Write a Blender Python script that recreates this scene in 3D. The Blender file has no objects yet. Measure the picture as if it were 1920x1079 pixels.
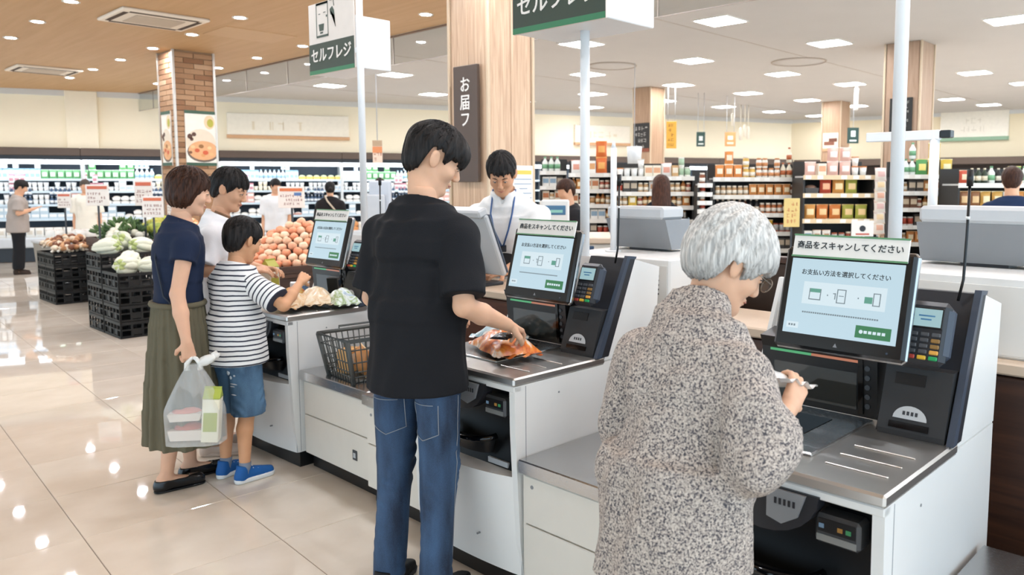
# Supermarket self-checkout row, built in metres.  +X: from the customers towards the kiosks, +Y: along the kiosk row.
import bpy, math, random
import numpy as np
from mathutils import Matrix, Vector, Euler

scn = bpy.context.scene
COL = scn.collection
PI = math.pi
R = math.radians

# ------------------------------------------------------------------ camera
cam_data = bpy.data.cameras.new('camera')
cam = bpy.data.objects.new('camera', cam_data)
COL.objects.link(cam)
cam.location = (0, 0, 1.5)
cam.rotation_euler = (R(90 - 5.03), 0, R(42.75 - 90))
cam_data.sensor_width = 36.0
cam_data.lens = 36.0 * 1465 / 1920
cam_data.shift_x = -(1090 - 960) / 1920
cam_data.shift_y = (475 - 539.5) / 1920
cam_data.clip_end = 100
cam_data.dof.use_dof = True
cam_data.dof.focus_distance = 2.7
cam_data.dof.aperture_fstop = 4.5
scn.camera = cam

# ------------------------------------------------------------------ daylight from the open shop front, exposure
world = bpy.data.worlds.new('world')
scn.world = world
world.use_nodes = True
wbg = world.node_tree.nodes['Background']
wbg.inputs[0].default_value = (0.62, 0.83, 1.0, 1)
wbg.inputs[1].default_value = 3.0
PANEL_EMIT = 44.0
DOWN_EMIT = 400.0
vs = scn.view_settings
vs.view_transform = 'Standard'
vs.look = 'None'
vs.gamma = 1.0
vs.use_curve_mapping = False
vs.exposure = 0.0
scn.cycles.max_bounces = 7
scn.cycles.diffuse_bounces = 4
scn.cycles.transparent_max_bounces = 12
scn.cycles.sample_clamp_indirect = 6.0
scn.cycles.caustics_reflective = False
scn.cycles.caustics_refractive = False

# ------------------------------------------------------------------ colours and materials
def hx(s):
    out = []
    for i in (0, 2, 4):
        c = int(s[i:i + 2], 16) / 255
        out.append(c / 12.92 if c <= .04045 else ((c + .055) / 1.055) ** 2.4)
    return (*out, 1.0)

def nmat(name):
    m = bpy.data.materials.new(name)
    m.use_nodes = True
    nt = m.node_tree
    return m, nt, nt.nodes['Principled BSDF']

_mats = {}
def mat(col, rough=.5, metal=0.0, emit=0.0, var=.06, scale=14.0, bump=0.0, bscale=80.0, alpha=1.0, trans=0.0, spec=.5, stretch=(1, 1, 1), ior=1.45, sss=0.0):
    key = (col, rough, metal, emit, var, scale, bump, bscale, alpha, trans, spec, stretch, sss)
    if key in _mats:
        return _mats[key]
    m, nt, b = nmat('surface_' + col)
    N, L = nt.nodes, nt.links
    c = hx(col)
    tc = N.new('ShaderNodeTexCoord')
    mp = N.new('ShaderNodeMapping'); mp.inputs['Scale'].default_value = stretch
    L.new(tc.outputs['Object'], mp.inputs['Vector'])
    nz = N.new('ShaderNodeTexNoise'); nz.inputs['Scale'].default_value = scale; nz.inputs['Detail'].default_value = 3
    L.new(mp.outputs[0], nz.inputs['Vector'])
    mx = N.new('ShaderNodeMix'); mx.data_type = 'RGBA'
    mx.inputs[6].default_value = tuple(max(0, v * (1 - var)) for v in c[:3]) + (1,)
    mx.inputs[7].default_value = tuple(min(1, v * (1 + var)) for v in c[:3]) + (1,)
    L.new(nz.outputs[0], mx.inputs[0]); L.new(mx.outputs[2], b.inputs['Base Color'])
    b.inputs['Roughness'].default_value = rough
    b.inputs['Metallic'].default_value = metal
    b.inputs['Specular IOR Level'].default_value = spec
    b.inputs['IOR'].default_value = ior
    if sss:
        b.inputs['Subsurface Weight'].default_value = sss
        b.inputs['Subsurface Radius'].default_value = (.008, .003, .0015)
    if bump:
        n2 = N.new('ShaderNodeTexNoise'); n2.inputs['Scale'].default_value = bscale; n2.inputs['Detail'].default_value = 2
        L.new(mp.outputs[0], n2.inputs['Vector'])
        bp = N.new('ShaderNodeBump'); bp.inputs['Strength'].default_value = bump; bp.inputs['Distance'].default_value = .01
        L.new(n2.outputs[0], bp.inputs['Height']); L.new(bp.outputs[0], b.inputs['Normal'])
    if emit:
        b.inputs['Emission Color'].default_value = c
        b.inputs['Emission Strength'].default_value = emit
    if trans:
        b.inputs['Transmission Weight'].default_value = trans
    if alpha < 1:
        b.inputs['Alpha'].default_value = alpha
    _mats[key] = m
    return m

def wood_mat(name, c1, c2, c3, axis='Z', scale=6.0, rough=.45):
    m, nt, b = nmat(name); N, L = nt.nodes, nt.links
    tc = N.new('ShaderNodeTexCoord'); mp = N.new('ShaderNodeMapping')
    s = {'Z': (9, 9, .5), 'X': (.5, 9, 9), 'Y': (9, .5, 9)}[axis]
    mp.inputs['Scale'].default_value = s
    L.new(tc.outputs['Object'], mp.inputs['Vector'])
    nz = N.new('ShaderNodeTexNoise'); nz.inputs['Scale'].default_value = scale; nz.inputs['Detail'].default_value = 6; nz.inputs['Distortion'].default_value = .6
    L.new(mp.outputs[0], nz.inputs['Vector'])
    cr = N.new('ShaderNodeValToRGB')
    cr.color_ramp.elements[0].position = .3; cr.color_ramp.elements[0].color = hx(c1)
    cr.color_ramp.elements[1].position = .72; cr.color_ramp.elements[1].color = hx(c3)
    e = cr.color_ramp.elements.new(.5); e.color = hx(c2)
    L.new(nz.outputs[0], cr.inputs[0]); L.new(cr.outputs[0], b.inputs['Base Color'])
    b.inputs['Roughness'].default_value = rough
    return m

def steel_mat(name, col, rough, stretch):
    m, nt, b = nmat(name); N, L = nt.nodes, nt.links
    tc = N.new('ShaderNodeTexCoord'); mp = N.new('ShaderNodeMapping'); mp.inputs['Scale'].default_value = stretch
    L.new(tc.outputs['Object'], mp.inputs['Vector'])
    nz = N.new('ShaderNodeTexNoise'); nz.inputs['Scale'].default_value = 20; nz.inputs['Detail'].default_value = 4
    L.new(mp.outputs[0], nz.inputs['Vector'])
    mr = N.new('ShaderNodeMapRange'); mr.inputs[3].default_value = rough - .012; mr.inputs[4].default_value = rough + .012
    L.new(nz.outputs[0], mr.inputs[0]); L.new(mr.outputs[0], b.inputs['Roughness'])
    bp = N.new('ShaderNodeBump'); bp.inputs['Strength'].default_value = .004; bp.inputs['Distance'].default_value = .001
    L.new(nz.outputs[0], bp.inputs['Height']); L.new(bp.outputs[0], b.inputs['Normal'])
    b.inputs['Base Color'].default_value = hx(col); b.inputs['Metallic'].default_value = 1.0
    return m

def emit_mat(name, col, strength):
    m, nt, b = nmat(name)
    b.inputs['Base Color'].default_value = (.02, .02, .02, 1)
    b.inputs['Roughness'].default_value = .25
    b.inputs['Emission Color'].default_value = hx(col)
    b.inputs['Emission Strength'].default_value = strength
    return m

def glass_mat(name, col, alpha, rough=.03, milky=0.0):
    # thin pane: clear, with a mirror coat
    m, nt, b = nmat(name); N, L = nt.nodes, nt.links
    tr = N.new('ShaderNodeBsdfTransparent'); tr.inputs[0].default_value = hx(col)
    gl = N.new('ShaderNodeBsdfGlossy'); gl.inputs['Roughness'].default_value = rough
    fr = N.new('ShaderNodeLayerWeight'); fr.inputs[0].default_value = .5
    pw = N.new('ShaderNodeMath'); pw.operation = 'POWER'; pw.inputs[1].default_value = 4.0
    ad = N.new('ShaderNodeMath'); ad.operation = 'MULTIPLY_ADD'; ad.inputs[1].default_value = .5; ad.inputs[2].default_value = alpha
    mx = N.new('ShaderNodeMixShader')
    L.new(fr.outputs['Facing'], pw.inputs[0]); L.new(pw.outputs[0], ad.inputs[0]); L.new(ad.outputs[0], mx.inputs[0])
    L.new(tr.outputs[0], mx.inputs[1]); L.new(gl.outputs[0], mx.inputs[2])
    out = mx
    if milky:
        df = N.new('ShaderNodeBsdfDiffuse'); df.inputs[0].default_value = hx('f4f5f5'); m2 = N.new('ShaderNodeMixShader'); m2.inputs[0].default_value = milky
        L.new(mx.outputs[0], m2.inputs[1]); L.new(df.outputs[0], m2.inputs[2]); out = m2
    L.new(out.outputs[0], N['Material Output'].inputs['Surface'])
    return m

# ------------------------------------------------------------------ mesh builder
def _frame(d):
    d = Vector(d).normalized()
    a = Vector((0, 0, 1)) if abs(d.z) < .9 else Vector((1, 0, 0))
    u = d.cross(a).normalized()
    return u, d.cross(u).normalized(), d

class MB:
    def __init__(s):
        s.v = []; s.f = []; s.mi = []; s.sm = []; s.M = None
    def add(s, vs, fs, m=0, smooth=False):
        o = len(s.v)
        if s.M is not None:
            vs = [tuple(s.M @ Vector(p)) for p in vs]
        s.v.extend(tuple(p) for p in vs)
        for f in fs:
            s.f.append(tuple(i + o for i in f)); s.mi.append(m); s.sm.append(smooth)
        return s
    def box(s, x0, x1, y0, y1, z0, z1, bev=0.0, m=0):
        if bev <= 0:
            vs = [(x0, y0, z0), (x1, y0, z0), (x1, y1, z0), (x0, y1, z0), (x0, y0, z1), (x1, y0, z1), (x1, y1, z1), (x0, y1, z1)]
            return s.add(vs, [(0, 3, 2, 1), (4, 5, 6, 7), (0, 1, 5, 4), (1, 2, 6, 5), (2, 3, 7, 6), (3, 0, 4, 7)], m)
        b = min(bev, (x1 - x0) / 2.01, (y1 - y0) / 2.01, (z1 - z0) / 2.01)
        X, Y, Z = (x0, x1), (y0, y1), (z0, z1)
        vs = []; idx = {}
        for i in (0, 1):
            for j in (0, 1):
                for k in (0, 1):
                    p = [X[i], Y[j], Z[k]]; sg = [1 - 2 * i, 1 - 2 * j, 1 - 2 * k]
                    for a in range(3):
                        q = [p[t] + (sg[t] * b if t != a else 0) for t in range(3)]
                        idx[i, j, k, a] = len(vs); vs.append(tuple(q))
        fs = []
        def face(a, side):
            o = [t for t in range(3) if t != a]
            r = []
            for (p, q) in ((0, 0), (1, 0), (1, 1), (0, 1)):
                c = [0, 0, 0]; c[a] = side; c[o[0]] = p; c[o[1]] = q
                r.append(idx[c[0], c[1], c[2], a])
            return r
        for a in range(3):
            for sd in (0, 1):
                r = face(a, sd)
                fl = (sd == 0) != (a == 1)
                fs.append(tuple(reversed(r)) if fl else tuple(r))
        for a in range(3):              # edges along axis a
            o = [t for t in range(3) if t != a]
            for p in (0, 1):
                for q in (0, 1):
                    c0 = [0, 0, 0]; c0[o[0]] = p; c0[o[1]] = q
                    c1 = list(c0); c1[a] = 1
                    A = idx[(*c0, o[0])]; B = idx[(*c1, o[0])]; Cc = idx[(*c1, o[1])]; D = idx[(*c0, o[1])]
                    fs.append((A, B, Cc, D))
        for i in (0, 1):
            for j in (0, 1):
                for k in (0, 1):
                    fs.append((idx[i, j, k, 0], idx[i, j, k, 1], idx[i, j, k, 2]))
        ctr = Vector(((x0 + x1) / 2, (y0 + y1) / 2, (z0 + z1) / 2))
        out = []
        for f in fs:
            a, b2, c = (Vector(vs[f[0]]), Vector(vs[f[1]]), Vector(vs[f[2]]))
            n = (b2 - a).cross(c - a)
            fc = sum((Vector(vs[i]) for i in f), Vector()) / len(f) - ctr
            out.append(f if n.dot(fc) > 0 else tuple(reversed(f)))
        return s.add(vs, out, m)
    def prism(s, poly, a0, a1, axis='y', m=0, smooth=False):
        # poly: outline in the two other axes, extruded from a0 to a1
        n = len(poly)
        def P(p, a):
            return {'y': (p[0], a, p[1]), 'z': (p[0], p[1], a), 'x': (a, p[0], p[1])}[axis]
        vs = [P(p, a0) for p in poly] + [P(p, a1) for p in poly]
        area = sum(poly[i][0] * poly[(i + 1) % n][1] - poly[(i + 1) % n][0] * poly[i][1] for i in range(n))
        fs = [tuple(range(n)), tuple(range(2 * n - 1, n - 1, -1))] + [(i, i + n, (i + 1) % n + n, (i + 1) % n) for i in range(n)]
        flip = (area > 0) if axis in ('z', 'x') else (area < 0)
        if a1 < a0: flip = not flip
        if flip: fs = [tuple(reversed(f)) for f in fs]
        # ends flat, sides smooth
        s.add(vs, fs[:2], m, False)
        o = len(s.v) - 2 * n
        for f in fs[2:]:
            s.f.append(tuple(i + o for i in f)); s.mi.append(m); s.sm.append(smooth)
        return s
    def cyl(s, p0, p1, r0, r1=None, n=12, m=0, caps=True, smooth=True):
        r1 = r0 if r1 is None else r1
        u, w, d = _frame(Vector(p1) - Vector(p0))
        vs = []
        for p, r in ((p0, r0), (p1, r1)):
            for i in range(n):
                t = 2 * PI * i / n
                vs.append(tuple(Vector(p) + u * math.cos(t) * r + w * math.sin(t) * r))
        s.add(vs, [(i, (i + 1) % n, (i + 1) % n + n, i + n) for i in range(n)], m, smooth)
        if caps:
            o = len(s.v) - 2 * n
            s.f.append(tuple(o + i for i in reversed(range(n)))); s.mi.append(m); s.sm.append(False)
            s.f.append(tuple(o + n + i for i in range(n))); s.mi.append(m); s.sm.append(False)
        return s
    def tube(s, pts, r, n=8, m=0, closed=False):
        pts = [Vector(p) for p in pts]; k = len(pts)
        rs = r if isinstance(r, (list, tuple)) else [r] * k
        u = None; vs = []
        for i, p in enumerate(pts):
            if closed: d = pts[(i + 1) % k] - pts[i - 1]
            else: d = pts[min(i + 1, k - 1)] - pts[max(i - 1, 0)]
            d.normalize()
            if u is None: u = _frame(d)[0]
            u = (u - d * u.dot(d)).normalized(); w = d.cross(u)
            for j in range(n):
                t = 2 * PI * j / n
                vs.append(tuple(p + (u * math.cos(t) + w * math.sin(t)) * rs[i]))
        fs = []
        for i in range(k if closed else k - 1):
            for j in range(n):
                a = i * n + j; b = i * n + (j + 1) % n; i2 = (i + 1) % k
                fs.append((a, b, i2 * n + (j + 1) % n, i2 * n + j))
        if not closed:
            fs.append(tuple(reversed(range(n)))); fs.append(tuple((k - 1) * n + j for j in range(n)))
        return s.add(vs, fs, m, True)
    def lathe(s, prof, n=16, c=(0, 0, 0), m=0, smooth=True, caps=True):
        vs = []; fs = []
        for r, z in prof:
            for i in range(n):
                t = 2 * PI * i / n
                vs.append((c[0] + r * math.cos(t), c[1] + r * math.sin(t), c[2] + z))
        for k in range(len(prof) - 1):
            for i in range(n):
                fs.append((k * n + i, k * n + (i + 1) % n, (k + 1) * n + (i + 1) % n, (k + 1) * n + i))
        if caps: fs.append(tuple(reversed(range(n)))); fs.append(tuple((len(prof) - 1) * n + i for i in range(n)))
        return s.add(vs, fs, m, smooth)
    def ell(s, c, r, nu=12, nv=8, m=0, rot=None, jit=0.0, rnd=None):
        vs = []; fs = []
        Rm = rot.to_matrix() if isinstance(rot, Euler) else rot
        for j in range(nv + 1):
            ph = PI * j / nv
            for i in range(nu):
                t = 2 * PI * i / nu
                k = 1 + (rnd.uniform(-jit, jit) if rnd else 0)
                p = Vector((r[0] * math.sin(ph) * math.cos(t) * k, r[1] * math.sin(ph) * math.sin(t) * k, -r[2] * math.cos(ph) * k))
                if Rm is not None: p = Rm @ p
                vs.append((c[0] + p.x, c[1] + p.y, c[2] + p.z))
        for j in range(nv):
            for i in range(nu):
                fs.append((j * nu + i, j * nu + (i + 1) % nu, (j + 1) * nu + (i + 1) % nu, (j + 1) * nu + i))
        return s.add(vs, fs, m, True)
    def grid(s, fn, nu, nv, m=0, smooth=True, flip=False):
        vs = [fn(i / nu, j / nv) for j in range(nv + 1) for i in range(nu + 1)]
        fs = []
        for j in range(nv):
            for i in range(nu):
                a = j * (nu + 1) + i
                f = (a, a + 1, a + nu + 2, a + nu + 1)
                fs.append(tuple(reversed(f)) if flip else f)
        return s.add(vs, fs, m, smooth)
    def mesh(s, name, mats):
        me = bpy.data.meshes.new(name)
        me.from_pydata(s.v, [], s.f)
        for m in (mats if isinstance(mats, (list, tuple)) else [mats]): me.materials.append(m)
        me.polygons.foreach_set('material_index', s.mi)
        me.polygons.foreach_set('use_smooth', s.sm)
        me.update()
        return me
    def build(s, name, mats, parent=None, loc=None, rot=None):
        return link(name, s.mesh(name, mats), parent, loc, rot)

def link(name, me, parent=None, loc=None, rot=None):
    o = bpy.data.objects.new(name, me)
    COL.objects.link(o)
    if parent is not None: o.parent = parent
    if loc is not None: o.location = loc
    if rot is not None: o.rotation_euler = rot
    return o

def tag(o, label=None, cat=None, group=None, kind=None):
    if label: o['label'] = label
    if cat: o['category'] = cat
    if group: o['group'] = group
    if kind: o['kind'] = kind
    return o

def thing(name, label, cat, loc=(0, 0, 0), rz=0.0, group=None):
    o = bpy.data.objects.new(name, None)
    COL.objects.link(o)
    o.empty_display_size = .05
    o.location = loc; o.rotation_euler = (0, 0, rz)
    return tag(o, label, cat, group)

def copy_tree(o, loc=None, rz=None, label=None, group=None, parent=None):
    c = o.copy(); COL.objects.link(c)
    if parent is not None: c.parent = parent
    if loc is not None: c.location = loc
    if rz is not None: c.rotation_euler = (0, 0, rz)
    if label: c['label'] = label
    if group: c['group'] = group
    for ch in o.children: copy_tree(ch, parent=c)
    return c

_txt = {}
def text_part(body, size, material, parent, origin, right, up, name='lettering', align='CENTER', depth=.0012, label=None, bold=0.0, squeeze=1.0):
    # lettering as a thin solid: origin is the middle of the line (or its left end)
    key = (body, align, bold, depth / size)
    if key not in _txt:
        cu = bpy.data.curves.new('lettering', 'FONT'); cu.body = body; cu.size = 1.0
        cu.align_x = align; cu.align_y = 'CENTER'; cu.resolution_u = 2; cu.extrude = depth / size; cu.offset = bold
        t = bpy.data.objects.new('tmp', cu); COL.objects.link(t)
        me = bpy.data.meshes.new_from_object(t.evaluated_get(bpy.context.evaluated_depsgraph_get()))
        bpy.data.objects.remove(t); bpy.data.curves.remove(cu)
        me.materials.clear(); _txt[key] = me
    me = _txt[key].copy(); me.materials.append(material)
    r = Vector(right).normalized(); u = Vector(up).normalized(); n = r.cross(u)
    M = Matrix(((r.x, u.x, n.x, origin[0]), (r.y, u.y, n.y, origin[1]), (r.z, u.z, n.z, origin[2]), (0, 0, 0, 1)))
    M = M @ Matrix.Diagonal((size * squeeze, size, size, 1))
    me.transform(M)
    o = link(name, me, parent)
    if label: o['label'] = label
    return o

def px_x(p):
    # where a place falls from left to right in the picture, and whether it is in view (used for wording labels only)
    v = Vector((p[0], p[1], p[2] - 1.5)); t5 = R(5.03)
    f = Vector((math.cos(R(42.75)) * math.cos(t5), math.sin(R(42.75)) * math.cos(t5), -math.sin(t5))); r = Vector((math.sin(R(42.75)), -math.cos(R(42.75)), 0)); u = r.cross(f)
    z = v.dot(f)
    if z <= .1: return None
    x, y = 1090 + 1465 * v.dot(r) / z, 475 - 1465 * v.dot(u) / z
    return x if (-5 < x < 1925 and -5 < y < 1084) else None
NTH = ['first', 'second', 'third', 'fourth', 'fifth', 'sixth', 'seventh', 'eighth', 'ninth', 'tenth', 'eleventh', 'twelfth', 'thirteenth']
rng = random.Random(7)
FA = 42.75                      # heading of the shop's long sight line, degrees
RX, RY = math.sin(R(FA)), -math.cos(R(FA))
FX, FY = math.cos(R(FA)), math.sin(R(FA))
def spot(side, depth, z=0.0):
    # a place in the shop: metres to the right of and along the sight line
    return (FX * depth + RX * side, FY * depth + RY * side, z)
FACE = R(FA - 90)               # turns local +x to the right of the sight line, local +y along it

# ------------------------------------------------------------------ shared materials
WHITE = mat('e3e3e1', rough=.35, var=.015)
WHITE2 = mat('d9d8d4', rough=.4, var=.02)
WARMWHITE = mat('d8d2c8', rough=.4, var=.03)
BLACK = mat('121214', rough=.35, var=.1)
BLACKGLOSS = mat('08080a', rough=.08, var=.1)
CHARCOAL = mat('24252a', rough=.42, var=.08)
DGREY = mat('3c3e42', rough=.45, var=.06)
BLUEGREY = mat('3d4654', rough=.35, var=.05)
SILVER = mat('aeb0b2', rough=.25, metal=.9, var=.03)
STEEL = steel_mat('brushed_steel', 'd2d0cc', .36, (1.5, 60, 60))
STEEL2 = steel_mat('satin_steel', 'c4c4c4', .27, (60, 2, 60))
PALEGREY = mat('b9bbbd', rough=.4, var=.03)
MIDGREY = mat('85878a', rough=.4, var=.04)
GREEN = mat('2f8f57', rough=.4, var=.05)
SIGNGREEN = mat('3a4438', rough=.5, var=.04)
# ================================================================== SETTING
def structure(o):
    o['kind'] = 'structure'
    return o
CEIL = 3.4
# --- floor: polished beige tiles with recessed joints
m, nt, b = nmat('floor_tile'); N, L = nt.nodes, nt.links
tc = N.new('ShaderNodeTexCoord'); gm = N.new('ShaderNodeNewGeometry')
nz = N.new('ShaderNodeTexNoise'); nz.inputs['Scale'].default_value = 3.2; nz.inputs['Detail'].default_value = 5
L.new(gm.outputs['Position'], nz.inputs['Vector'])
cr = N.new('ShaderNodeValToRGB')
cr.color_ramp.elements[0].position = .32; cr.color_ramp.elements[0].color = hx('d6c9b9')
cr.color_ramp.elements[1].position = .7; cr.color_ramp.elements[1].color = hx('e3d8ca')
oi = N.new('ShaderNodeObjectInfo'); hs = N.new('ShaderNodeHueSaturation')
mr = N.new('ShaderNodeMapRange'); mr.inputs[3].default_value = .95; mr.inputs[4].default_value = 1.04
L.new(oi.outputs['Random'], mr.inputs[0]); L.new(mr.outputs[0], hs.inputs['Value'])
L.new(nz.outputs[0], cr.inputs[0]); L.new(cr.outputs[0], hs.inputs['Color']); L.new(hs.outputs[0], b.inputs['Base Color'])
b.inputs['Roughness'].default_value = .03; b.inputs['Specular IOR Level'].default_value = .5
FLOORM = m
GROUT = mat('8d8075', rough=.7)
FY0, FX0 = -4.6, -6.5                                  # the glazed shop front stands open to daylight here
floor = MB().box(FX0, 26, FY0, 26, -.06, -.003).build('floor', GROUT)
structure(floor)
TS, SK = .6, R(3.2)
def floor_xy(i, j):
    x, y = .885 + TS * i, 3.13 + TS * j
    return (x * math.cos(SK) + (y - 3.13) * math.sin(SK), -(x - .885) * math.sin(SK) + 3.13 + (y - 3.13) * math.cos(SK))
tile_me = MB().box(.0015, TS - .0015, .0015, TS - .0015, -.02, 0, bev=.002).mesh('floor_tile', FLOORM)
rest = MB()
seen = set()
for i in range(-6, 5):
    for j in range(-4, 23):
        t = link('floor_tile', tile_me, floor, (*floor_xy(i, j), 0), (0, 0, -SK)); seen.add((i, j))
for i in range(-12, 40):
    for j in range(-12, 34):
        if (i, j) not in seen:
            x, y = floor_xy(i, j)
            rest.M = Matrix.Translation((x, y, 0)) @ Matrix.Rotation(-SK, 4, 'Z')
            rest.box(.0015, TS - .0015, .0015, TS - .0015, -.02, 0)
o = rest.build('floor_tiles', FLOORM, floor); o['kind'] = 'stuff'

# --- ceilings
CEILW = mat('c6c3c0', rough=.85, var=.03, scale=2)
CEILO = wood_mat('ceiling_oak', 'be986c', 'c39d71', 'c8a378', 'Y', 1.4, .6)
BX = 5.86                                   # where the wooden ceiling ends
o = MB().box(BX, 26, FY0, 26, CEIL, CEIL + .1).build('ceiling', CEILW); structure(o)
for yy in (-3.2, 1.2, 5.6, 10.0, 14.4):     # panel joints of the white ceiling, proud strips
    MB().box(BX + .02, 25.9, yy, yy + .012, CEIL - .004, CEIL + .001).build('joint_strip', mat('b9ada2', rough=.8), o)
o = MB().box(FX0, BX, FY0, 26, CEIL, CEIL + .1).build('ceiling', CEILO); structure(o)

# --- walls: the back wall runs oblique to the row, the right wall closes it
def wall_frame(p, q):
    d = Vector((q[0] - p[0], q[1] - p[1], 0)); ln = d.length
    return math.atan2(d.y, d.x), ln
WALLM = mat('faf0d8', rough=.8, var=.03, scale=1.5)  # wall colour painted brighter here to make up for weak light
WALLR = mat('eee0c2', rough=.8, var=.03, scale=1.5)  # darker copy of the wall colour, for the more strongly lit side
A_ = spot(-11.6, 15.6); Cn = spot(6.23, 23.4); B_ = spot(11.33, 20.0)
# extend the back wall to the left, the right wall to the right
lx = (A_[0] - Cn[0], A_[1] - Cn[1]); kx = 1.5
P0 = (Cn[0] + lx[0] * kx, Cn[1] + lx[1] * kx)
rx_ = (B_[0] - Cn[0], B_[1] - Cn[1]); kr = 2.4
P1 = (Cn[0] + rx_[0] * kr, Cn[1] + rx_[1] * kr)
bang, blen = wall_frame(P0, Cn)
wall_back = MB().box(0, blen, 0, .15, 0, CEIL).build('wall_back', WALLM, None, (P0[0], P0[1], 0), (0, 0, bang)); structure(wall_back)
rang, rlen = wall_frame(Cn, P1)
wall_right = MB().box(0, rlen, 0, .15, 0, CEIL).build('wall_right', WALLR, None, (Cn[0], Cn[1], 0), (0, 0, rang)); structure(wall_right)
def back_s(px):        # position along the back wall met by a sight line at slope px
    dx, dy = FX + RX * px, FY + RY * px
    wx, wy = math.cos(bang), math.sin(bang)
    det = dx * (-wy) + dy * wx
    t = (P0[0] * (-wy) + P0[1] * wx) / det
    return (dx * t - P0[0]) * wx + (dy * t - P0[1]) * wy, t
def right_s(px):
    dx, dy = FX + RX * px, FY + RY * px
    wx, wy = math.cos(rang), math.sin(rang)
    det = dx * (-wy) + dy * wx
    t = (Cn[0] * (-wy) + Cn[1] * wx) / det
    return (dx * t - Cn[0]) * wx + (dy * t - Cn[1]) * wy, t
def sl(x): return (x - 1090) / 1471.0
# pilasters and cornice of the back wall
PIL = mat('f9f0da', rough=.8, var=.02)
for x0, x1 in ((131, 191),):
    a, _ = back_s(sl(x0)); c, _ = back_s(sl(x1))
    o = MB().box(a, c, -.09, 0, 0, CEIL - .002, bev=.01).build('trim_1', PIL, None, (P0[0], P0[1], 0), (0, 0, bang)); structure(o)
o = MB().box(0, blen, -.06, 0, CEIL - .11, CEIL).build('trim_2', WHITE2, None, (P0[0], P0[1], 0), (0, 0, bang)); structure(o)
o = MB().box(0, rlen, -.06, 0, CEIL - .1, CEIL).build('trim_3', WHITE2, None, (Cn[0], Cn[1], 0), (0, 0, rang)); structure(o)

# --- glass smoke curtain hanging along the edge of the wooden ceiling
GLASS = glass_mat('smoke_curtain_glass', 'f4f6f6', .05)
gc = thing('smoke_curtain', 'clear glass smoke curtain hanging along the edge of the wooden ceiling', 'glass screen', (BX + .03, 0, CEIL - .36))
for k in range(14):
    y0 = -1.2 + k * 1.42
    MB().box(-.004, .004, y0 + .004, y0 + 1.416, 0, .36).build('glass_panel', GLASS, gc)
MB().box(-.006, .006, -1.2, 18.68, -.008, .0).build('bottom_rail', mat('9c9188', rough=.4), gc)
for k in range(15): MB().box(-.007, .007, -1.2 + k * 1.42 - .004, -1.2 + k * 1.42 + .004, 0, .36).build('joint_profile', mat('a89c92', rough=.4), gc)
MB().box(-.02, .02, -1.2, 18.68, .345, .359).build('top_rail', mat('7d5f46', rough=.5), gc)

# --- ceiling lamps
PANEL = emit_mat('panel_light', 'fafbff', PANEL_EMIT)
DOWN = emit_mat('down_light', 'f3f7ff', DOWN_EMIT)
FRAMEW = mat('ece6dd', rough=.5)
pl_frame = MB(); s_ = .24
for a in ((-s_, s_, -s_, -s_ + .02), (-s_, s_, s_ - .02, s_), (-s_, -s_ + .02, -s_ + .02, s_ - .02), (s_ - .02, s_, -s_ + .02, s_ - .02)):
    pl_frame.box(*a, -.012, 0)
pl_frame = pl_frame.mesh('frame', FRAMEW)
pl_diff = MB().box(-s_ + .02, s_ - .02, -s_ + .02, s_ - .02, -.008, -.001).mesh('diffuser', PANEL)
def in_room(x, y):
    nx, ny = -math.sin(bang), math.cos(bang)
    if (x - P0[0]) * nx + (y - P0[1]) * ny > -1.0: return False
    nx, ny = -math.sin(rang), math.cos(rang)
    if (x - Cn[0]) * nx + (y - Cn[1]) * ny > -.9: return False
    return True
COLS = [6.2 if False else 7.92, 10.15, 12.4, 14.5, 16.6, 18.6, 20.5]
def number_row(row, word, place, group):
    # each lamp of a row is named by its order from the left among those in view
    seen_ = sorted((px_x(o.location), k) for k, o in enumerate(row) if px_x(o.location) is not None)
    for n, (x, k) in enumerate(seen_): row[k]['label'] = f'{word}, {NTH[n]} from the left in {place}'
    for o in row:
        o['group'] = group
        if 'label' not in o.keys(): o['label'] = f'{word} out of view in {place}'
for ci, X in enumerate(COLS):
    row = []
    for j in range(-5, 8):
        y = 5.12 - .13 * (X - 7.92) + 2.2 * j
        if in_room(X, y) and y > -4.4:
            t = thing('ceiling_light', None, 'ceiling light', (X, y, CEIL), 0)
            link('frame', pl_frame, t); link('diffuser', pl_diff, t); row.append(t)
    number_row(row, 'square white ceiling light', f'the {NTH[ci]} row from the wooden ceiling', 'square ceiling lights')
dl_ring = MB().lathe([(.062, -.001), (.085, -.001), (.085, -.01), (.062, -.008)], 18, caps=False).mesh('trim_ring', FRAMEW)
dl_lamp = MB().lathe([(.0, -.006), (.056, -.006), (.062, -.002), (0, -.002)], 18).mesh('lamp', DOWN)
for di, (X, ys) in enumerate(((5.42, .1), (4.05, .35), (2.5, -.6), (1.0, -.7))):
    row = []
    for k in range(-3, 13):
        y = ys + 1.45 * k; x = X + .02 * (y - 9)
        if y < -4.5 or not in_room(x, y): continue
        if X == 1.0 and k % 2: continue
        t = thing('downlight', None, 'downlight', (x, y, CEIL), 0)
        link('trim_ring', dl_ring, t); link('lamp', dl_lamp, t); row.append(t)
    number_row(row, 'small round downlight', f'the {NTH[di]} line from the wooden ceiling\'s edge', 'round downlights')

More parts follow.
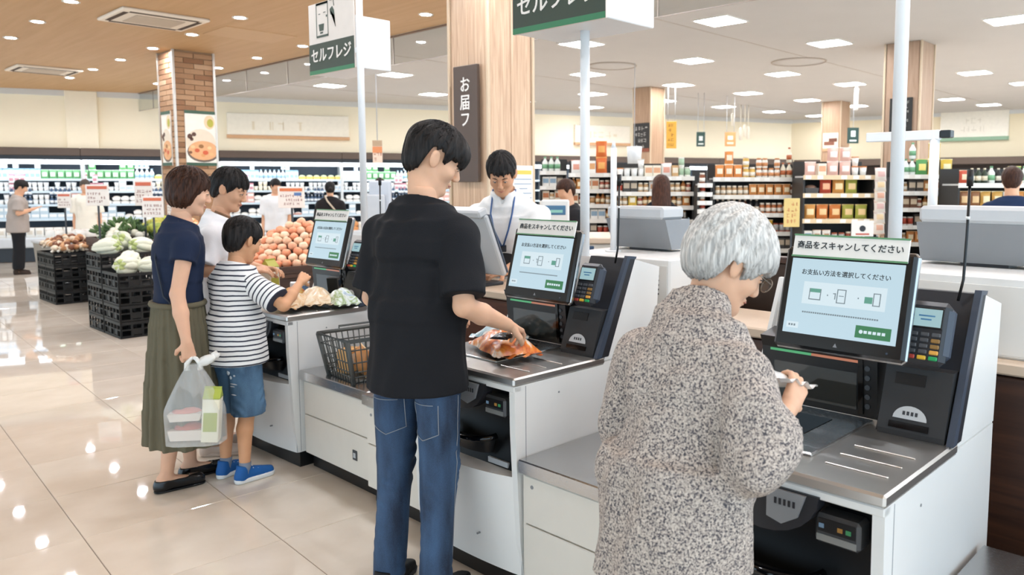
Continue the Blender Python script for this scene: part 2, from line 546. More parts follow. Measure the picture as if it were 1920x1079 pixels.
# --- ceiling air conditioner cassettes and round diffusers
def cassette(loc, label, w=.92, d=.86, rz=0):
    t = thing('air_conditioner', label, 'air conditioner', loc, rz)
    MB().box(-w / 2, w / 2, -d / 2, d / 2, -.035, 0, bev=.012).build('panel', mat('eee2d2', rough=.5), t)
    MB().box(-w / 2 + .2, w / 2 - .2, -d / 2 + .2, d / 2 - .2, -.045, -.035, bev=.004).build('grille', mat('c2b29f', rough=.6), t)
    for a in ((-w / 2 + .1, w / 2 - .1, -d / 2 + .06, -d / 2 + .11), (-w / 2 + .1, w / 2 - .1, d / 2 - .11, d / 2 - .06),
              (-w / 2 + .05, -w / 2 + .1, -d / 2 + .12, d / 2 - .12), (w / 2 - .1, w / 2 - .05, -d / 2 + .12, d / 2 - .12)):
        MB().box(*a, -.039, -.034).build('air_slot', mat('4a3b30', rough=.8), t)
    return t
cassette((3.4, 9.82, CEIL), 'large square air conditioner in the wooden ceiling, nearest one')
cassette((3.62, 15.45, CEIL), 'square air conditioner in the wooden ceiling near the back wall, farther one')
def ring_vent(loc, label, r=.42):
    t = thing('ceiling_vent', label, 'ceiling vent', loc)
    MB().lathe([(r * .97, -.002), (r, -.002), (r, -.012), (r * .97, -.016), (r * .97, -.002)], 32, caps=False).build('outer_ring', mat('b3a698', rough=.6), t)
    MB().lathe([(.0, -.012), (r * .6, -.012), (r * .92, -.006), (r * .92, -.002), (0, -.002)], 32).build('core', CEILW, t)
ring_vent((11.35, 5.9, CEIL), 'round ceiling vent behind the second white post, in the white ceiling')
ring_vent((9.7, 8.3, CEIL), 'round ceiling vent between light panels beside the wooden column', .4)
t = thing('access_hatch', 'flush rectangular access hatch in the wooden ceiling', 'hatch', (4.6, 10.0, CEIL))
MB().box(-.45, .45, -.35, .35, -.006, 0).build('hatch_panel', mat('c9a479', rough=.55), t)
t = thing('security_camera', 'small dome camera under the white ceiling left of the white post', 'camera', (12.2, 13.6, CEIL))
MB().cyl((0, 0, -.06), (0, 0, 0), .05, n=10).build('mount', PALEGREY, t); MB().ell((0, 0, -.1), (.07, .07, .07), 10, 8).build('dome', DGREY, t)

# ================================================================== COLUMNS
OAK = wood_mat('oak_veneer', 'b8967a', 'c8a88b', 'd8bd9f', 'Z', 5, .5)
OAKD = wood_mat('tan_veneer', 'a8876b', 'b39276', 'bf9f82', 'Z', 5, .5)
def wood_column(name, label, c, w, d, rz, m, z1=CEIL):
    t = thing(name, label, 'column', (c[0], c[1], 0), rz)
    MB().box(-w / 2 + .02, w / 2 - .02, -d / 2 + .02, d / 2 - .02, 0, z1).build('core', m, t)
    n = max(1, round(w / .33)); pw = (w - .04) / n
    for k in range(n):                      # veneer panels with open joints, front and back
        x0 = -w / 2 + .02 + k * pw
        for y0 in (-d / 2, d / 2 - .02): MB().box(x0 + .002, x0 + pw - .002, y0, y0 + .02, .1, z1 - .002, bev=.003).build('panel', m, t)
    n = max(1, round(d / .33)); pw = (d - .04) / n
    for k in range(n):
        y0 = -d / 2 + .02 + k * pw
        for x0 in (-w / 2, w / 2 - .02): MB().box(x0, x0 + .02, y0 + .002, y0 + pw - .002, .1, z1 - .002, bev=.003).build('panel', m, t)
    MB().box(-w / 2 - .005, w / 2 + .005, -d / 2 - .005, d / 2 + .005, 0, .1).build('skirting', CHARCOAL, t)
    for sx in (-1, 1):
        for sy in (-1, 1):
            MB().box(sx * w / 2 - .014, sx * w / 2 + .014, sy * d / 2 - .014, sy * d / 2 + .014, .1, z1 - .002, bev=.004).build('corner_trim', mat('cdb79b', rough=.4), t)
    return t
def corner_column(px, depth, w, name, label, m):
    c = spot(sl(px) * depth, depth)
    return wood_column(name, label, (c[0] + w / 2, c[1] + w / 2), w, w, 0, m)
colA = corner_column(917, 6.45, .5, 'wood_column', 'large pale oak-panelled column behind the shop assistant, with a dark brown vertical sign', OAK)
colB = corner_column(1219, 15.4, .43, 'wood_column', 'narrow oak column with a black sign, left of the hanging yellow banner', OAKD)
colC = corner_column(1573, 18.0, .45, 'wood_column', 'distant oak column with a framed food poster near the corner', OAKD)
colD = corner_column(1719, 10.5, .48, 'wood_column', 'grey-brown oak column behind the right white post, with a black chalk sign', wood_mat('ash_veneer', 'a08168', 'ad8f77', 'b79b83', 'Z', 5, .5))

# --- brick column: real bricks on the two faces in view
BRICKS = [mat(c, rough=.85, bump=.3, bscale=60, var=.15) for c in ('b38d6c', 'a67f5f', '946c4f', 'c3a080', '7d5a43')]
MORT = mat('a08468', rough=.9)
cb = spot(sl(334) * 11.2, 11.2); bw = .56
bc = thing('brick_column', 'square brick column with food posters, behind the two women', 'column', (cb[0] + bw / 2, cb[1] + bw / 2, 0))
MB().box(-bw / 2 + .012, bw / 2 - .012, -bw / 2 + .012, bw / 2 - .012, 0, CEIL).build('mortar_core', MORT, bc)
ch_ = .075; bl = bw / 2
brick_me = [MB().box(-bl / 2 + .005, bl / 2 - .005, -.012, .012, .004, ch_ - .004, bev=.003).mesh('brick', mm) for mm in BRICKS]
half_me = [MB().box(-bl / 4 + .005, bl / 4 - .005, -.012, .012, .004, ch_ - .004, bev=.003).mesh('brick', mm) for mm in BRICKS]
top_rows = int(CEIL / ch_)
for r_ in range(18, top_rows + 1):
    z = r_ * ch_
    if z + ch_ > CEIL: continue
    for face in (0, 1):
        off = (r_ + face) % 2
        pos = [(-bl / 2, 0), (bl / 2, 0)] if off else [(-bl * .75, 1), (0, 0), (bl * .75, 1)]
        for p, hf in pos:
            me = (half_me if hf else brick_me)[min(4, int(abs(rng.gauss(0, 1.6))))]
            d = rng.uniform(-.002, .003)
            loc = (-bw / 2 + .008 - d, p, z) if face == 0 else (p, -bw / 2 + .008 - d, z)
            link('brick', me, bc, loc, (0, 0, PI / 2 if face == 0 else 0))
ch = MB()
for r_ in range(0, 18):
    for face in (0, 1):
        for p in (-bl / 2, bl / 2):
            z = r_ * ch_
            if face == 0: ch.box(-bw / 2, -bw / 2 + .024, p - bl / 2 + .005, p + bl / 2 - .005, z + .004, z + ch_ - .004)
            else: ch.box(p - bl / 2 + .005, p + bl / 2 - .005, -bw / 2, -bw / 2 + .024, z + .004, z + ch_ - .004)
o = ch.build('lower_bricks', BRICKS[1], bc); o['kind'] = 'stuff'
ALU = mat('cfc8bf', rough=.35, metal=.6)
for (x, y) in ((-bw / 2, -bw / 2), (-bw / 2, bw / 2), (bw / 2, -bw / 2)):
    MB().box(x - .016, x + .016, y - .016, y + .016, 0, CEIL).build('corner_guard', ALU, bc)

# food posters (flat print; dishes are blotches of colour)
def poster_mat(name, seed, base='efe6d6'):
    m, nt, b = nmat(name); N, L = nt.nodes, nt.links
    tc = N.new('ShaderNodeTexCoord'); mp = N.new('ShaderNodeMapping'); mp.inputs['Location'].default_value = (seed, seed * .7, seed * .3)
    L.new(tc.outputs['Object'], mp.inputs['Vector'])
    vo = N.new('ShaderNodeTexVoronoi'); vo.inputs['Scale'].default_value = 9
    L.new(mp.outputs[0], vo.inputs['Vector'])
    cr = N.new('ShaderNodeValToRGB'); cr.color_ramp.interpolation = 'CONSTANT'
    pts = [(0, 'efe6d6'), (.34, 'e3c39a'), (.48, 'd79a63'), (.6, '8c5233'), (.68, 'e9d9bf'), (.8, 'b5b23f'), (.86, 'cf6a3a'), (.92, 'f0e8da')]
    cr.color_ramp.elements[0].color = hx(pts[0][1]); cr.color_ramp.elements[1].position = pts[-1][0]; cr.color_ramp.elements[1].color = hx(pts[-1][1])
    for p, c in pts[1:-1]: e = cr.color_ramp.elements.new(p); e.color = hx(c)
    sp = N.new('ShaderNodeSeparateColor'); L.new(vo.outputs['Color'], sp.inputs[0]); L.new(sp.outputs[0], cr.inputs[0])
    L.new(cr.outputs[0], b.inputs['Base Color']); b.inputs['Roughness'].default_value = .35
    return m
POSTER = poster_mat('food_poster', 1.3)
PGREEN = mat('3d5a48', rough=.5)
def food_poster(parent, face, w, z0, z1, shift, label):
    # on face 0 (towards -X) or 1 (towards -Y) of the brick column; a platter, a cup and garnish printed on a board
    t = thing('food_poster', label, 'poster', (0, 0, 0))
    cx, cy = cb[0] + bw / 2, cb[1] + bw / 2
    if face == 1: t.location = (cx + shift, cy - bw / 2 - .012, 0); t.rotation_euler = (0, 0, 0)
    else: t.location = (cx - bw / 2 - .012, cy + shift, 0); t.rotation_euler = (0, 0, -PI / 2)
    MB().box(-w / 2, w / 2, -.012, .008, z0, z1, bev=.002).build('board', mat('efe8dc', rough=.4), t)
    for a, b_ in ((z0, z0 + .045), (z1 - .045, z1)): MB().box(-w / 2 - .004, w / 2 + .004, -.017, -.012, a, b_).build('green_band', PGREEN, t)
    def disc(n, x, z, rx, rz, m, y=-.0135):
        pts = [(x + rx * math.cos(2 * PI * k / 20), z + rz * math.sin(2 * PI * k / 20)) for k in range(20)]
        pts = [(max(-w / 2, min(w / 2, p)), q) for p, q in pts]
        MB().prism(pts, y, y + .0016, 'y').build(n, m, t)
    disc('cloth', .0, z0 + .33, w * .5, .2, mat('e2d3bd', rough=.5), -.0122)
    disc('plate', .03, z0 + .2, w * .54, .15, mat('6a5a50', rough=.5), -.0128)
    disc('dish', .03, z0 + .22, w * .50, .14, mat('e0a878', rough=.5), -.0134)
    for (x, z, a, c) in ((-.05, .22, .035, 'c65a36'), (.05, .19, .04, 'cf5f3c'), (.0, .28, .035, '9a6a3e'), (.1, .26, .03, 'e6c792'), (-.1, .27, .03, 'e2c08e'), (.02, .15, .03, 'd99a60'), (.12, .17, .03, 'e3b27c'), (-.13, .19, .025, '7c5137')):
        disc('garnish', x * w / .36, z0 + z, a, a * .8, mat(c, rough=.5), -.0142)
    for (x, z, a) in ((-.13, .42, .035), (-.08, .45, .03), (-.11, .38, .025)): disc('garnish', x * w / .36, z0 + z, a, a, mat('5b3c30', rough=.5), -.0142)
    disc('cup', .11 * w / .36, z1 - .16, .075, .1, mat('e3c9a3', rough=.5), -.0134); disc('cup_filling', .12 * w / .36, z1 - .17, .045, .06, mat('b3ac45', rough=.5), -.0142)
    return t
food_poster(bc, 1, .42, 1.77, 2.56, .05, 'food poster with green bands on the right-hand face of the brick column')
food_poster(bc, 0, .34, 1.77, 2.55, .02, 'narrow food poster on the left-hand face of the brick column')

# dark brown vertical sign on the big column, lettered downwards
SIGNBROWN = mat('53443b', rough=.5, var=.05)
ca = (colA.location.x - .25, colA.location.y)
t = thing('column_sign', 'tall dark brown sign with white vertical lettering on the large oak column', 'sign', (ca[0] - .024, ca[1] - .02, 0))
MB().box(-.03, .0, -.155, .155, 1.52, 2.48, bev=.003).build('board', SIGNBROWN, t)
LET = mat('ece8e2', rough=.5)
for ch_, z in (('お', 2.315), ('届', 2.17), ('フ', 2.03)):
    text_part(ch_, .135, LET, t, (-.0312, .0, z), (0, -1, 0), (0, 0, 1), bold=.012)
# white notice with a yellow heading, on the right face of the large column
t = thing('notice', 'white paper notice with a yellow heading on the large oak column', 'notice', (colA.location.x + .12, colA.location.y - .25 - .002, 0))
MB().box(-.13, .13, -.008, 0, 1.28, 1.66, bev=.002).build('sheet', mat('e8e8e6', rough=.5), t)
MB().box(-.1, .1, -.0095, -.008, 1.585, 1.62).build('yellow_heading', mat('e8c25a', rough=.5), t)
nl = MB()
for k in range(6): nl.box(-.1, .1 - .05 * (k % 3 == 2), -.0092, -.008, 1.54 - k * .04, 1.548 - k * .04)
nl.build('print_lines', mat('8a9bb0', rough=.5), t)

def scribble(o_name, parent, w, h, rows, m, seed, y=0.0, x0=0.0, z0=0.0, dens=.8):
    # unreadable brush-like print: short strokes in rows, proud of the board (front faces local -y)
    r_ = random.Random(seed); b_ = MB(); rh = h / rows
    for q in range(rows):
        x = x0 - w / 2
        while x < x0 + w / 2 - rh * .3:
            cw = rh * r_.uniform(.45, .75); z = z0 + h / 2 - (q + .5) * rh
            if r_.random() < dens:
                for k in range(3):
                    a = r_.uniform(-.35, .35) * cw; bq = r_.uniform(-.3, .3) * rh
                    if r_.random() < .5: b_.box(x + cw * .1, x + cw * .85, y - .002, y, z + bq - rh * .035, z + bq + rh * .035)
                    else: b_.box(x + cw / 2 + a - rh * .035, x + cw / 2 + a + rh * .035, y - .002, y, z - rh * .32, z + rh * .3)
            x += cw * 1.1
    return b_.build(o_name, m, parent)

def face_sign(name, label, cat, px, py, wpx, hpx, depth, back, body_col, parts, pole=0.0, rz=None, th=.02):
    # a board facing the entrance: centre, size given by sight-line slopes at a depth
    s = depth / 1471.0
    c = spot((px - 1090) * s, depth, 1.5 - (py - 346) * s)
    t = thing(name, label, cat, c, FACE if rz is None else rz)
    w, h = wpx * s, hpx * s
    MB().box(-w / 2, w / 2, 0, th, -h / 2, h / 2, bev=.003).build(back, mat(body_col, rough=.5), t)
    parts(t, w, h)
    return t
def on_column(c, w, name, label, cat, wd, z0, z1, body_col, parts):
    # a board hung on the face of a column that looks towards -X
    t = thing(name, label, cat, (c.location.x - w / 2 - .022, c.location.y, (z0 + z1) / 2), -PI / 2)
    MB().box(-wd / 2, wd / 2, 0, .024, -(z1 - z0) / 2, (z1 - z0) / 2, bev=.003).build('board', mat(body_col, rough=.5), t)
    parts(t, wd, z1 - z0)
    return t
def lines(col, rows, seed, wf=.8, hf=.7, dx=0, dz=0, dens=.85):
    return lambda t, w, h: scribble('print', t, w * wf, h * hf, rows, mat(col, rough=.6), seed, 0, dx * w, dz * h, dens)
def both(*fs):
    def f(t, w, h):
        for q in fs: q(t, w, h)
    return f
def band(name, col, x0, x1, z0, z1, d=.004):
    return lambda t, w, h: MB().box(x0 * w, x1 * w, -d, 0, z0 * h, z1 * h).build(name, mat(col, rough=.5), t)
def hang(n, top=CEIL):
    def f(t, w, h):
        for k in range(n):
            x = (-w * .35 + w * .7 * k / max(1, n - 1)) if n > 1 else 0
            MB().cyl((x, .01, h / 2 - .01), (x, .01, top - t.location.z), .006, n=6).build('hanging_wire', PALEGREY, t)
    return f
# wall boards
def wall_board(px, py, wpx, hpx, label, seed, wall='back', trimcol='cfa37c', letters='e9ddc4', rows=1, wf=.62):
    s_, dep = (back_s if wall == 'back' else right_s)(sl(px))
    dep -= .12
    ang = bang if wall == 'back' else rang
    f_ = abs(math.cos(ang - FACE)); s = dep / 1471.0
    w, h = wpx * s / f_, hpx * s
    O = P0 if wall == 'back' else Cn
    t = thing('wall_sign', label, 'sign', (O[0] + math.cos(ang) * s_, O[1] + math.sin(ang) * s_, 1.5 - (py - 346) * s), ang)
    MB().box(-w / 2, w / 2, -.09, -.0, -h / 2, h / 2, bev=.01).build('board', mat('f6efe0', rough=.6), t)
    MB().box(-w / 2 - .01, w / 2 + .01, -.11, -.0, -h / 2 - .02, -h / 2 + h * .1, bev=.006).build('lower_rail', mat(trimcol, rough=.5), t)
    scribble('faded_lettering', t, w * wf, h * .55, rows, mat(letters, rough=.6), seed, -.09)
    return t
wall_board(546, 238, 196, 44, 'long white wall sign with a tan lower rail, left of the first white post', 3)
wall_board(1128, 254, 104, 36, 'short white wall sign with a tan lower rail, behind the second white post', 5)
wall_board(1822, 235, 96, 56, 'white wall sign with a green lower rail on the right wall', 8, 'right', '8fae92', 'e4dccb', 2, .4)

# hanging and standing signs in the aisles
face_sign('hanging_banner', 'narrow yellow hanging banner with dark red print beside the oak column', 'banner', 1258, 254, 19, 50, 15.2, 'cloth', 'd9a540', both(lines('8c4a25', 5, 4, .7, .9), hang(2)))
face_sign('aisle_sign', 'dark green aisle sign with a white emblem, left of the orange one', 'sign', 1313, 262, 16, 27, 16.5, 'board', '2f4a44', both(band('emblem', 'dfe5e0', -.22, .22, -.1, .22), band('emblem_foot', 'dfe5e0', -.3, .3, -.36, -.27), hang(2)))
face_sign('aisle_sign', 'orange aisle sign with a pale emblem near the corner of the hall', 'sign', 1368, 262, 20, 26, 17.0, 'board', 'd9905c', both(band('emblem', 'f1d9c0', -.25, .25, -.05, .25), band('emblem_foot', 'f1d9c0', -.3, .3, -.35, -.2), hang(2)))
face_sign('aisle_sign', 'dark green aisle sign with a white emblem, right of the column with a poster', 'sign', 1597, 255, 21, 29, 15.5, 'board', '27423c', both(band('emblem', 'e8efe9', -.2, .2, -.08, .3), band('emblem_foot', 'e8efe9', -.3, .3, -.38, -.28), hang(1)))
on_column(colB, .43, 'column_sign', 'black sign with pale lettering on the narrow oak column', 'sign', .40, 2.14, 2.70, '2e2a28', both(lines('c9c4bd', 4, 12, .8, .85), band('brown_foot', '8a4a34', -.3, .5, -.5, -.38)))
on_column(colC, .45, 'food_poster', 'framed food poster on the distant column near the corner', 'poster', .38, 2.27, 2.68, 'e6d8c8', both(band('picture_food', '8a5a48', -.4, .25, -.18, .02), band('picture_food', '6f4638', -.1, .42, .0, .2), band('tan_foot', 'd9a982', -.5, .5, -.5, -.36)))
on_column(colD, .48, 'column_sign', 'black chalk sign with white writing on the grey-brown column behind the right post', 'sign', .30, 2.17, 2.66, '23221f', lines('bdb9b0', 7, 21, .7, .85))
# white pendants near the corner and the pale round drum pendant
t = thing('drum_pendant', 'white round drum pendant hanging left of the narrow oak column', 'pendant lamp', spot(sl(1189) * 12.5, 12.5, 1.83))
MB().lathe([(.0, 0), (.105, 0), (.12, .27), (.0, .27)], 20).build('drum', mat('d9dcdd', rough=.5), t); MB().cyl((0, 0, .27), (0, 0, CEIL - 1.83), .006, n=6).build('cord', PALEGREY, t)
for px, py, hp in ((1372, 226, 12), (1387, 252, 44), (1395, 246, 40), (1401, 250, 44)):
    d = 19.0; s = d / 1471
    t = thing('pendant_lamp', 'slim white pendant lamp hanging near the corner of the hall', 'pendant lamp', spot((px - 1090) * s, d, 1.5 - (py - 346) * s), 0, 'slim pendants near the corner')
    MB().lathe([(.0, -.15), (.035, -.15), (.045, .1), (.01, .16), (0, .16)], 10).build('shade', mat('f2ead9', rough=.5), t)
    MB().cyl((0, 0, .16), (0, 0, CEIL - t.location.z), .012, n=6).build('rod', mat('efe6d4', rough=.5), t)
t = thing('emergency_light', 'slim white fixture hanging from the white ceiling beside the distant column', 'ceiling fixture', spot(sl(1601) * 15.0, 15.0, CEIL - .5))
MB().box(-.05, .05, -.03, .03, 0, .42, bev=.02).build('housing', mat('e9e6df', rough=.5), t); MB().cyl((0, 0, .42), (0, 0, .5), .02, n=8).build('stem', PALEGREY, t)
# ================================================================== SELF-CHECKOUT KIOSKS
NX = Vector((-1, 0, 0))
SCREEN_BG = emit_mat('screen_glow', 'c4dfec', .92)
m = SCREEN_BG
INK = mat('2d3438', rough=.5); INKS = mat('7f8f99', rough=.5)
SCR_GREEN = emit_mat('screen_green', '3f9d63', .55)
SCR_TEAL = emit_mat('screen_teal', '74c3ac', .6); SCR_WHITE = emit_mat('screen_white', 'd9ebf3', .95); SCR_GREY = emit_mat('screen_grey', '9fb3bd', .5)
LEDG = emit_mat('led_green', '54c07a', .65); LEDO = emit_mat('led_orange', 'd9845c', .6)
SCANGLASS = mat('30312f', rough=.04, spec=.9)
W = .62
def kiosk_kind():
    t = thing('self_checkout_kiosk', '', 'kiosk')
    # base and body
    MB().box(.05, .78, .012, W - .012, 0, .085).build('plinth', BLACK, t)
    core = [(.14, .085), (.14, .785), (.475, .785), (.50, .83), (.66, 1.192), (.83, 1.15), (.80, .40), (.80, .085)]
    MB().prism(core, .006, W - .006, 'y').build('body', WHITE, t)
    for y0 in (0.0, W - .028):
        MB().prism([(.0, .62), (-.002, .79), (.47, .79), (.47, .80), (.80, .80), (.79, .085), (.035, .085), (.022, .2)], y0, y0 + .028, 'y').build('side_panel', WHITE, t)
    for y0 in (0.0, W - .014):
        MB().prism([(.475, .806), (.645, 1.196), (.66, 1.196), (.832, 1.152), (.803, .806)], y0, y0 + .014, 'y').build('upper_side_panel', WHITE, t)
    MB().box(-.004, .03, .0, W, .768, .79, bev=.003).build('top_rail', WHITE, t)
    # bulging lower front
    def fr(u, v):
        y = .004 + u * (W - .008); z = .085 + v * .37
        x = .03 - .055 * math.sin(PI * u) ** .8 * (.35 + .65 * v) - .012 * v
        return (x, y, z)
    b_ = MB(); b_.grid(fr, 24, 10, flip=True)
    rim = [fr(i / 24, 1) for i in range(25)] + [(.15, W - .004, .455), (.15, .004, .455)]
    b_.add(rim, [tuple(range(27))], 0)
    lowr = [fr(i / 24, 0) for i in range(25)] + [(.15, W - .004, .085), (.15, .004, .085)]
    b_.add(lowr, [tuple(reversed(range(27)))], 0)
    b_.build('lower_front', WHITE, t)
    # black recess with coin bowl, tray flaps, banknote slot and plate
    def rc(u, v):
        y = .034 + u * (W - .068); z = .45 + v * .325
        x = .045 + .05 * math.sin(PI * v) * (.4 + .6 * math.sin(PI * u))
        return (x, y, z)
    b_ = MB(); b_.grid(rc, 16, 10, flip=True)
    b_.build('recess_panel', mat('0c0c0e', rough=.45, var=.1, spec=.3), t)
    cyb = .30
    ringp = [(.055 - .07 * math.cos(a), cyb + .135 * math.sin(a), .565 - .012 * math.cos(a)) for a in [(-PI / 2) + PI * k / 14 for k in range(15)]]
    bowl = MB().tube(ringp, .012, 8).build('coin_bowl', BLACKGLOSS, t)
    b_ = MB(); b_.grid(lambda u, v: (.06 - (.062 - .02 * v) * math.sin(PI * u) - .0, cyb + (.13 - .02 * v) * math.cos(PI * u), .565 - v * .07), 14, 4)
    b_.build('bowl_wall', BLACK, t)

    MB().prism([(cyb + .0 + .15 * math.cos(a), .775 - .115 * math.sin(a)) for a in [PI * k / 12 for k in range(13)]], -.012, .03, 'x').build('coin_tray', CHARCOAL, t)
    tr = MB(); tr.prism([(cyb - .12, .772), (cyb - .02, .772), (cyb - .02, .70), (cyb - .06, .69), (cyb - .1, .715)], -.02, -.012, 'x')
    tf = tr.build('tray_flap', MIDGREY, t)
    text = MB()
    for k in range(5): text.box(-.0215, -.02, cyb - .095 + k * .012, cyb - .089 + k * .012, .737, .752)
    text.build('raised_print', CHARCOAL, tf)
    MB().prism([(cyb + .03, .772), (cyb + .115, .772), (cyb + .1, .72), (cyb + .05, .69)], -.018, -.012, 'x').build('tray_flap', BLUEGREY, t)
    # banknote slot
    sl_ = MB().box(.0, .06, .055, .165, .665, .735, bev=.008).build('bill_slot', mat('48494b', rough=.35, metal=.4), t)
    MB().box(-.002, .0, .065, .155, .695, .727).build('slot_mouth', BLACK, sl_)
    for y, c in ((.075, '52c07a'), (.095, 'd9a048'), (.14, '8fb6d8')): MB().box(-.004, -.0015, y, y + .012, .704, .714).build('status_light', emit_mat('status_' + c, c, .3), sl_)
    MB().box(-.002, .0, .062, .158, .672, .688).build('slot_lip', mat('8d8e8c', rough=.35, metal=.4), sl_)
    MB().box(.043, .052, .09, .2, .462, .482).build('rating_plate', PALEGREY, t)
    # worktop
    wt = MB().box(-.008, .48, -.002, W + .002, .79, .82, bev=.006).build('worktop', STEEL, t)
    for k in range(3): MB().box(.10 + k * .085, .106 + k * .085, .035, .19, .8195, .8235, bev=.0018).build('raised_rib', STEEL, wt)
    sp = MB().box(.115, .50, .232, .60, .82, .829, bev=.003).build('scale_plate', STEEL2, t)
    MB().box(.25, .42, .32, .52, .829, .8305).build('scan_window', BLACKGLOSS, sp)
    # black tower on the right
    MB().prism([(.445, .82), (.625, 1.20), (.665, 1.198), (.50, .82)], -.003, .205, 'y').build('tower', CHARCOAL, t)
    MB().prism([(.425, .82), (.615, 1.212), (.67, 1.206), (.665, 1.196), (.628, 1.198), (.455, .82)], -.006, .012, 'y').build('tower_edge', BLUEGREY, t)
    MB().prism([(.53, .82), (.655, 1.17), (.66, 1.17), (.66, .82)], .205, W - .01, 'y').build('back_panel', BLACK, t)
    # receipt printer cover
    pv = MB(); pv.prism([(.43, .82), (.43, .835), (.485, 1.0), (.53, 1.0), (.455, .82)], .018, .195, 'y')
    pr = pv.build('printer_cover', mat('2e2f31', rough=.45), t)
    def slope(y, z, off):     # point on the printer cover's face
        x = .43 + (z - .835) * (.055 / .165)
        return (x - off, y, z)
    def patch(y0, y1, z0, z1, off, m, name, parent):
        v = [slope(y0, z0, off), slope(y1, z0, off), slope(y1, z1, off), slope(y0, z1, off), slope(y0, z0, -.004), slope(y1, z0, -.004), slope(y1, z1, -.004), slope(y0, z1, -.004)]
        return MB().add(v, [(0, 3, 2, 1), (4, 5, 6, 7), (0, 1, 5, 4), (1, 2, 6, 5), (2, 3, 7, 6), (3, 0, 4, 7)]).build(name, m, parent)
    patch(.085, .165, .955, .985, .0025, BLACK, 'paper_slot', pr)
    patch(.06, .165, .842, .858, .0035, BLACKGLOSS, 'receipt_mouth', pr)
    sem = [(.112 + .045 * math.cos(a), .868 + .034 * math.sin(a)) for a in [PI * k / 14 for k in range(15)]]
    b_ = MB(); b_.add([slope(y, z, .003) for y, z in sem], [tuple(reversed(range(15)))]); b_.build('round_label', mat('c9cbcc', rough=.4), pr)
    b_ = MB()
    for k in range(4): b_.add([slope(.092 + k * .011, .878, .0036), slope(.099 + k * .011, .878, .0036), slope(.099 + k * .011, .888, .0036), slope(.092 + k * .011, .888, .0036)], [(0, 3, 2, 1)])
    b_.build('label_print', DGREY, pr)
    # scanner
    sc = MB().prism([(.50, .829), (.485, 1.0), (.47, 1.035), (.56, 1.05), (.60, .829)], .222, .585, 'y').build('scanner', mat('17181a', rough=.3), t)
    MB().prism([(.4985, .85), (.4915, .98), (.4875, .98), (.4945, .85)], .282, .545, 'y').build('scan_glass', SCANGLASS, sc)
    MB().box(.4815, .4875, .42, .555, .990, .997).build('green_light_strip', LEDG, sc)
    MB().box(.4815, .4875, .27, .42, .990, .997).build('orange_light_strip', LEDO, sc)
    for k in range(5): MB().cyl((.499 - .0025 * k - .006, .25, .865 + k * .028), (.499 - .0025 * k + .002, .25, .865 + k * .028), .008, n=10).build('button', DGREY, sc)
    MB().prism([(.492, .84), (.478, 1.015), (.484, 1.018), (.498, .84)], .262, .276, 'y').build('bezel', BLACKGLOSS, sc)
    # monitor: built upright then leaned back
    MT = Matrix.Translation((.385, .305, 1.03)) @ Matrix.Rotation(R(15), 4, 'Y')
    def mb():
        q = MB(); q.M = MT; return q
    q = mb(); q.box(.0, .022, -.19, .19, 0, .295, bev=.008); bez = q.build('monitor', mat('161617', rough=.2), t)
    q = mb(); q.box(.006, .04, -.194, .194, -.004, .299, bev=.012); q.build('monitor_shell', SILVER, bez)
    q = mb(); q.box(.03, .09, -.06, .06, .03, .16, bev=.01); q.build('monitor_bracket', CHARCOAL, bez)
    q = mb(); q.box(-.0012, .001, -.165, .165, .042, .262); scr = q.build('screen', SCREEN_BG, t)
    def on(y, z, off=-.0016): return tuple(MT @ Vector((off, y, z)))
    def rect(name, m, y0, y1, z0, z1, off=.0022):
        q = mb(); q.box(-off, -.0011, y0, y1, z0, z1); return q.build(name, m, scr)
    rt_ = (MT.to_3x3() @ Vector((0, -1, 0))); up_ = (MT.to_3x3() @ Vector((0, 0, 1)))
    text_part('お支払い方法を選択してください', .0175, INK, scr, on(.0, .222), rt_, up_, 'screen_title', bold=.012, depth=.0006)
    rect('screen_card', SCR_WHITE, -.125, .118, .13, .195, .0016)
    rect('pay_icon', SCR_WHITE, .062, .098, .145, .175); rect('pay_icon_band', SCR_TEAL, .062, .098, .165, .176, .0026)
    for y0, y1, z0, z1 in ((.062, .098, .143, .146), (.062, .0645, .143, .176), (.0955, .098, .143, .176)): rect('pay_icon_line', SCR_GREY, y0, y1, z0, z1, .0027)
    for y0, y1, z0, z1 in ((-.012, -.0095, .140, .180), (.012, .0145, .140, .180), (-.012, .0145, .140, .1425), (-.012, .0145, .1775, .180), (.018, .0205, .15, .168), (.018, .026, .165, .1675), (-.006, .008, .16, .162)): rect('pay_icon_line', SCR_GREY, y0, y1, z0, z1, .0027)
    rect('pay_icon', SCR_TEAL, -.088, -.066, .148, .166, .0026)
    for y0, y1, z0, z1 in ((-.110, -.1075, .142, .178), (-.092, -.0895, .142, .178), (-.110, -.0895, .142, .1445), (-.110, -.0895, .1755, .178)): rect('pay_icon_line', SCR_GREY, y0, y1, z0, z1, .0027)
    for y in (.042, -.048): rect('separator_dot', SCR_GREY, y - .0015, y + .0015, .158, .162, .0024)
    q = mb()
    for k in range(34): 
        y = .112 - k * .0066
        q.box(-.0018, -.0011, y - .0048, y, .1035, .108)
    q.build('caption_print', SCR_GREY, scr)
    gb = rect('green_button', SCR_GREEN, -.150, -.052, .052, .086)
    q = mb()
    for k in range(5): q.box(-.0028, -.0021, -.135 + k * .0125, -.126 + k * .0125, .065, .073)
    q.build('button_print', SCR_WHITE, scr)
    q = mb(); q.cyl((-.0029, -.068, .069), (-.0021, -.068, .069), .0055, n=12); q.build('button_dot', SCR_WHITE, scr)
    q = mb(); q.box(-.0018, -.0011, .118, .155, .056, .074); q.build('small_button', SCR_WHITE, scr)
    q = mb()
    for k in range(3): q.box(-.0024, -.0018, .127 + k * .008, .132 + k * .008, .062, .068)
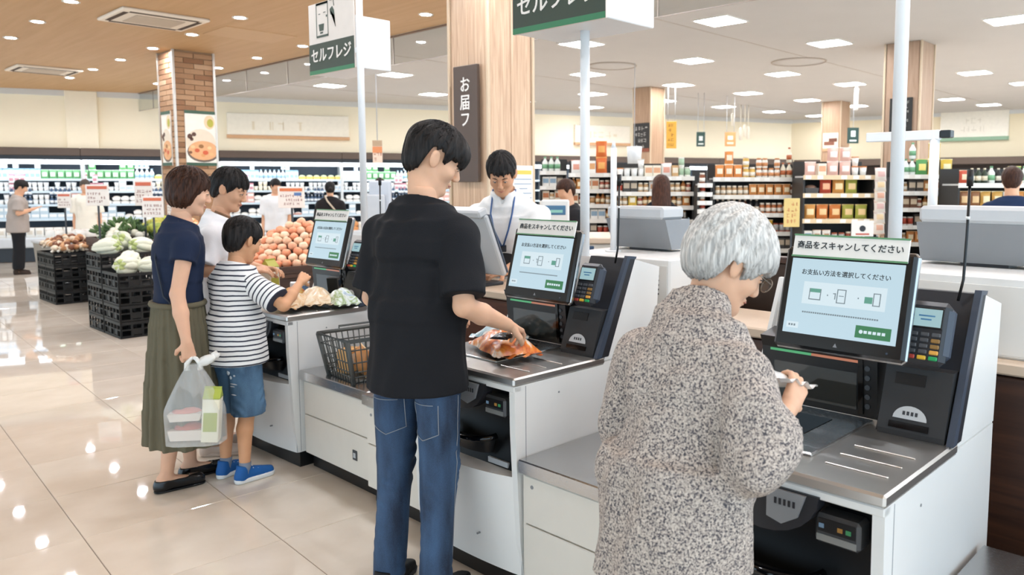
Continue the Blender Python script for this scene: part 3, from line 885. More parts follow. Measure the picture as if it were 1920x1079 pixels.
    q.build('small_button_print', SCR_GREY, scr)
    q = mb(); q.prism([(-.006, .016), (.006, .016), (0, .027)], -.0015, -.0004, 'x'); q.build('maker_mark', MIDGREY, bez)
    q = mb(); q.cyl((-.0012, -.145, .02), (0, -.145, .02), .003, n=10); q.build('power_light', BLUEGREY, bez)
    # instruction strip on top of the monitor
    q = mb(); q.box(-.01, -.003, -.171, .165, .266, .332, bev=.001); st = q.build('instruction_strip', mat('e4e3de', rough=.5), t)
    q = mb(); q.box(-.0112, -.0098, -.172, .166, .328, .333); q.box(-.0112, -.0098, -.172, .166, .265, .27); q.build('green_border', mat('5f8f68', rough=.5), st)
    text_part('商品をスキャンしてください', .0240, INK, st, on(-.003, .3, -.0106), rt_, up_, 'instruction_lettering', bold=.014, depth=.0006)
    # card terminal
    TT = Matrix.Translation((.468, .088, 1.012)) @ Matrix.Rotation(R(20), 4, 'Y')
    def mt():
        q = MB(); q.M = TT; return q
    q = mt(); q.box(-.035, .0, -.056, .056, .0, .175, bev=.014); te = q.build('card_terminal', mat('25282e', rough=.35), t)
    q = mt(); q.box(-.028, .012, -.062, .062, .02, .165, bev=.012); q.build('terminal_shell', BLUEGREY, te)
    q = mt(); q.box(-.0375, -.034, -.042, .042, .098, .156, bev=.002); q.build('terminal_bezel', BLACK, te)
    q = mt(); q.box(-.0385, -.037, -.037, .037, .103, .151); q.build('terminal_screen', emit_mat('terminal_glow', 'b5dde4', .7), te)
    q = mt(); q.box(-.0392, -.0384, -.02, .022, .13, .134); q.box(-.0392, -.0384, -.012, .016, .12, .124); q.build('terminal_print', mat('4a7fa8', rough=.5), te)
    for r_ in range(5):
        for c_ in range(3):
            col = '4a4d52'
            if r_ == 4: col = ('1f9a5a', 'd9b23a', 'b5473c')[c_]
            elif r_ == 3 and c_ == 0: col = 'd9a04a'
            elif r_ in (1, 2) and c_ == 0: col = '8a6a3a'
            y = -.029 + c_ * .029; z = .082 - r_ * .0158
            q = mt(); q.box(-.0395, -.033, y - .0115, y + .0115, z - .0055, z + .0055, bev=.002); q.build('key', mat(col, rough=.4), te)
    # cable rod beside the terminal
    q = MB(); q.tube([(.60, .05, 1.18), (.605, .04, 1.24), (.605, .036, 1.36), (.605, .034, 1.50)], .004, 8); rd = q.build('cable_rod', BLACK, t)
    MB().cyl((.605, .0355, 1.405), (.605, .0352, 1.413), .0055, n=10).build('white_ring', WHITE, rd)
    MB().cyl((.605, .034, 1.495), (.605, .034, 1.54), .009, n=10).build('rod_tip', BLACK, rd)
    for x in (.05, ): MB().box(x, x + .0025, -.0008, .002, .09, .785).build('panel_seam', mat('8f9296', rough=.6), t)
    for z in (.40, .73): 
        MB().cyl((.22, -.0015, z), (.22, .001, z), .004, n=8).build('side_screw', MIDGREY, t)
    MB().cyl((.03 - .055 * .8, .2, .2), (.0, .2, .2), .004, n=8).build('front_screw', MIDGREY, t)
    return t
k3 = kiosk_kind()
k3.location = (1.672, .636, 0); k3['label'] = 'self-checkout kiosk nearest the camera, used by the grey-haired woman'; k3['group'] = 'self-checkout kiosks'
k2 = copy_tree(k3, (1.818, 1.998, 0), 0, 'self-checkout kiosk in the middle, used by the young man in black')
k1 = copy_tree(k3, (1.905, 3.83, 0), R(2), 'self-checkout kiosk farthest away, used by the boy in the striped shirt')

# ------------------------------------------------------------------ bagging counters between the kiosks
def counter(loc, w, h, depth, label, rz=0.0, outlet=False, lock=True):
    t = thing('bagging_counter', label, 'counter', loc, rz, 'low bagging counters')
    MB().box(.05, depth - .02, .006, w - .006, 0, .085).build('kickplate', BLACK, t)
    MB().box(.012, depth, .003, w - .003, .085, h - .05).build('cabinet_body', WARMWHITE, t)
    MB().box(.0, .012, .02, w - .02, .24 + .06, h - .055, bev=.003).build('upper_panel', WARMWHITE, t)
    MB().box(.0, .012, .02, w - .02, .09, .295, bev=.003).build('door', WARMWHITE, t)
    MB().box(-.012, depth, 0, w, h - .05, h, bev=.004).build('steel_top', STEEL2, t)
    if lock: MB().cyl((-.002, w - .06, h - .09), (.002, w - .06, h - .09), .007, n=10).build('lock', MIDGREY, t)
    if outlet:
        p = MB().box(-.004, .0, .115, .155, .165, .215, bev=.002).build('outlet_plate', DGREY, t)
        MB().box(-.0055, -.004, .125, .145, .178, .202).build('outlet_socket', PALEGREY, p)
    return t
counter((1.965, 3.175, 0), .645, .53, .56, 'low white bagging counter with a steel top, under the shopping basket', outlet=True, lock=False)
counter((1.93, 2.63, 0), .535, .53, .56, 'low white bagging counter with a steel top, just behind the young man')
counter((1.835, 1.27, 0), .722, .53, .56, 'low white bagging counter with a steel top, behind the grey-haired woman')
counter((1.75, -.05, 0), .67, .47, .62, 'low steel-topped bagging counter at the lower right corner')


# ------------------------------------------------------------------ white posts and signs over the kiosks
POSTW = mat('e8e9ea', rough=.35, var=.01)
t = thing('sign_post', 'tall white post with a self-checkout sign, beside the farthest kiosk', 'post', (2.635, 4.262, 0))
MB().cyl((0, 0, 1.178), (0, 0, CEIL - .001), .021, n=16).build('pole', POSTW, t); MB().cyl((0, 0, 1.172), (0, 0, 1.182), .04, n=18).build('base_plate', POSTW, t)
def sign_board(t, x, y0, y1, z0, z1, zb, depth, icon):
    bx = MB().box(x, x + depth, y0 + .004, y1 - .004, z0, zb, bev=.004).build('sign_box', POSTW, t)
    pn = MB().box(x - .012, x, y0, y1, z0 - .004, z1, bev=.002).build('sign_panel', mat('d8cfc6', rough=.45), t)
    yc = (y0 + y1) / 2; w = y1 - y0
    MB().box(x - .014, x - .0115, y0 + .001, y1 - .001, z0, z0 + .19).build('dark_field', SIGNGREEN, pn)
    MB().box(x - .0145, x - .0118, y0 + .001, y1 - .001, z0 - .003, z0 + .022).build('green_edge', mat('3d7a55', rough=.5), pn)
    text_part('セルフレジ', .090 * w / .5, mat('e9e2da', rough=.5), pn, (x - .0155, yc, z0 + .108), (0, -1, 0), (0, 0, 1), 'sign_lettering', bold=.012, squeeze=1.0)
    # pictogram: a terminal with a basket, a hand holding a card
    K = mat('3c4a40', rough=.5)
    q = MB(); X0, X1 = x - .014, x - .0115
    a, c = y1 - .10, y1 - .245
    for b0 in ((c, a, z0 + .43, z0 + .44), (c, a, z0 + .225, z0 + .238), (a - .004, a, z0 + .225, z0 + .44), (c, c + .004, z0 + .225, z0 + .44)): q.box(X0, X1, *b0)
    q.box(X0, X1, c - .0, a, z0 + .428, z0 + .442)
    q.box(X0, X1, c + .03, c + .055, z0 + .375, z0 + .379); q.box(X0, X1, a - .05, a - .03, z0 + .37, z0 + .374); q.box(X0, X1, c + .012, c + .022, z0 + .345, z0 + .358)
    q.build('pictogram_terminal', K, pn)
    q = MB(); ym = (a + c) / 2 + .01
    q.prism([(ym + .032, z0 + .308), (ym - .032, z0 + .308), (ym - .024, z0 + .265), (ym + .024, z0 + .265)], X0, X1, 'x'); q.box(X0, X1, ym - .016, ym + .016, z0 + .248, z0 + .258)
    q.build('pictogram_basket', K, pn)
    q = MB(); h0 = c - .045
    q.tube([(x - .013, h0 + .02, z0 + .44), (x - .013, h0 - .025, z0 + .44), (x - .013, h0 - .03, z0 + .40)], .0022, 6)
    q.prism([(h0 + .02, z0 + .385), (h0 - .01, z0 + .40), (h0 - .03, z0 + .375), (h0 - .045, z0 + .27), (h0 - .035, z0 + .34), (h0 - .01, z0 + .345), (h0 + .01, z0 + .35)], X0, X1, 'x')
    q.build('pictogram_hand', K, pn)
    return bx
sign_board(t, .0, .045, .59, 2.215, 2.66, 2.53, .25, True)
MB().box(-.01, .03, .0, .06, 2.30, 2.33).build('bracket', POSTW, t)
t = thing('sign_post', 'white post carrying the near self-checkout sign, beside the middle kiosk', 'post', (2.56, 2.345, 0))
MB().cyl((0, 0, 1.178), (0, 0, 2.17), .021, n=16).build('pole', POSTW, t); MB().cyl((0, 0, 1.172), (0, 0, 1.182), .04, n=18).build('base_plate', POSTW, t)
MB().cyl((0, 0, 2.6), (0, 0, CEIL - .001), .021, n=16).build('pole', POSTW, t)
sign_board(t, -.15, -.26, .285, 2.165, 2.62, 2.52, .31, True)
t = thing('sign_post', 'tall plain white post beside the nearest kiosk, at the right', 'post', (2.452, .934, 0))
MB().cyl((0, 0, 1.168), (0, 0, CEIL - .001), .0205, n=16).build('pole', POSTW, t); MB().cyl((0, 0, 1.16), (0, 0, 1.17), .04, n=18).build('base_plate', POSTW, t)
# ================================================================== STAFF ISLAND BEHIND THE KIOSKS
WALNUT = wood_mat('walnut_panel', '2e1a12', '3c2419', '4a2d1f', 'Y', 4, .4)
REDWOOD = wood_mat('red_brown_panel', '4a2a1c', '593323', '673e2b', 'Y', 4, .4)
LEDGE = mat('cbb6a0', rough=.4)
t = thing('staff_counter', 'long dark wooden staff counter running behind the kiosks', 'counter', (2.70, -1.2, 0))
MB().box(.03, .36, .0, 4.9, .08, .90).build('counter_body', WALNUT, t)
for k in range(7): MB().box(.005, .03, .003 + k * .7, .697 + k * .7, .09, .89, bev=.003).build('front_panel', WALNUT if k < 4 else REDWOOD, t)
MB().box(-.02, .38, -.01, 4.91, .90, .94, bev=.006).build('counter_top', LEDGE, t)
MB().box(.05, .34, .01, 4.89, 0, .08).build('kickplate', BLACK, t)
t = thing('divider_panel', 'dark brown divider panel standing behind the staff counter, right of the grey-haired woman', 'panel', (3.32, .95, 0))
MB().box(0, .05, 0, 1.35, .06, 1.13, bev=.004).build('board', mat('3a2b22', rough=.5), t); MB().box(-.01, .06, 0, 1.35, 1.13, 1.16, bev=.003).build('top_rail', WALNUT, t)
for y in (.05, 1.25): MB().box(-.15, .2, y, y + .05, 0, .06).build('foot', BLACK, t)
def white_unit(loc, w, d, h, label):
    t = thing('machine_housing', label, 'cabinet', loc, 0)
    MB().box(0, d, 0, w, 0, h, bev=.008).build('housing', WHITE, t)
    MB().box(-.003, .0, .012, w - .012, .012, h - .03, bev=.001).build('back_cover', WHITE2, t)
    for c_ in range(2):
        for k in range(5):
            q = MB(); q.box(-.0045, -.002, .055 + c_ * .045, .09 + c_ * .045, h - .16 + k * .02, h - .152 + k * .02); q.build('vent_slot', DGREY, t)
    return t
white_unit((2.74, 2.01, .94), .62, .62, .235, 'white machine housing with vent slots on the staff counter, left of the grey-haired woman')
white_unit((2.74, .33, .94), .82, .62, .265, 'white machine housing with vent slots on the staff counter at the right edge')
def rear_monitor(loc, label, rz=0.0, w=.35):
    t = thing('rear_display', label, 'monitor', loc, rz, None)
    MB().prism([(.0, .145), (.055, .0), (.21, .0), (.20, .145)], -w / 2, w / 2, 'y').build('display_back', MIDGREY, t)
    MB().box(-.01, .17, -w / 2 + .01, w / 2 - .01, .145, .205, bev=.012).build('top_cover', PALEGREY, t)
    MB().box(.2, .212, -w / 2 + .01, w / 2 - .01, .0, .15).build('front_glass', BLACKGLOSS, t)
    MB().box(.06, .17, -.08, .08, -.012, .0).build('stand_plate', CHARCOAL, t)
    return t
rear_monitor((2.98, 2.40, 1.187), 'grey back of a display with a pale top, left of the grey-haired woman', 0, .37)
rear_monitor((2.96, .83, 1.217), 'grey back of a display with a pale top, at the right picture edge', 0, .44)
t = thing('rear_display', 'tilted display seen edge on between the young man and the shop assistant', 'monitor', (2.78, 3.36, .94))
MB().box(-.03, .12, -.09, .09, 0, .02, bev=.005).build('stand_foot', CHARCOAL, t); MB().cyl((.03, 0, .02), (.0, 0, .2), .02, n=10).build('stand_neck', CHARCOAL, t)
q = MB(); q.M = Matrix.Translation((.07, 0, .06)) @ Matrix.Rotation(R(-22), 4, 'Y'); q.box(-.012, .018, -.16, .16, 0, .36, bev=.008); q.build('display_shell', PALEGREY, t)
q = MB(); q.M = Matrix.Translation((.07, 0, .06)) @ Matrix.Rotation(R(-22), 4, 'Y'); q.box(.018, .034, -.155, .155, .005, .355, bev=.004); q.build('display_front', BLUEGREY, t)
q = MB(); q.M = Matrix.Translation((.07, 0, .06)) @ Matrix.Rotation(R(-22), 4, 'Y'); q.box(-.04, .03, -.15, .15, .355, .40, bev=.01); q.build('top_cover', PALEGREY, t)
# posts on the staff side
t = thing('short_post', 'short white post standing on the white housing left of the grey-haired woman', 'post', (2.885, 2.455, 1.175))
MB().cyl((0, 0, .006), (0, 0, .50), .015, n=12).build('pole', POSTW, t); MB().cyl((0, 0, 0), (0, 0, .008), .04, n=14).build('base_plate', POSTW, t); MB().cyl((0, 0, .50), (0, 0, .53), .012, .006, n=12).build('pole_cap', POSTW, t)
t = thing('bracket_post', 'white post with a crossbar and a black end box, right of the tall plain post', 'post', (3.225, 1.085, 1.205))
MB().cyl((0, 0, .006), (0, 0, .50), .0185, n=12).build('pole', POSTW, t); MB().cyl((0, 0, 0), (0, 0, .008), .045, n=14).build('base_plate', POSTW, t)
MB().box(-.018, .018, -.02, .27, .47, .508, bev=.003).build('crossbar', POSTW, t); MB().box(-.015, .03, -.062, -.022, .476, .506, bev=.003).build('end_box', BLACK, t)
t = thing('storage_box', 'small blue box standing on the staff counter beside the second white post', 'box', (2.86, 2.66, .94), R(10))
MB().box(-.06, .06, -.05, .05, 0, .25, bev=.004).build('carton', mat('47617f', rough=.6), t); MB().box(-.062, .062, -.052, .052, .20, .25, bev=.003).build('lid', mat('3f5877', rough=.6), t)
# staffed till behind the assistant
c = spot(sl(1040) * 5.4, 5.4)
t = thing('till_counter', 'white till counter behind the shop assistant', 'counter', c, FACE)
MB().box(-.45, .5, -.1, .5, 0, 1.10, bev=.01).build('counter_body', WARMWHITE, t); MB().box(-.48, .53, -.13, .53, 1.10, 1.14, bev=.006).build('counter_top', LEDGE, t)
t = thing('cash_register', 'white cash register with a small blue customer display, right of the shop assistant', 'register', (c[0], c[1], 1.14), FACE)
MB().box(-.12, .10, -.02, .14, 0, .07, bev=.01).build('base', WHITE2, t); MB().box(-.095, .10, .0, .08, .07, .255, bev=.01).build('display_housing', WHITE2, t)
q = MB().box(-.065, .075, -.004, .002, .15, .215, bev=.002).build('customer_display', mat('49708f', rough=.2), t)
MB().box(-.03, .055, -.006, -.003, .165, .185).build('digits', emit_mat('teal_digits', '9fe0d0', .7), q)
c = spot(sl(708) * 6.2, 6.2)
t = thing('info_terminal', 'pale grey standing terminal left of the young man, beyond the far kiosk', 'terminal', c, FACE)
MB().box(-.14, .14, .0, .2, 0, .05, bev=.01).build('foot', PALEGREY, t); MB().box(-.05, .05, .06, .12, .05, 1.2).build('column', PALEGREY, t)
MB().box(-.08, .09, .03, .09, 1.2, 1.53, bev=.012).build('panel', mat('c3c8d0', rough=.4), t); MB().box(-.10, .05, .0, .03, 1.08, 1.42, bev=.01).build('side_flap', mat('c9ccd0', rough=.4), t)

# ================================================================== GOODS
def goods(kind, c1, c2, w, d, h):
    a, b_ = mat(c1, rough=.4, var=.05), mat(c2, rough=.4, var=.05); q = MB()
    if kind == 'carton':
        q.box(-w / 2, w / 2, 0, d, 0, h * .8, bev=.003); q.prism([(-w / 2, h * .8), (w / 2, h * .8), (w / 2, h * .82), (-w / 2, h * .82)], 0, d, 'y', 1)
        q.prism([(0, h * .8), (d, h * .8), (d / 2 + .004, h * .96), (d / 2 + .004, h), (d / 2 - .004, h), (d / 2 - .004, h * .96)], -w / 2, w / 2, 'x', 1); q.box(-w * .4, w * .4, -.001, .0, h * .2, h * .55, m=1)
    elif kind == 'bottle':
        r = w / 2; q.lathe([(r * .9, 0), (r, .006), (r, h * .62), (r * .4, h * .82), (r * .36, h * .9)], 10, (0, d / 2, 0)); q.lathe([(r * .44, h * .9), (r * .44, h), (0, h)], 8, (0, d / 2, 0), 1); q.lathe([(r * 1.02, h * .2), (r * 1.02, h * .5)], 10, (0, d / 2, 0), 1)
    elif kind == 'jar':
        r = w / 2; q.lathe([(r * .85, 0), (r, .008), (r, h * .74), (r * .8, h * .84)], 10, (0, d / 2, 0)); q.lathe([(r * .86, h * .84), (r * .86, h), (0, h)], 10, (0, d / 2, 0), 1); q.lathe([(r * 1.02, h * .2), (r * 1.02, h * .55)], 10, (0, d / 2, 0), 1)
    elif kind == 'cup':
        r = w / 2; q.lathe([(r * .75, 0), (r, h * .9)], 10, (0, d / 2, 0)); q.lathe([(r * 1.06, h * .9), (r * 1.06, h), (0, h)], 10, (0, d / 2, 0), 1)
    elif kind == 'pouch':
        def f(u, v):
            x = (u - .5) * w * (1 - .06 * math.sin(PI * v)); k = math.sin(PI * min(1, v * 1.02)) ** .6
            return (x, d / 2 - d / 2 * k * (1 - (2 * u - 1) ** 4), h * v)
        def g(u, v):
            x, y, z = f(u, v); return (x, d - y, z)
        q.grid(f, 6, 6); q.grid(g, 6, 6, flip=True)
        q.box(-w / 2, w / 2, d / 2 - .003, d / 2 + .003, h * .94, h, m=1); q.box(-w / 2, w / 2, d / 2 - .003, d / 2 + .003, 0, h * .05, m=1)
        def l(u, v): 
            x, y, z = f(.18 + .64 * u, .3 + .4 * v); return (x, y - .002, z)
        q.grid(l, 4, 4, m=1)
    elif kind == 'box':
        q.box(-w / 2, w / 2, 0, d, 0, h, bev=.002); q.box(-w * .42, w * .42, -.001, .0, h * .35, h * .8, m=1)
    elif kind == 'tray':
        q.prism([(-w / 2 * .86, 0), (w / 2 * .86, 0), (w / 2, h * .7), (-w / 2, h * .7)], 0, d, 'y'); q.ell((0, d / 2, h * .68), (w * .46, d * .46, h * .4), 8, 6, 1)
    elif kind == 'can':
        r = w / 2; q.lathe([(r * .94, 0), (r, .006), (r, h * .2)], 10, (0, d / 2, 0), 1); q.lathe([(r, h * .2), (r, h * .85)], 10, (0, d / 2, 0)); q.lathe([(r, h * .85), (r, h - .005), (r * .9, h), (0, h)], 10, (0, d / 2, 0), 1)
    return q.mesh(kind, [a, b_])
NAMES = {'carton': 'drink_carton', 'bottle': 'bottle', 'jar': 'jar', 'cup': 'cup', 'pouch': 'snack_pouch', 'box': 'packet', 'tray': 'food_tray', 'can': 'can'}
CATS = {'carton': 'carton', 'bottle': 'bottle', 'jar': 'jar', 'cup': 'cup', 'pouch': 'pouch', 'box': 'packet', 'tray': 'food tray', 'can': 'can'}
WORDS = {'carton': 'drink carton', 'bottle': 'bottle', 'jar': 'jar', 'cup': 'lidded cup', 'pouch': 'snack pouch', 'box': 'packet', 'tray': 'wrapped food tray', 'can': 'can'}
COLN = {}
KIND = {}
def K(kind, cname, c1, c2, w, d, h):
    key = (kind, c1, c2, w, d, h)
    if key not in KIND: KIND[key] = goods(*key)
    return (kind, cname, KIND[key], w, h)
ORD = ['top', 'second', 'third', 'fourth', 'fifth', 'sixth']
def put_row(frame, z, x0, x1, y, items, where, run=(2, 5), gap=.006, seed=1, stack=0.0, dens=1.0, rz=0.0):
    # goods in runs of one kind along a shelf; frame = (origin, angle)
    r_ = random.Random(seed); (ox, oy), ang = frame
    x = x0; ca, sa = math.cos(ang), math.sin(ang)
    while x < x1:
        fit = [q for q in items if x + q[3] <= x1]
        if not fit: break
        kind, cname, me, w, h = r_.choice(fit)
        for k in range(r_.randint(*run)):
            if x + w > x1: break
            if r_.random() < dens:
                lx, ly = x + w / 2, y + r_.uniform(-.004, .012)
                lab = f'{cname} {WORDS[kind]} {where}'
                for q in range(2 if r_.random() < stack else 1):
                    o = link(NAMES[kind], me, None, (ox + lx * ca - ly * sa, oy + lx * sa + ly * ca, z + q * (h + .001)), (0, 0, ang + r_.uniform(-.06, .06) + rz))
                    tag(o, lab, CATS[kind], f'{cname} {CATS[kind]} {where}')
            x += w + gap
# ------------------------------------------------------------------ chilled cases along the back wall
CASEW = mat('e6eaec', rough=.35); CASED = mat('23272d', rough=.4); CASEB = mat('5b4c42', rough=.5)
GLOW = emit_mat('case_light', 'eef6ff', 9.0)
WALLFILL = emit_mat('added_wall_fill', 'fff1dc', 5.5)  # added glow that lifts the brightness of the back wall
sA = back_s(sl(-110))[0]; sB = back_s(sl(1450))[0]
nC = 8; cw = (sB - sA) / nC
wx, wy = math.cos(bang), math.sin(bang)
def bw_pt(s_, y): return (P0[0] + wx * s_ - wy * y, P0[1] + wy * s_ + wx * y)
SHZ = [.50, .82, 1.10, 1.36, 1.60]
NUMB = ['first', 'second', 'third', 'fourth', 'fifth', 'sixth', 'seventh', 'eighth']
for k in range(nC):
    s0 = sA + k * cw
    t = thing('chilled_case', f'open chilled display case along the back wall, {NUMB[k]} from the left', 'refrigerator', (*bw_pt(s0, 0), 0), bang)
    MB().box(.0, cw - .004, -.85, -.04, 0, .30, bev=.01).build('base', CASED, t); MB().box(.0, cw - .004, -.93, -.80, .28, .46, bev=.015).build('front_lip', mat('c9cdd0', rough=.35), t)
    MB().box(.0, cw - .004, -.10, -.03, .30, 2.0).build('back_liner', mat('46525f', rough=.5), t); MB().box(.0, cw - .004, -.82, -.1, .42, .47).build('deck', CASEW, t)
    for q, z in enumerate(SHZ[1:]):
        sh = MB().box(.01, cw - .014, -.62 - .04 * (3 - q), -.1, z - .02, z).build('shelf', CASEW, t)
        MB().box(.01, cw - .014, -.632 - .04 * (3 - q), -.62 - .04 * (3 - q), z - .03, z + .015).build('price_rail', mat('cfe0ea', rough=.4), sh)
    for x in (.0, cw - .024): MB().box(x, x + .02, -.80, -.03, .30, 2.0).build('end_panel', CASEW, t)
    MB().box(.0, cw - .004, -.86, -.03, 1.98, 2.06).build('canopy', CASED, t); MB().box(.0, cw - .004, -.88, -.03, 2.06, 2.21, bev=.008).build('fascia', CASEB, t)
    MB().box(.02, cw - .024, -.84, -.72, 1.90, 1.975, bev=.008).build('light_strip', GLOW, t)
    MB().box(.05, cw - .05, -.46, -.36, 2.21, 2.225).build('added_wall_fill', WALLFILL, t)  # unseen glowing strip behind the fascia, added to brighten the wall
wh = ('f1f2f0', 'f3f4f4')
DAIRY = [
    [K('carton', 'white', 'eef0f0', '9fc4de', .085, .085, .21), K('carton', 'pale blue', 'cfe2ee', 'f2f4f4', .085, .085, .20), K('bottle', 'white', 'f0f1f0', 'a9cfe4', .085, .085, .22), K('pouch', 'green and white', '6fae72', 'eef0ea', .13, .06, .19), K('tray', 'yellow', 'e6c76a', 'd9e0b0', .15, .12, .10)],
    [K('cup', 'white', 'f2f2ef', 'dfe8ee', .09, .09, .09), K('cup', 'cream', 'f0e6cf', 'efefe9', .09, .09, .10), K('box', 'white', 'f0f0ee', 'c7d6e2', .12, .1, .12), K('carton', 'white', 'eef0f0', 'c98f9a', .085, .085, .17)],
    [K('tray', 'white', 'f0f0ee', 'e8e4da', .15, .12, .08), K('cup', 'white', 'f2f2ef', 'dfe8ee', .09, .09, .10), K('box', 'pink and white', 'e6b4a8', 'f3eeea', .13, .1, .11), K('bottle', 'dark blue', '3f5672', 'e4e8ea', .07, .07, .17)],
    [K('tray', 'red and white', 'd8a296', 'f0e2da', .15, .12, .07), K('tray', 'white', 'f0f0ee', 'e8e4da', .15, .12, .08), K('box', 'pale blue', 'bfd3df', 'f2f4f4', .14, .1, .12)],
    [K('tray', 'orange', 'd9955c', 'e6b07c', .16, .14, .10), K('tray', 'white', 'f0f0ee', 'e8e4da', .16, .14, .1), K('pouch', 'white', 'eceae4', 'd8cfc0', .15, .07, .19)],
]
sP0, sP1 = back_s(sl(-10))[0], back_s(sl(905))[0]
fr = ((P0[0], P0[1]), bang)
for q in range(5):
    z = SHZ[4 - q] if q < 4 else .47
    yf = (-.61 - .04 * (q)) if q < 4 else -.79
    put_row(fr, z + .001, sP0, sP1, yf, DAIRY[q], f'on the {ORD[q]} shelf of the chilled wall cases', (3, 7), .004, 31 + q, (.3, .7, .75, .6, .3)[q])
# dark shelving and a canopy along the right wall
t = thing('wall_rack', 'dark shelving rack with a brown header along the right wall', 'rack', (Cn[0], Cn[1], 0), rang)
MB().box(.3, 13.0, -.55, -.03, 0, .2).build('base', CASED, t); MB().box(.3, 13.0, -.1, -.03, .2, 2.1).build('back_panel', mat('4a3b33', rough=.6), t); MB().box(.3, 13.0, -.6, -.03, 2.02, 2.2, bev=.01).build('header', CASEB, t)
for z in (.6, 1.0, 1.4, 1.75): MB().box(.3, 13.0, -.5, -.03, z - .03, z).build('shelf', PALEGREY, t)

# ------------------------------------------------------------------ gondola shelves facing the entrance
GOND = mat('2a2826', rough=.5); SHELFW = mat('d3d1cc', rough=.45); RAILW = mat('e3dfd6', rough=.5); RAILY = mat('e0c9a4', rough=.5)
def gondola(px0, px1, depth, ys, label, turn=0.0, rail=RAILW, top_back=True):
    s = depth / 1471.0
    x0 = (px0 - 1090) * s; w = (px1 - px0) * s
    c = spot(x0, depth); ang = FACE + turn
    t = thing('gondola_shelf', label, 'shelving', c, ang)
    zs = [1.5 - (y - 346) * s for y in ys]
    MB().box(.0, w, .40, .44, .1, zs[0] + .16).build('back_panel', GOND, t); MB().box(.0, w, .03, .44, 0, .12).build('base', GOND, t)
    for k in range(2): MB().box(k * (w - .02), k * (w - .02) + .02, .0, .42, .1, zs[0] - .02).build('side_panel', GOND, t)
    low = zs[-1]
    allz = zs + [z for z in (low - .26, low - .52) if z > .2]
    for z in allz:
        sh = MB().box(.02, w - .02, .0, .40, z - .018, z).build('shelf', SHELFW, t)
        MB().box(.0, w, -.012, .0, z - .04, z + .008).build('price_rail', rail, sh)
        n = max(2, int(w / .11)); tk = MB()
        for q in range(n):
            if (q * 7) % 5 < 4: tk.box(.02 + q * w / n, .02 + q * w / n + .06, -.014, -.012, z - .034, z + .004)
        tk.build('price_tickets', mat('f0eee8', rough=.5), sh)['kind'] = 'stuff'
    return t, ((c[0], c[1]), ang), w, zs
def fill(g, sets, where, runs=(1, 2), seed=1, stack0=.45, gap=.004):
    t, fr, w, zs = g
    for q, z in enumerate(zs):
        put_row(fr, z + .001, .03, w - .03, .02, sets[q % len(sets)], f'on the {ORD[q]} shelf of {where}', runs, gap, seed * 17 + q, stack0 if q == 0 else 0)
JARS = [K('jar', 'brown', '8a5034', 'e9e2d6', .062, .062, .12), K('jar', 'dark green', '3f4a36', 'd9b46a', .062, .062, .12), K('jar', 'orange', 'b0683a', 'e8e0d2', .062, .062, .12), K('bottle', 'brown', '6b3f2a', 'e6d6c0', .058, .058, .16)]
CANS = [K('can', 'red', 'a8442f', 'd8cfc4', .066, .066, .10), K('can', 'white', 'e4e0d8', 'a9835a', .066, .066, .10), K('can', 'tan', 'b58a5c', 'e4dccf', .066, .066, .10), K('box', 'dark grey', '44403c', 'b9aa94', .08, .08, .13)]
DARKS = [K('bottle', 'black', '1f1d1c', 'cfc5b4', .06, .06, .16), K('bottle', 'dark green', '2e3a2c', 'd9cdb4', .06, .06, .16), K('box', 'brown', '6a4a36', 'd2bfa2', .08, .08, .13)]
TOPS = [K('box', 'white', 'ece8e0', 'd9a26c', .08, .08, .15), K('pouch', 'red', 'b5482f', 'e9c9a6', .10, .05, .14), K('pouch', 'orange', 'd98a48', 'f0e2c8', .10, .05, .15), K('jar', 'yellow', 'd9b05a', 'ece4d6', .07, .07, .12), K('box', 'pale blue', 'b9cfdc', 'f0f0ec', .09, .08, .12),
        K('bottle', 'cream', 'e6dcc6', 'b5653c', .06, .06, .17), K('jar', 'white', 'ebe6dc', 'c98a5a', .065, .065, .11), K('pouch', 'cream', 'e9dcc2', 'c96a44', .10, .05, .15), K('can', 'pale green', 'a9c2a4', 'e6e6da', .066, .066, .11), K('box', 'tan', 'c9a06c', 'eadfc9', .07, .07, .13)]
BREADS = [K('pouch', 'yellow-green', 'a9a94c', 'e8c890', .125, .08, .16), K('pouch', 'golden', 'd99a52', 'f0d9a8', .125, .08, .16), K('pouch', 'orange', 'cf7a3c', 'f0c890', .125, .08, .16), K('pouch', 'red', 'b24632', 'eab08a', .125, .08, .16), K('tray', 'dark', '4a423c', '8a6a58', .15, .12, .09)]
WHITES = [K('cup', 'white', 'ecebe6', 'e0dcd2', .075, .075, .10), K('pouch', 'white', 'ebe8e2', 'd99a86', .12, .07, .16), K('pouch', 'pink', 'e0b3a4', 'efe6de', .12, .07, .15), K('box', 'cream', 'e9dfca', 'd9a27c', .09, .08, .13), K('cup', 'white and orange', 'f0ede6', 'd98a4c', .075, .075, .10), K('pouch', 'orange', 'cf6a30', 'e8a85a', .13, .07, .19)]
MIXED = [K('pouch', 'orange', 'cf8a4c', 'ecd9b4', .09, .05, .13), K('jar', 'tan', 'b99468', 'e9e0cf', .06, .06, .11), K('can', 'silver', 'b9b9b4', 'a5573e', .064, .064, .10), K('pouch', 'white', 'e6e1d8', 'b58a64', .09, .05, .13), K('bottle', 'amber', 'a5672f', 'e6d2ac', .055, .055, .14), K('box', 'cream', 'e6dac4', 'b5734a', .085, .08, .13), K('pouch', 'yellow', 'd9b44e', 'e9e2cc', .10, .05, .14), K('jar', 'red-brown', '964a34', 'e4d6c2', .06, .06, .11), K('box', 'white', 'ebe7df', '8aa3b5', .085, .08, .12), K('box', 'dark grey', '44403c', 'b9aa94', .08, .08, .13)]
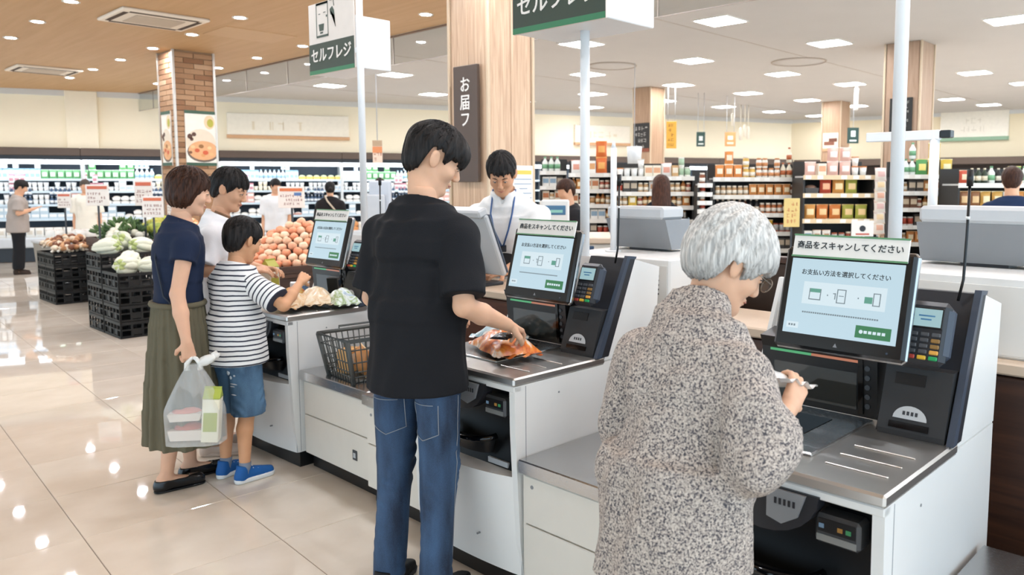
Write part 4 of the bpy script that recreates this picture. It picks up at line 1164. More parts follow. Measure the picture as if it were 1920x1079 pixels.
GREENS = [K('pouch', 'green', '4f8f50', 'e3d27a', .13, .06, .18), K('pouch', 'yellow', 'd2b042', 'e9e2b8', .13, .06, .18), K('bottle', 'white', 'e2e4dd', '6fa27a', .07, .07, .18)]
COFFEE = [K('pouch', 'golden', 'c99a4a', 'eadbb0', .11, .06, .17), K('pouch', 'brown', '8a5a36', 'd9b684', .11, .06, .17), K('pouch', 'white', 'e6e2da', 'bfa27c', .11, .06, .17), K('pouch', 'orange', 'cf8a44', 'ead0a2', .11, .06, .17)]
gA = gondola(1012, 1062, 9.6, [322, 350, 378, 406], 'narrow dark rack with greenish packets between the large oak column and the second white post')
fill(gA, [GREENS, MIXED, MIXED, CANS], 'the narrow rack beside the large oak column', (1, 2), 2, 0)
gB = gondola(1066, 1150, 9.2, [326, 356, 384, 412, 440], 'gondola shelf of mixed groceries behind the second white post')
fill(gB, [WHITES + TOPS[:1], MIXED, CANS + MIXED, MIXED, CANS], 'the gondola behind the second white post', (1, 2), 3, .3)
gC = gondola(1152, 1302, 8.9, [332, 361, 387, 413, 440], 'gondola shelf behind the long-haired woman')
fill(gC, [TOPS + WHITES + GREENS[2:], MIXED + CANS, MIXED, CANS, MIXED], 'the gondola behind the long-haired woman', (1, 2), 4, .25)
gD = gondola(1308, 1336, 8.6, [345, 362, 378, 394, 410], 'narrow end rack of small jars at the left end of the jar gondola')
fill(gD, [JARS[:2], CANS[:2], JARS[2:3], CANS[:1], JARS], 'the narrow end rack of small jars', (1, 2), 5, 0, .004)
gE = gondola(1337, 1503, 8.8, [334, 367, 401, 436, 468], 'wide gondola shelf of jars and bottles beyond the grey-haired woman')
fill(gE, [TOPS, JARS + MIXED[:2], DARKS + JARS[2:], MIXED, CANS], 'the wide jar gondola beyond the grey-haired woman', (1, 4), 6, .5)
gF = gondola(1506, 1640, 8.3, [330, 364, 412, 455], 'gondola shelf with orange and yellow bread packs, above the near kiosk screen', 0, RAILY)
fill(gF, [WHITES, BREADS[:4] + BREADS[:4] + BREADS[4:], BREADS[:4] + BREADS[:3] + BREADS[4:], MIXED], 'the bread gondola', (1, 2), 7, .55, .012)
gG = gondola(1690, 1795, 8.7, [329, 360, 391, 424, 456], 'gondola shelf between the plain white post and the crossbar post')
fill(gG, [GREENS, MIXED + CANS, GREENS[:1] + DARKS + MIXED, CANS + MIXED, MIXED], 'the gondola between the two right-hand posts', (1, 2), 8, .1)
gH = gondola(1797, 1960, 8.0, [345, 390, 424], 'gondola shelf of coffee pouches at the right edge beside the person in navy')
fill(gH, [GREENS + TOPS[1:3] + DARKS[:2], COFFEE, COFFEE], 'the coffee gondola at the right edge', (1, 2), 9, .1)
# strip of hanging snack bags and the upright banner at the end of the bread gondola
c = spot(sl(1652) * 8.2, 8.2)
t = thing('clip_strip', 'hanging strip of pale snack bags at the right end of the bread gondola', 'display strip', c, FACE)
MB().box(-.01, .01, .05, .06, .95, 1.66).build('strip', WHITE2, t); MB().box(-.07, .07, .05, .3, 0, .03).build('foot', CHARCOAL, t); MB().box(-.015, .015, .07, .1, .03, 1.6).build('upright', CHARCOAL, t)
for k in range(6): link('snack_bag', K('pouch', '', 'e6dcd0', ('d9a58c', 'e0c49a', 'd7b0a8')[k % 3], .12, .06, .14)[2], t, (0, -.02, .98 + k * .112), (R(-8), 0, 0))
t = thing('upright_banner', 'dark blue upright banner with white vertical print beside the plain white post', 'banner', spot(sl(1679) * 8.0, 8.0), FACE)
MB().box(-.08, .08, -.02, .1, 0, .04, bev=.006).build('foot', CHARCOAL, t); MB().box(-.055, .055, .02, .035, .04, 1.68).build('cloth', mat('2b3340', rough=.6), t)
scribble('print', t, .09, .75, 8, mat('d6dade', rough=.5), 17, .02, 0, 1.22, .95)
def card(px, py, w, h, depth, label, body, parts, seed=1, pole=True):
    s = depth / 1471
    t = face_sign('price_sign', label, 'price sign', px, py, w, h, depth, 'card', body, parts, th=.008)
    if pole: MB().box(-.008, .008, .004, .02, -t.location.z, -h * s / 2 + .01).build('stand', DGREY, t); MB().box(-.06, .06, -.03, .06, -t.location.z, -t.location.z + .012).build('foot', DGREY, t)
    return t
card(1486, 399, 30, 54, 8.0, 'tall yellow price sign at the right end of the jar gondola', 'd9c07c', lines('c9855a', 4, 23, .7, .8))
card(1620, 429, 42, 30, 7.6, 'white sign with a dark oval mark below the bread gondola', 'e2e0da', both(lambda t, w, h: MB().cyl((0, -.003, 0), (0, 0, 0), .03, n=16).build('oval_mark', CHARCOAL, t), band('red_foot', 'b5584a', -.3, .3, -.4, -.3)))
card(709, 285, 18, 42, 9.5, 'narrow orange and white hanging sign above the chilled shelves, right of the first white post', 'e6cdb8', both(band('orange_field', 'd98a5a', -.5, .5, -.05, .22), band('tan_head', 'b59a7c', -.5, .5, .24, .5), lines('a56a50', 4, 5, .8, .9)), pole=False)
MB().cyl((0, .004, .13), (0, .004, CEIL - 1.88), .005, n=6).build('hanging_wire', PALEGREY, scn.objects['price_sign.002'])

# ================================================================== PRODUCE SECTION
CRATE = mat('1a1a1a', rough=.5); 
def crate_mesh(w, d, h):
    base = MB().box(.0, w, .0, d, 0, .012).mesh('base', CRATE)
    def side(ln):
        q = MB()
        q.box(0, ln, 0, .014, .0, .022); q.box(0, ln, 0, .014, h - .028, h); q.box(0, ln, .002, .012, h * .48, h * .56)
        n = 5
        for k in range(n + 1): q.box(k * (ln - .016) / n, k * (ln - .016) / n + .016, 0, .014, .022, h - .028)
        for k in range(n):
            if k % 2: q.box(k * (ln - .016) / n + .016, (k + 1) * (ln - .016) / n, .004, .01, .03, h * .48)
        return q.mesh('lattice_side', CRATE)
    return base, side(w), side(d)
def crate(loc, w, d, h, meshes, label, rz=0):
    t = thing('vegetable_crate', label, 'crate', loc, rz, None)
    link('base', meshes[0], t)
    link('lattice_side', meshes[1], t); link('lattice_side', meshes[1], t, (w, d, 0), (0, 0, PI))
    link('lattice_side', meshes[2], t, (w, 0, 0), (0, 0, PI / 2)); link('lattice_side', meshes[2], t, (0, d, 0), (0, 0, -PI / 2))
    return t
LV = ['lowest', 'second up', 'third up', 'fourth up', 'fifth up']
cm = crate_mesh(.50, .48, .158)
for st, (y0, n, nm) in enumerate(((8.36, 4, 'nearer stack of cabbage crates'), (8.86, 5, 'farther stack of cabbage crates'))):
    for k in range(n): crate((2.46, y0, k * .16), .50, .48, .158, cm, f'black lattice crate, {LV[k]} in the {nm}')
cm2 = crate_mesh(.46, .38, .158)
for st, (y0, n, nm) in enumerate(((11.36, 4, 'nearer stack of mushroom crates'), (11.75, 4, 'farther stack of mushroom crates'))):
    for k in range(n): crate((2.64, y0, k * .16), .46, .38, .158, cm2, f'black lattice crate, {LV[k]} in the {nm} at the left')
for k in range(4): crate((3.12, 11.36, k * .16), .46, .38, .158, cm2, f'black lattice crate, {LV[k]} in the right-hand stack of mushroom crates')
# mushrooms heaped on the far crates
MUSH = []
for c1, c2 in (('c99a70', 'e6d2b8'), ('b58258', 'ead9c2'), ('e0cdb4', 'efe6d8'), ('7a4c34', 'd9bf9e')):
    q = MB(); q.lathe([(.0, .052), (.03, .045), (.042, .02), (.036, .005), (.014, .0)], 8, (0, 0, 0), 0); q.lathe([(.014, .0), (.017, -.035), (.0, -.038)], 7, (0, 0, 0), 1)
    MUSH.append(q.mesh('mushroom', [mat(c1, rough=.7), mat(c2, rough=.7)]))
r_ = random.Random(5)
for k in range(150):
    x = r_.uniform(2.67, 3.54); y = r_.uniform(11.4, 12.1)
    h = .645 + .15 * math.exp(-((x - 2.95) ** 2 + (y - 11.85) ** 2) / .12) + r_.uniform(0, .02)
    o = link('mushroom', MUSH[min(3, int(r_.random() * 4))], None, (x, y, h), (r_.uniform(-.9, .9), r_.uniform(-.9, .9), r_.uniform(0, 6)))
    tag(o, 'brown and white mushroom heaped on the black crates at the left', 'mushroom', 'mushrooms heaped on the crates at the left')
# napa cabbages and radishes on the near crates
CAB = mat('dfe0cc', rough=.5, bump=.4, bscale=30); CABG = mat('b4c07e', rough=.6, bump=.4, bscale=30)
def cabbage(loc, s, rot, label, green=True):
    t = thing('napa_cabbage', label, 'cabbage', loc); t.rotation_euler = rot
    q = MB(); rj = random.Random(label)
    for k in range(7):          # overlapping ribbed leaves round a heart
        a = 2 * PI * k / 7
        q.ell((math.cos(a) * .035 * s, math.sin(a) * .035 * s, rj.uniform(-.02, .02) * s), (.07 * s, rj.uniform(.045, .06) * s, rj.uniform(.12, .155) * s), 12, 10, 0, Euler((rj.uniform(-.15, .15), .08, a)), .07, rj)
    q.ell((0, 0, -.02 * s), (.085 * s, .085 * s, .14 * s), 12, 8); q.build('heart', CAB, t)
    if green:
        q = MB()
        for k in range(5):
            a = 2 * PI * k / 5 + .4; q.ell((math.cos(a) * .034 * s, math.sin(a) * .034 * s, .105 * s), (.036 * s, .03 * s, .05 * s), 8, 6, 0, Euler((0, .15, a)))
        q.build('leaf_tips', CABG, t)
    return t
cabs = [((2.60, 8.53, .70), .92, (1.45, .1, -.9), 'white napa cabbage lying on the nearer crate stack, front left'), ((2.80, 8.50, .69), .85, (1.5, .2, 1.2), 'white napa cabbage with pale green tips on the nearer crate stack, right'),
        ((2.68, 8.74, .73), .9, (1.3, 0, 2.4), 'white napa cabbage at the back of the nearer crate stack'), ((2.57, 9.02, .86), .85, (1.5, .1, .9), 'white napa cabbage at the left on the farther crate stack'),
        ((2.74, 9.1, .90), .95, (1.1, 0, -.6), 'tall pale napa cabbage on top of the farther crate stack'), ((2.88, 8.96, .86), .88, (1.4, .3, -1.2), 'pale napa cabbage leaning right on the farther crate stack'), ((2.64, 9.22, .86), .85, (1.5, 0, 1.9), 'white napa cabbage at the back of the farther crate stack')]
for a in cabs: cabbage(*a)
# brown produce tables
BROWN = wood_mat('produce_table_wood', '33211a', '422b20', '503627', 'X', 4, .5)
def table(loc, w, d, h, label, rz=0):
    t = thing('produce_table', label, 'table', loc, rz)
    MB().box(0, w, 0, d, h - .04, h, bev=.006).build('table_top', BROWN, t); MB().box(.02, w - .02, .02, d - .02, h - .22, h - .04).build('apron', BROWN, t)
    for x in (.03, w - .09):
        for y in (.03, d - .09): MB().box(x, x + .06, y, y + .06, 0, h - .22).build('leg', BROWN, t)
    MB().box(.05, w - .05, .05, d - .05, .18, .2).build('lower_board', BROWN, t)
    for a in ((0, w, 0, .02), (0, w, d - .02, d), (0, .02, .02, d - .02), (w - .02, w, .02, d - .02)): MB().box(*a, h, h + .06).build('edge_board', BROWN, t)
    return t
table((2.98, 9.95, 0), 1.6, 1.32, .78, 'dark wooden produce table with turnips and greens, beyond the crates')
r_ = random.Random(11)
TURN = []
for c1, c2 in (('e4e0d2', '3f5a34'), ('dcd8c4', '55703f')):
    q = MB(); q.ell((0, 0, 0), (.045, .045, .05), 9, 7, 0)
    TURN.append((q.mesh('bulb', mat(c1, rough=.5)), None))
    q = MB()
    for k in range(5):
        a = 2 * PI * k / 5; q.ell((math.cos(a) * .03, math.sin(a) * .03, .085), (.018, .008, .05), 6, 5, 0, Euler((0, .5, a)))
    TURN[-1] = (TURN[-1][0], q.mesh('leaves', mat(c2, rough=.6)))
def heap(n, cx, cy, rx, ry, z0, hz, fn, seed):
    r_ = random.Random(seed); k = 0
    while k < n:
        u, v = r_.uniform(-1, 1), r_.uniform(-1, 1)
        if u * u + v * v > 1: continue
        fn(r_, cx + u * rx, cy + v * ry, z0 + hz * max(0, 1 - math.hypot(u, v)) + r_.uniform(-.01, .015)); k += 1
def turnip(r_, x, y, z):
    me = r_.choice(TURN); o = thing('turnip', 'white turnip with dark green leaves heaped on the dark produce table', 'turnip', (x, y, z), 0, 'turnips heaped on the dark produce table')
    o.rotation_euler = (r_.uniform(-1.2, 1.2), r_.uniform(-1.2, 1.2), r_.uniform(0, 6)); link('bulb', me[0], o); link('leaves', me[1], o)
heap(46, 3.27, 10.80, .27, .36, .86, .16, turnip, 3)
LETT = []
for c in ('a8b04a', 'c2bd5a', '8f9c44'):
    q = MB(); rr = random.Random(c)
    for k in range(9):
        a = 2 * PI * k / 9; q.ell((math.cos(a) * .04, math.sin(a) * .04, .01), (.055, .04, .06), 7, 5, 0, Euler((rr.uniform(-.3, .3), .3, a)))
    LETT.append(q.mesh('lettuce', mat(c, rough=.6, bump=.4, bscale=40)))
def lettuce(r_, x, y, z):
    tag(link('lettuce', r_.choice(LETT), None, (x, y, z), (r_.uniform(-.8, .8), r_.uniform(-.8, .8), r_.uniform(0, 6))), 'yellow-green lettuce heaped on the dark produce table', 'lettuce', 'lettuces heaped on the dark produce table')
heap(34, 3.72, 10.72, .26, .42, .87, .22, lettuce, 4)
ONION = []
for c in ('d9a878', 'e6c29c', 'cf9260'):
    q = MB(); q.lathe([(0, -.04), (.03, -.034), (.045, 0), (.032, .03), (.01, .045), (.005, .06), (0, .06)], 9); ONION.append(q.mesh('onion', mat(c, rough=.45)))
def onion(r_, x, y, z):
    tag(link('onion', r_.choice(ONION), None, (x, y, z), (r_.uniform(-.8, .8), r_.uniform(-.8, .8), 0)), 'pale orange onion heaped on the dark produce table', 'onion', 'onions heaped on the dark produce table')
heap(40, 3.85, 10.25, .26, .24, .86, .2, onion, 6)
# peaches heaped behind the boy
table((2.95, 6.15, 0), 1.75, 1.35, .76, 'dark wooden produce table with a heap of peaches, behind the boy')
PEACH = []
for c1, c2 in (('eec3a0', 'e9ab88'), ('f3d3b4', 'efbf9a'), ('e8a27a', 'e08e68'), ('f4dcc0', 'f0c9a4')):
    m, nt, b = nmat('peach_skin'); N, L = nt.nodes, nt.links
    nz = N.new('ShaderNodeTexNoise'); nz.inputs['Scale'].default_value = 14; tc = N.new('ShaderNodeTexCoord'); L.new(tc.outputs['Object'], nz.inputs['Vector'])
    cr = N.new('ShaderNodeValToRGB'); cr.color_ramp.elements[0].position = .4; cr.color_ramp.elements[0].color = hx(c1); cr.color_ramp.elements[1].position = .62; cr.color_ramp.elements[1].color = hx(c2)
    L.new(nz.outputs[0], cr.inputs[0]); L.new(cr.outputs[0], b.inputs['Base Color']); b.inputs['Roughness'].default_value = .5
    q = MB()
    q.lathe([(0, -.036), (.022, -.034), (.039, -.012), (.04, .008), (.03, .028), (.014, .034), (.0, .029)], 12)
    PEACH.append(q.mesh('peach', m))
def peach(r_, x, y, z):
    tag(link('peach', r_.choice(PEACH), None, (x, y, z), (r_.uniform(-.7, .7), r_.uniform(-.7, .7), r_.uniform(0, 6))), 'pinkish peach in the big heap on the table behind the boy', 'peach', 'peaches in the heap behind the boy')
r_ = random.Random(8)
for k in range(9):                       # rings of peaches climbing the mound
    rr_ = .64 - .078 * k; n = max(1, int(2 * PI * rr_ / .083))
    for j in range(n):
        a = 2 * PI * (j + .5 * (k % 2) + r_.uniform(-.12, .12)) / n
        peach(r_, 3.55 + rr_ * math.cos(a), 6.85 + rr_ * math.sin(a), .80 + .36 * (1 - rr_ / .66) + r_.uniform(.0, .022))
q = MB(); q.lathe([(.66, .0), (.5, .085), (.28, .2), (.0, .34)], 20); o = q.build('mound_tray', mat('3a2a20', rough=.7), None, (3.55, 6.85, .765)); tag(o, 'dark sloping display mound under the peaches behind the boy', 'display tray')
# grey bin, low white cartons
t = thing('wheeled_bin', 'grey metal-sided display bin beside the person in grey at the far left', 'bin', (3.12, 13.3, 0), R(4))
MB().prism([(.0, .1), (.62, .1), (.66, .62), (-.04, .62)], 0, .8, 'y').build('bin_body', mat('8b857c', rough=.5), t); MB().box(-.06, .68, -.02, .82, .62, .66, bev=.01).build('rim', PALEGREY, t)
for x in (.08, .54):
    for y in (.1, .7): MB().cyl((x, y - .02, .05), (x, y + .02, .05), .05, n=12).build('caster', CHARCOAL, t)
WBAG = goods('pouch', 'e6e4de', 'd9cfc2', .2, .1, .16)
for k in range(14):
    tag(link('vegetable_bag', WBAG, None, (3.22 + (k % 4) * .13, 13.42 + (k // 4) * .16, .66 - .0), (0, 0, r_.uniform(0, 6))), 'white bag of vegetables in the grey bin at the far left', 'bag', 'white bags in the grey bin')
# price signs
RED = 'b5554a'
def pcard(px, py, w, h, d, label, seed, body='ebe3da', head='cf6a4e'):
    return card(px, py, w, h, d, label, body, both(band('red_heading', head, -.42, .42, .28, .42), lines('9a6a62', 3, seed, .84, .55, 0, -.12)))
pcard(181, 366, 44, 40, 8.9, 'white price sign with red print over the turnips, in front of the far shopkeeper', 3)
pcard(118, 376, 26, 28, 11.0, 'small white price sign over the mushrooms at the left', 4)
pcard(268, 362, 34, 48, 9.6, 'white price sign partly hidden behind another, left of the woman in navy', 5)
pcard(284, 388, 40, 40, 8.8, 'white price sign with a red heading close to the back of the woman in navy', 6, 'eee6de', 'd9734f')
pcard(545, 370, 50, 40, 7.6, 'white price sign with an orange heading and blue mark above the peaches', 7, 'efe6dc', 'd97a4a')
MB().box(.03, .1, -.003, 0, .015, .045).build('blue_mark', mat('5a78a8', rough=.5), scn.objects['price_sign.007'])
pcard(318, 392, 14, 30, 9.9, 'narrow pale price sign peeking out behind the woman in navy', 9)

# ================================================================== SHOPPING ON THE KIOSKS
# black basket on the counter
BASK = mat('4a4c4a', rough=.5)
t = thing('shopping_basket', 'dark grey lattice shopping basket on the low counter left of the young man', 'basket', (2.20, 3.47, .531), R(-4))
bw_, bd_, bh_ = .20, .135, .215; tp = 1.2
def P_(x, y, z): k = 1 + (tp - 1) * z / bh_; return (x * k, y * k, z)
q = MB(); q.box(-bw_, bw_, -bd_, bd_, 0, .01, bev=.003); q.build('basket_floor', BASK, t)
q = MB(); z = bh_; c4 = [P_(sx * bw_, sy * bd_, z) for sx, sy in ((-1, -1), (1, -1), (1, 1), (-1, 1))]; q.tube(c4, .010, 8, closed=True); q.build('rim', BASK, t)
for ax in (0, 1):
    for sg in (-1, 1):
        q = MB(); ln = bw_ if ax == 0 else bd_; n = 15 if ax == 0 else 10
        for k in range(n + 1):
            a = -ln + 2 * ln * k / n
            f_ = (lambda z: P_(a, sg * bd_, z)) if ax == 0 else (lambda z: P_(sg * bw_, a, z))
            q.tube([f_(.0), f_(bh_ * .5), f_(bh_)], .0032, 4)
        for z in (.03, .055, bh_ * .48, bh_ * .78):
            p0, p1 = (P_(-ln, sg * bd_, z), P_(ln, sg * bd_, z)) if ax == 0 else (P_(sg * bw_, -ln, z), P_(sg * bw_, ln, z))
            q.tube([p0, p1], .0036, 4)
        o = q.build('lattice_side', BASK, t)
for sx in (-1, 1):
    for sy in (-1, 1): MB().tube([P_(sx * bw_, sy * bd_, 0), P_(sx * bw_, sy * bd_, bh_)], .011, 6).build('corner_post', BASK, t)
for sy in (-1, 1):
    q = MB(); y = sy * (bd_ * tp + .004); q.tube([(-.12, y, bh_ - .005), (-.12, y * 1.05, bh_ + .02), (.12, y * 1.05, bh_ + .02), (.12, y, bh_ - .005)], .006, 6); q.build('folded_handle', BASK, t)
def world(o, p):
    c, s = math.cos(o.rotation_euler.z), math.sin(o.rotation_euler.z)
    return (o.location.x + p[0] * c - p[1] * s, o.location.y + p[0] * s + p[1] * c, o.location.z + p[2])
for (x, y, z, me, nm, lab, cat, rot) in ((-.06, -.05, .012, goods('pouch', 'c98a52', 'e6c49a', .15, .08, .15), 'snack_pouch', 'brown snack pouch standing in the dark grey basket', 'pouch', (0, 0, 1.2)),
        (.06, -.04, .012, goods('carton', 'e4ddd0', 'a8b04a', .08, .08, .16), 'drink_carton', 'pale drink carton standing in the dark grey basket', 'carton', (0, 0, .2)), (.1, .04, .012, goods('pouch', 'b5643c', 'd9b04e', .13, .07, .14), 'snack_pouch', 'red-brown snack pouch at the back of the dark grey basket', 'pouch', (0, 0, 2.2)), (-.1, .05, .012, goods('box', 'd9a86a', 'f0e6d2', .1, .07, .12), 'packet', 'tan packet at the back of the dark grey basket', 'packet', (0, 0, .5))):
    tag(link(nm, me, None, world(t, (x, y, z)), rot), lab, cat)
# goods in front of the young man
def bag_pack(name, label, cat, loc, rz, L_, Wd, Ht, cols, seed, ends=True):
    # a soft bag lying down: pillow with creases, printed film in large patches
    m, nt, b = nmat('printed_film'); N, Lk = nt.nodes, nt.links
    tc = N.new('ShaderNodeTexCoord'); nz = N.new('ShaderNodeTexNoise'); nz.inputs['Scale'].default_value = 11 / (L_ / .3); nz.inputs['Detail'].default_value = 4; nz.inputs['Distortion'].default_value = 1.2
    mp = N.new('ShaderNodeMapping'); mp.inputs['Location'].default_value = (seed, seed, 0); Lk.new(tc.outputs['Object'], mp.inputs['Vector']); Lk.new(mp.outputs[0], nz.inputs['Vector'])
    cr = N.new('ShaderNodeValToRGB'); n = len(cols)
    cr.color_ramp.elements[0].position = .33; cr.color_ramp.elements[0].color = hx(cols[0]); cr.color_ramp.elements[1].position = .66; cr.color_ramp.elements[1].color = hx(cols[-1])
    for k in range(1, n - 1): e = cr.color_ramp.elements.new(.33 + .33 * k / (n - 1)); e.color = hx(cols[k])
    cr.color_ramp.interpolation = 'B_SPLINE' if n < 3 else 'LINEAR'
    Lk.new(nz.outputs[0], cr.inputs[0]); Lk.new(cr.outputs[0], b.inputs['Base Color']); b.inputs['Roughness'].default_value = .25; b.inputs['Coat Weight'].default_value = .3
    t = thing(name, label, cat, loc, rz); rr = random.Random(seed)
    ph = [rr.uniform(0, 6) for _ in range(6)]
    def top(u, v):
        k = (math.sin(PI * u) ** .45) * (math.sin(PI * v) ** .5)
        w = 1 + .09 * math.sin(9 * u + ph[0]) * math.sin(7 * v + ph[1]) + .05 * math.sin(23 * u + 11 * v + ph[2])
        return ((u - .5) * L_ * (1 - .05 * math.sin(PI * v)), (v - .5) * Wd * (1 - .08 * math.sin(2 * PI * u) ** 2), Ht * .18 + Ht * .82 * k * w)
    def bot(u, v):
        x, y, z = top(u, v); k = (math.sin(PI * u) ** .45) * (math.sin(PI * v) ** .5); return (x, y, Ht * .18 * (1 - k))
    q = MB(); q.grid(top, 26, 20); q.grid(bot, 26, 20, flip=True); q.build('film_bag', m, t)
    if ends:
        for sx in (-1, 1):
            q = MB(); q.grid(lambda u, v: (sx * (L_ / 2 - .004 + .028 * u), (v - .5) * Wd * .92, Ht * .18 + .006 * math.sin(18 * v + ph[3])), 2, 18); q.grid(lambda u, v: (sx * (L_ / 2 - .004 + .028 * u), (v - .5) * Wd * .92, Ht * .18 + .006 * math.sin(18 * v + ph[3]) - .002), 2, 18, flip=True); q.build('crimped_end', m, t)
    return t
bag_pack('snack_bag', 'orange and white bag of snacks lying on the middle kiosk under the young man\'s hand', 'bag', (2.06, 2.325, .831), R(70), .30, .20, .085, ['8a3f1e', 'c9642a', 'e08a3c', 'efe4d4', 'd9722f'], 3)
bag_pack('food_packet', 'white and blue food packet behind the orange bag on the middle kiosk', 'packet', (2.22, 2.53, .831), R(100), .2, .14, .07, ['eeece6', 'e6e6e2', '7fa8b4', 'f0eeea'], 9)
# goods in front of the boy
bag_pack('bread_pack', 'tan pack of bread rolls on the far kiosk, nearest the boy\'s elbow', 'bread', (2.03, 4.02, .831), R(40), .24, .16, .085, ['b5825a', 'd9b48c', 'ead6b8', 'c99a6c'], 5)
bag_pack('bread_pack', 'pale wrapped loaf on the far kiosk in front of the scanner', 'bread', (2.17, 4.02, .831), R(70), .24, .17, .10, ['e6d2b4', 'efe2cc', 'd9ba92', 'f0e8da'], 6)
bag_pack('salad_bag', 'clear bag of green salad on the far kiosk, right of the loaf', 'bag', (2.26, 3.90, .831), R(80), .19, .15, .095, ['cfdad2', '8fa86a', 'dfe6e2', 'a9bccb'], 7)
bag_pack('snack_bag', 'orange and yellow bag on the far kiosk beside the milk carton', 'bag', (2.16, 4.26, .831), R(20), .17, .12, .08, ['d98a4a', 'e6c47a', 'cf6a3c', 'f0e2c6'], 8)
tag(link('drink_carton', goods('carton', 'eee6d2', 'b5b04e', .075, .075, .24), None, (2.10, 4.36, .83), (0, 0, R(20))), 'cream drink carton standing on the far kiosk beyond the boy', 'carton')
tag(link('food_box', goods('box', 'e4e8ec', '4f78a8', .11, .07, .09), None, (2.24, 4.34, .83), (0, 0, R(-30))), 'white and blue box on the far kiosk behind the orange bag', 'box')
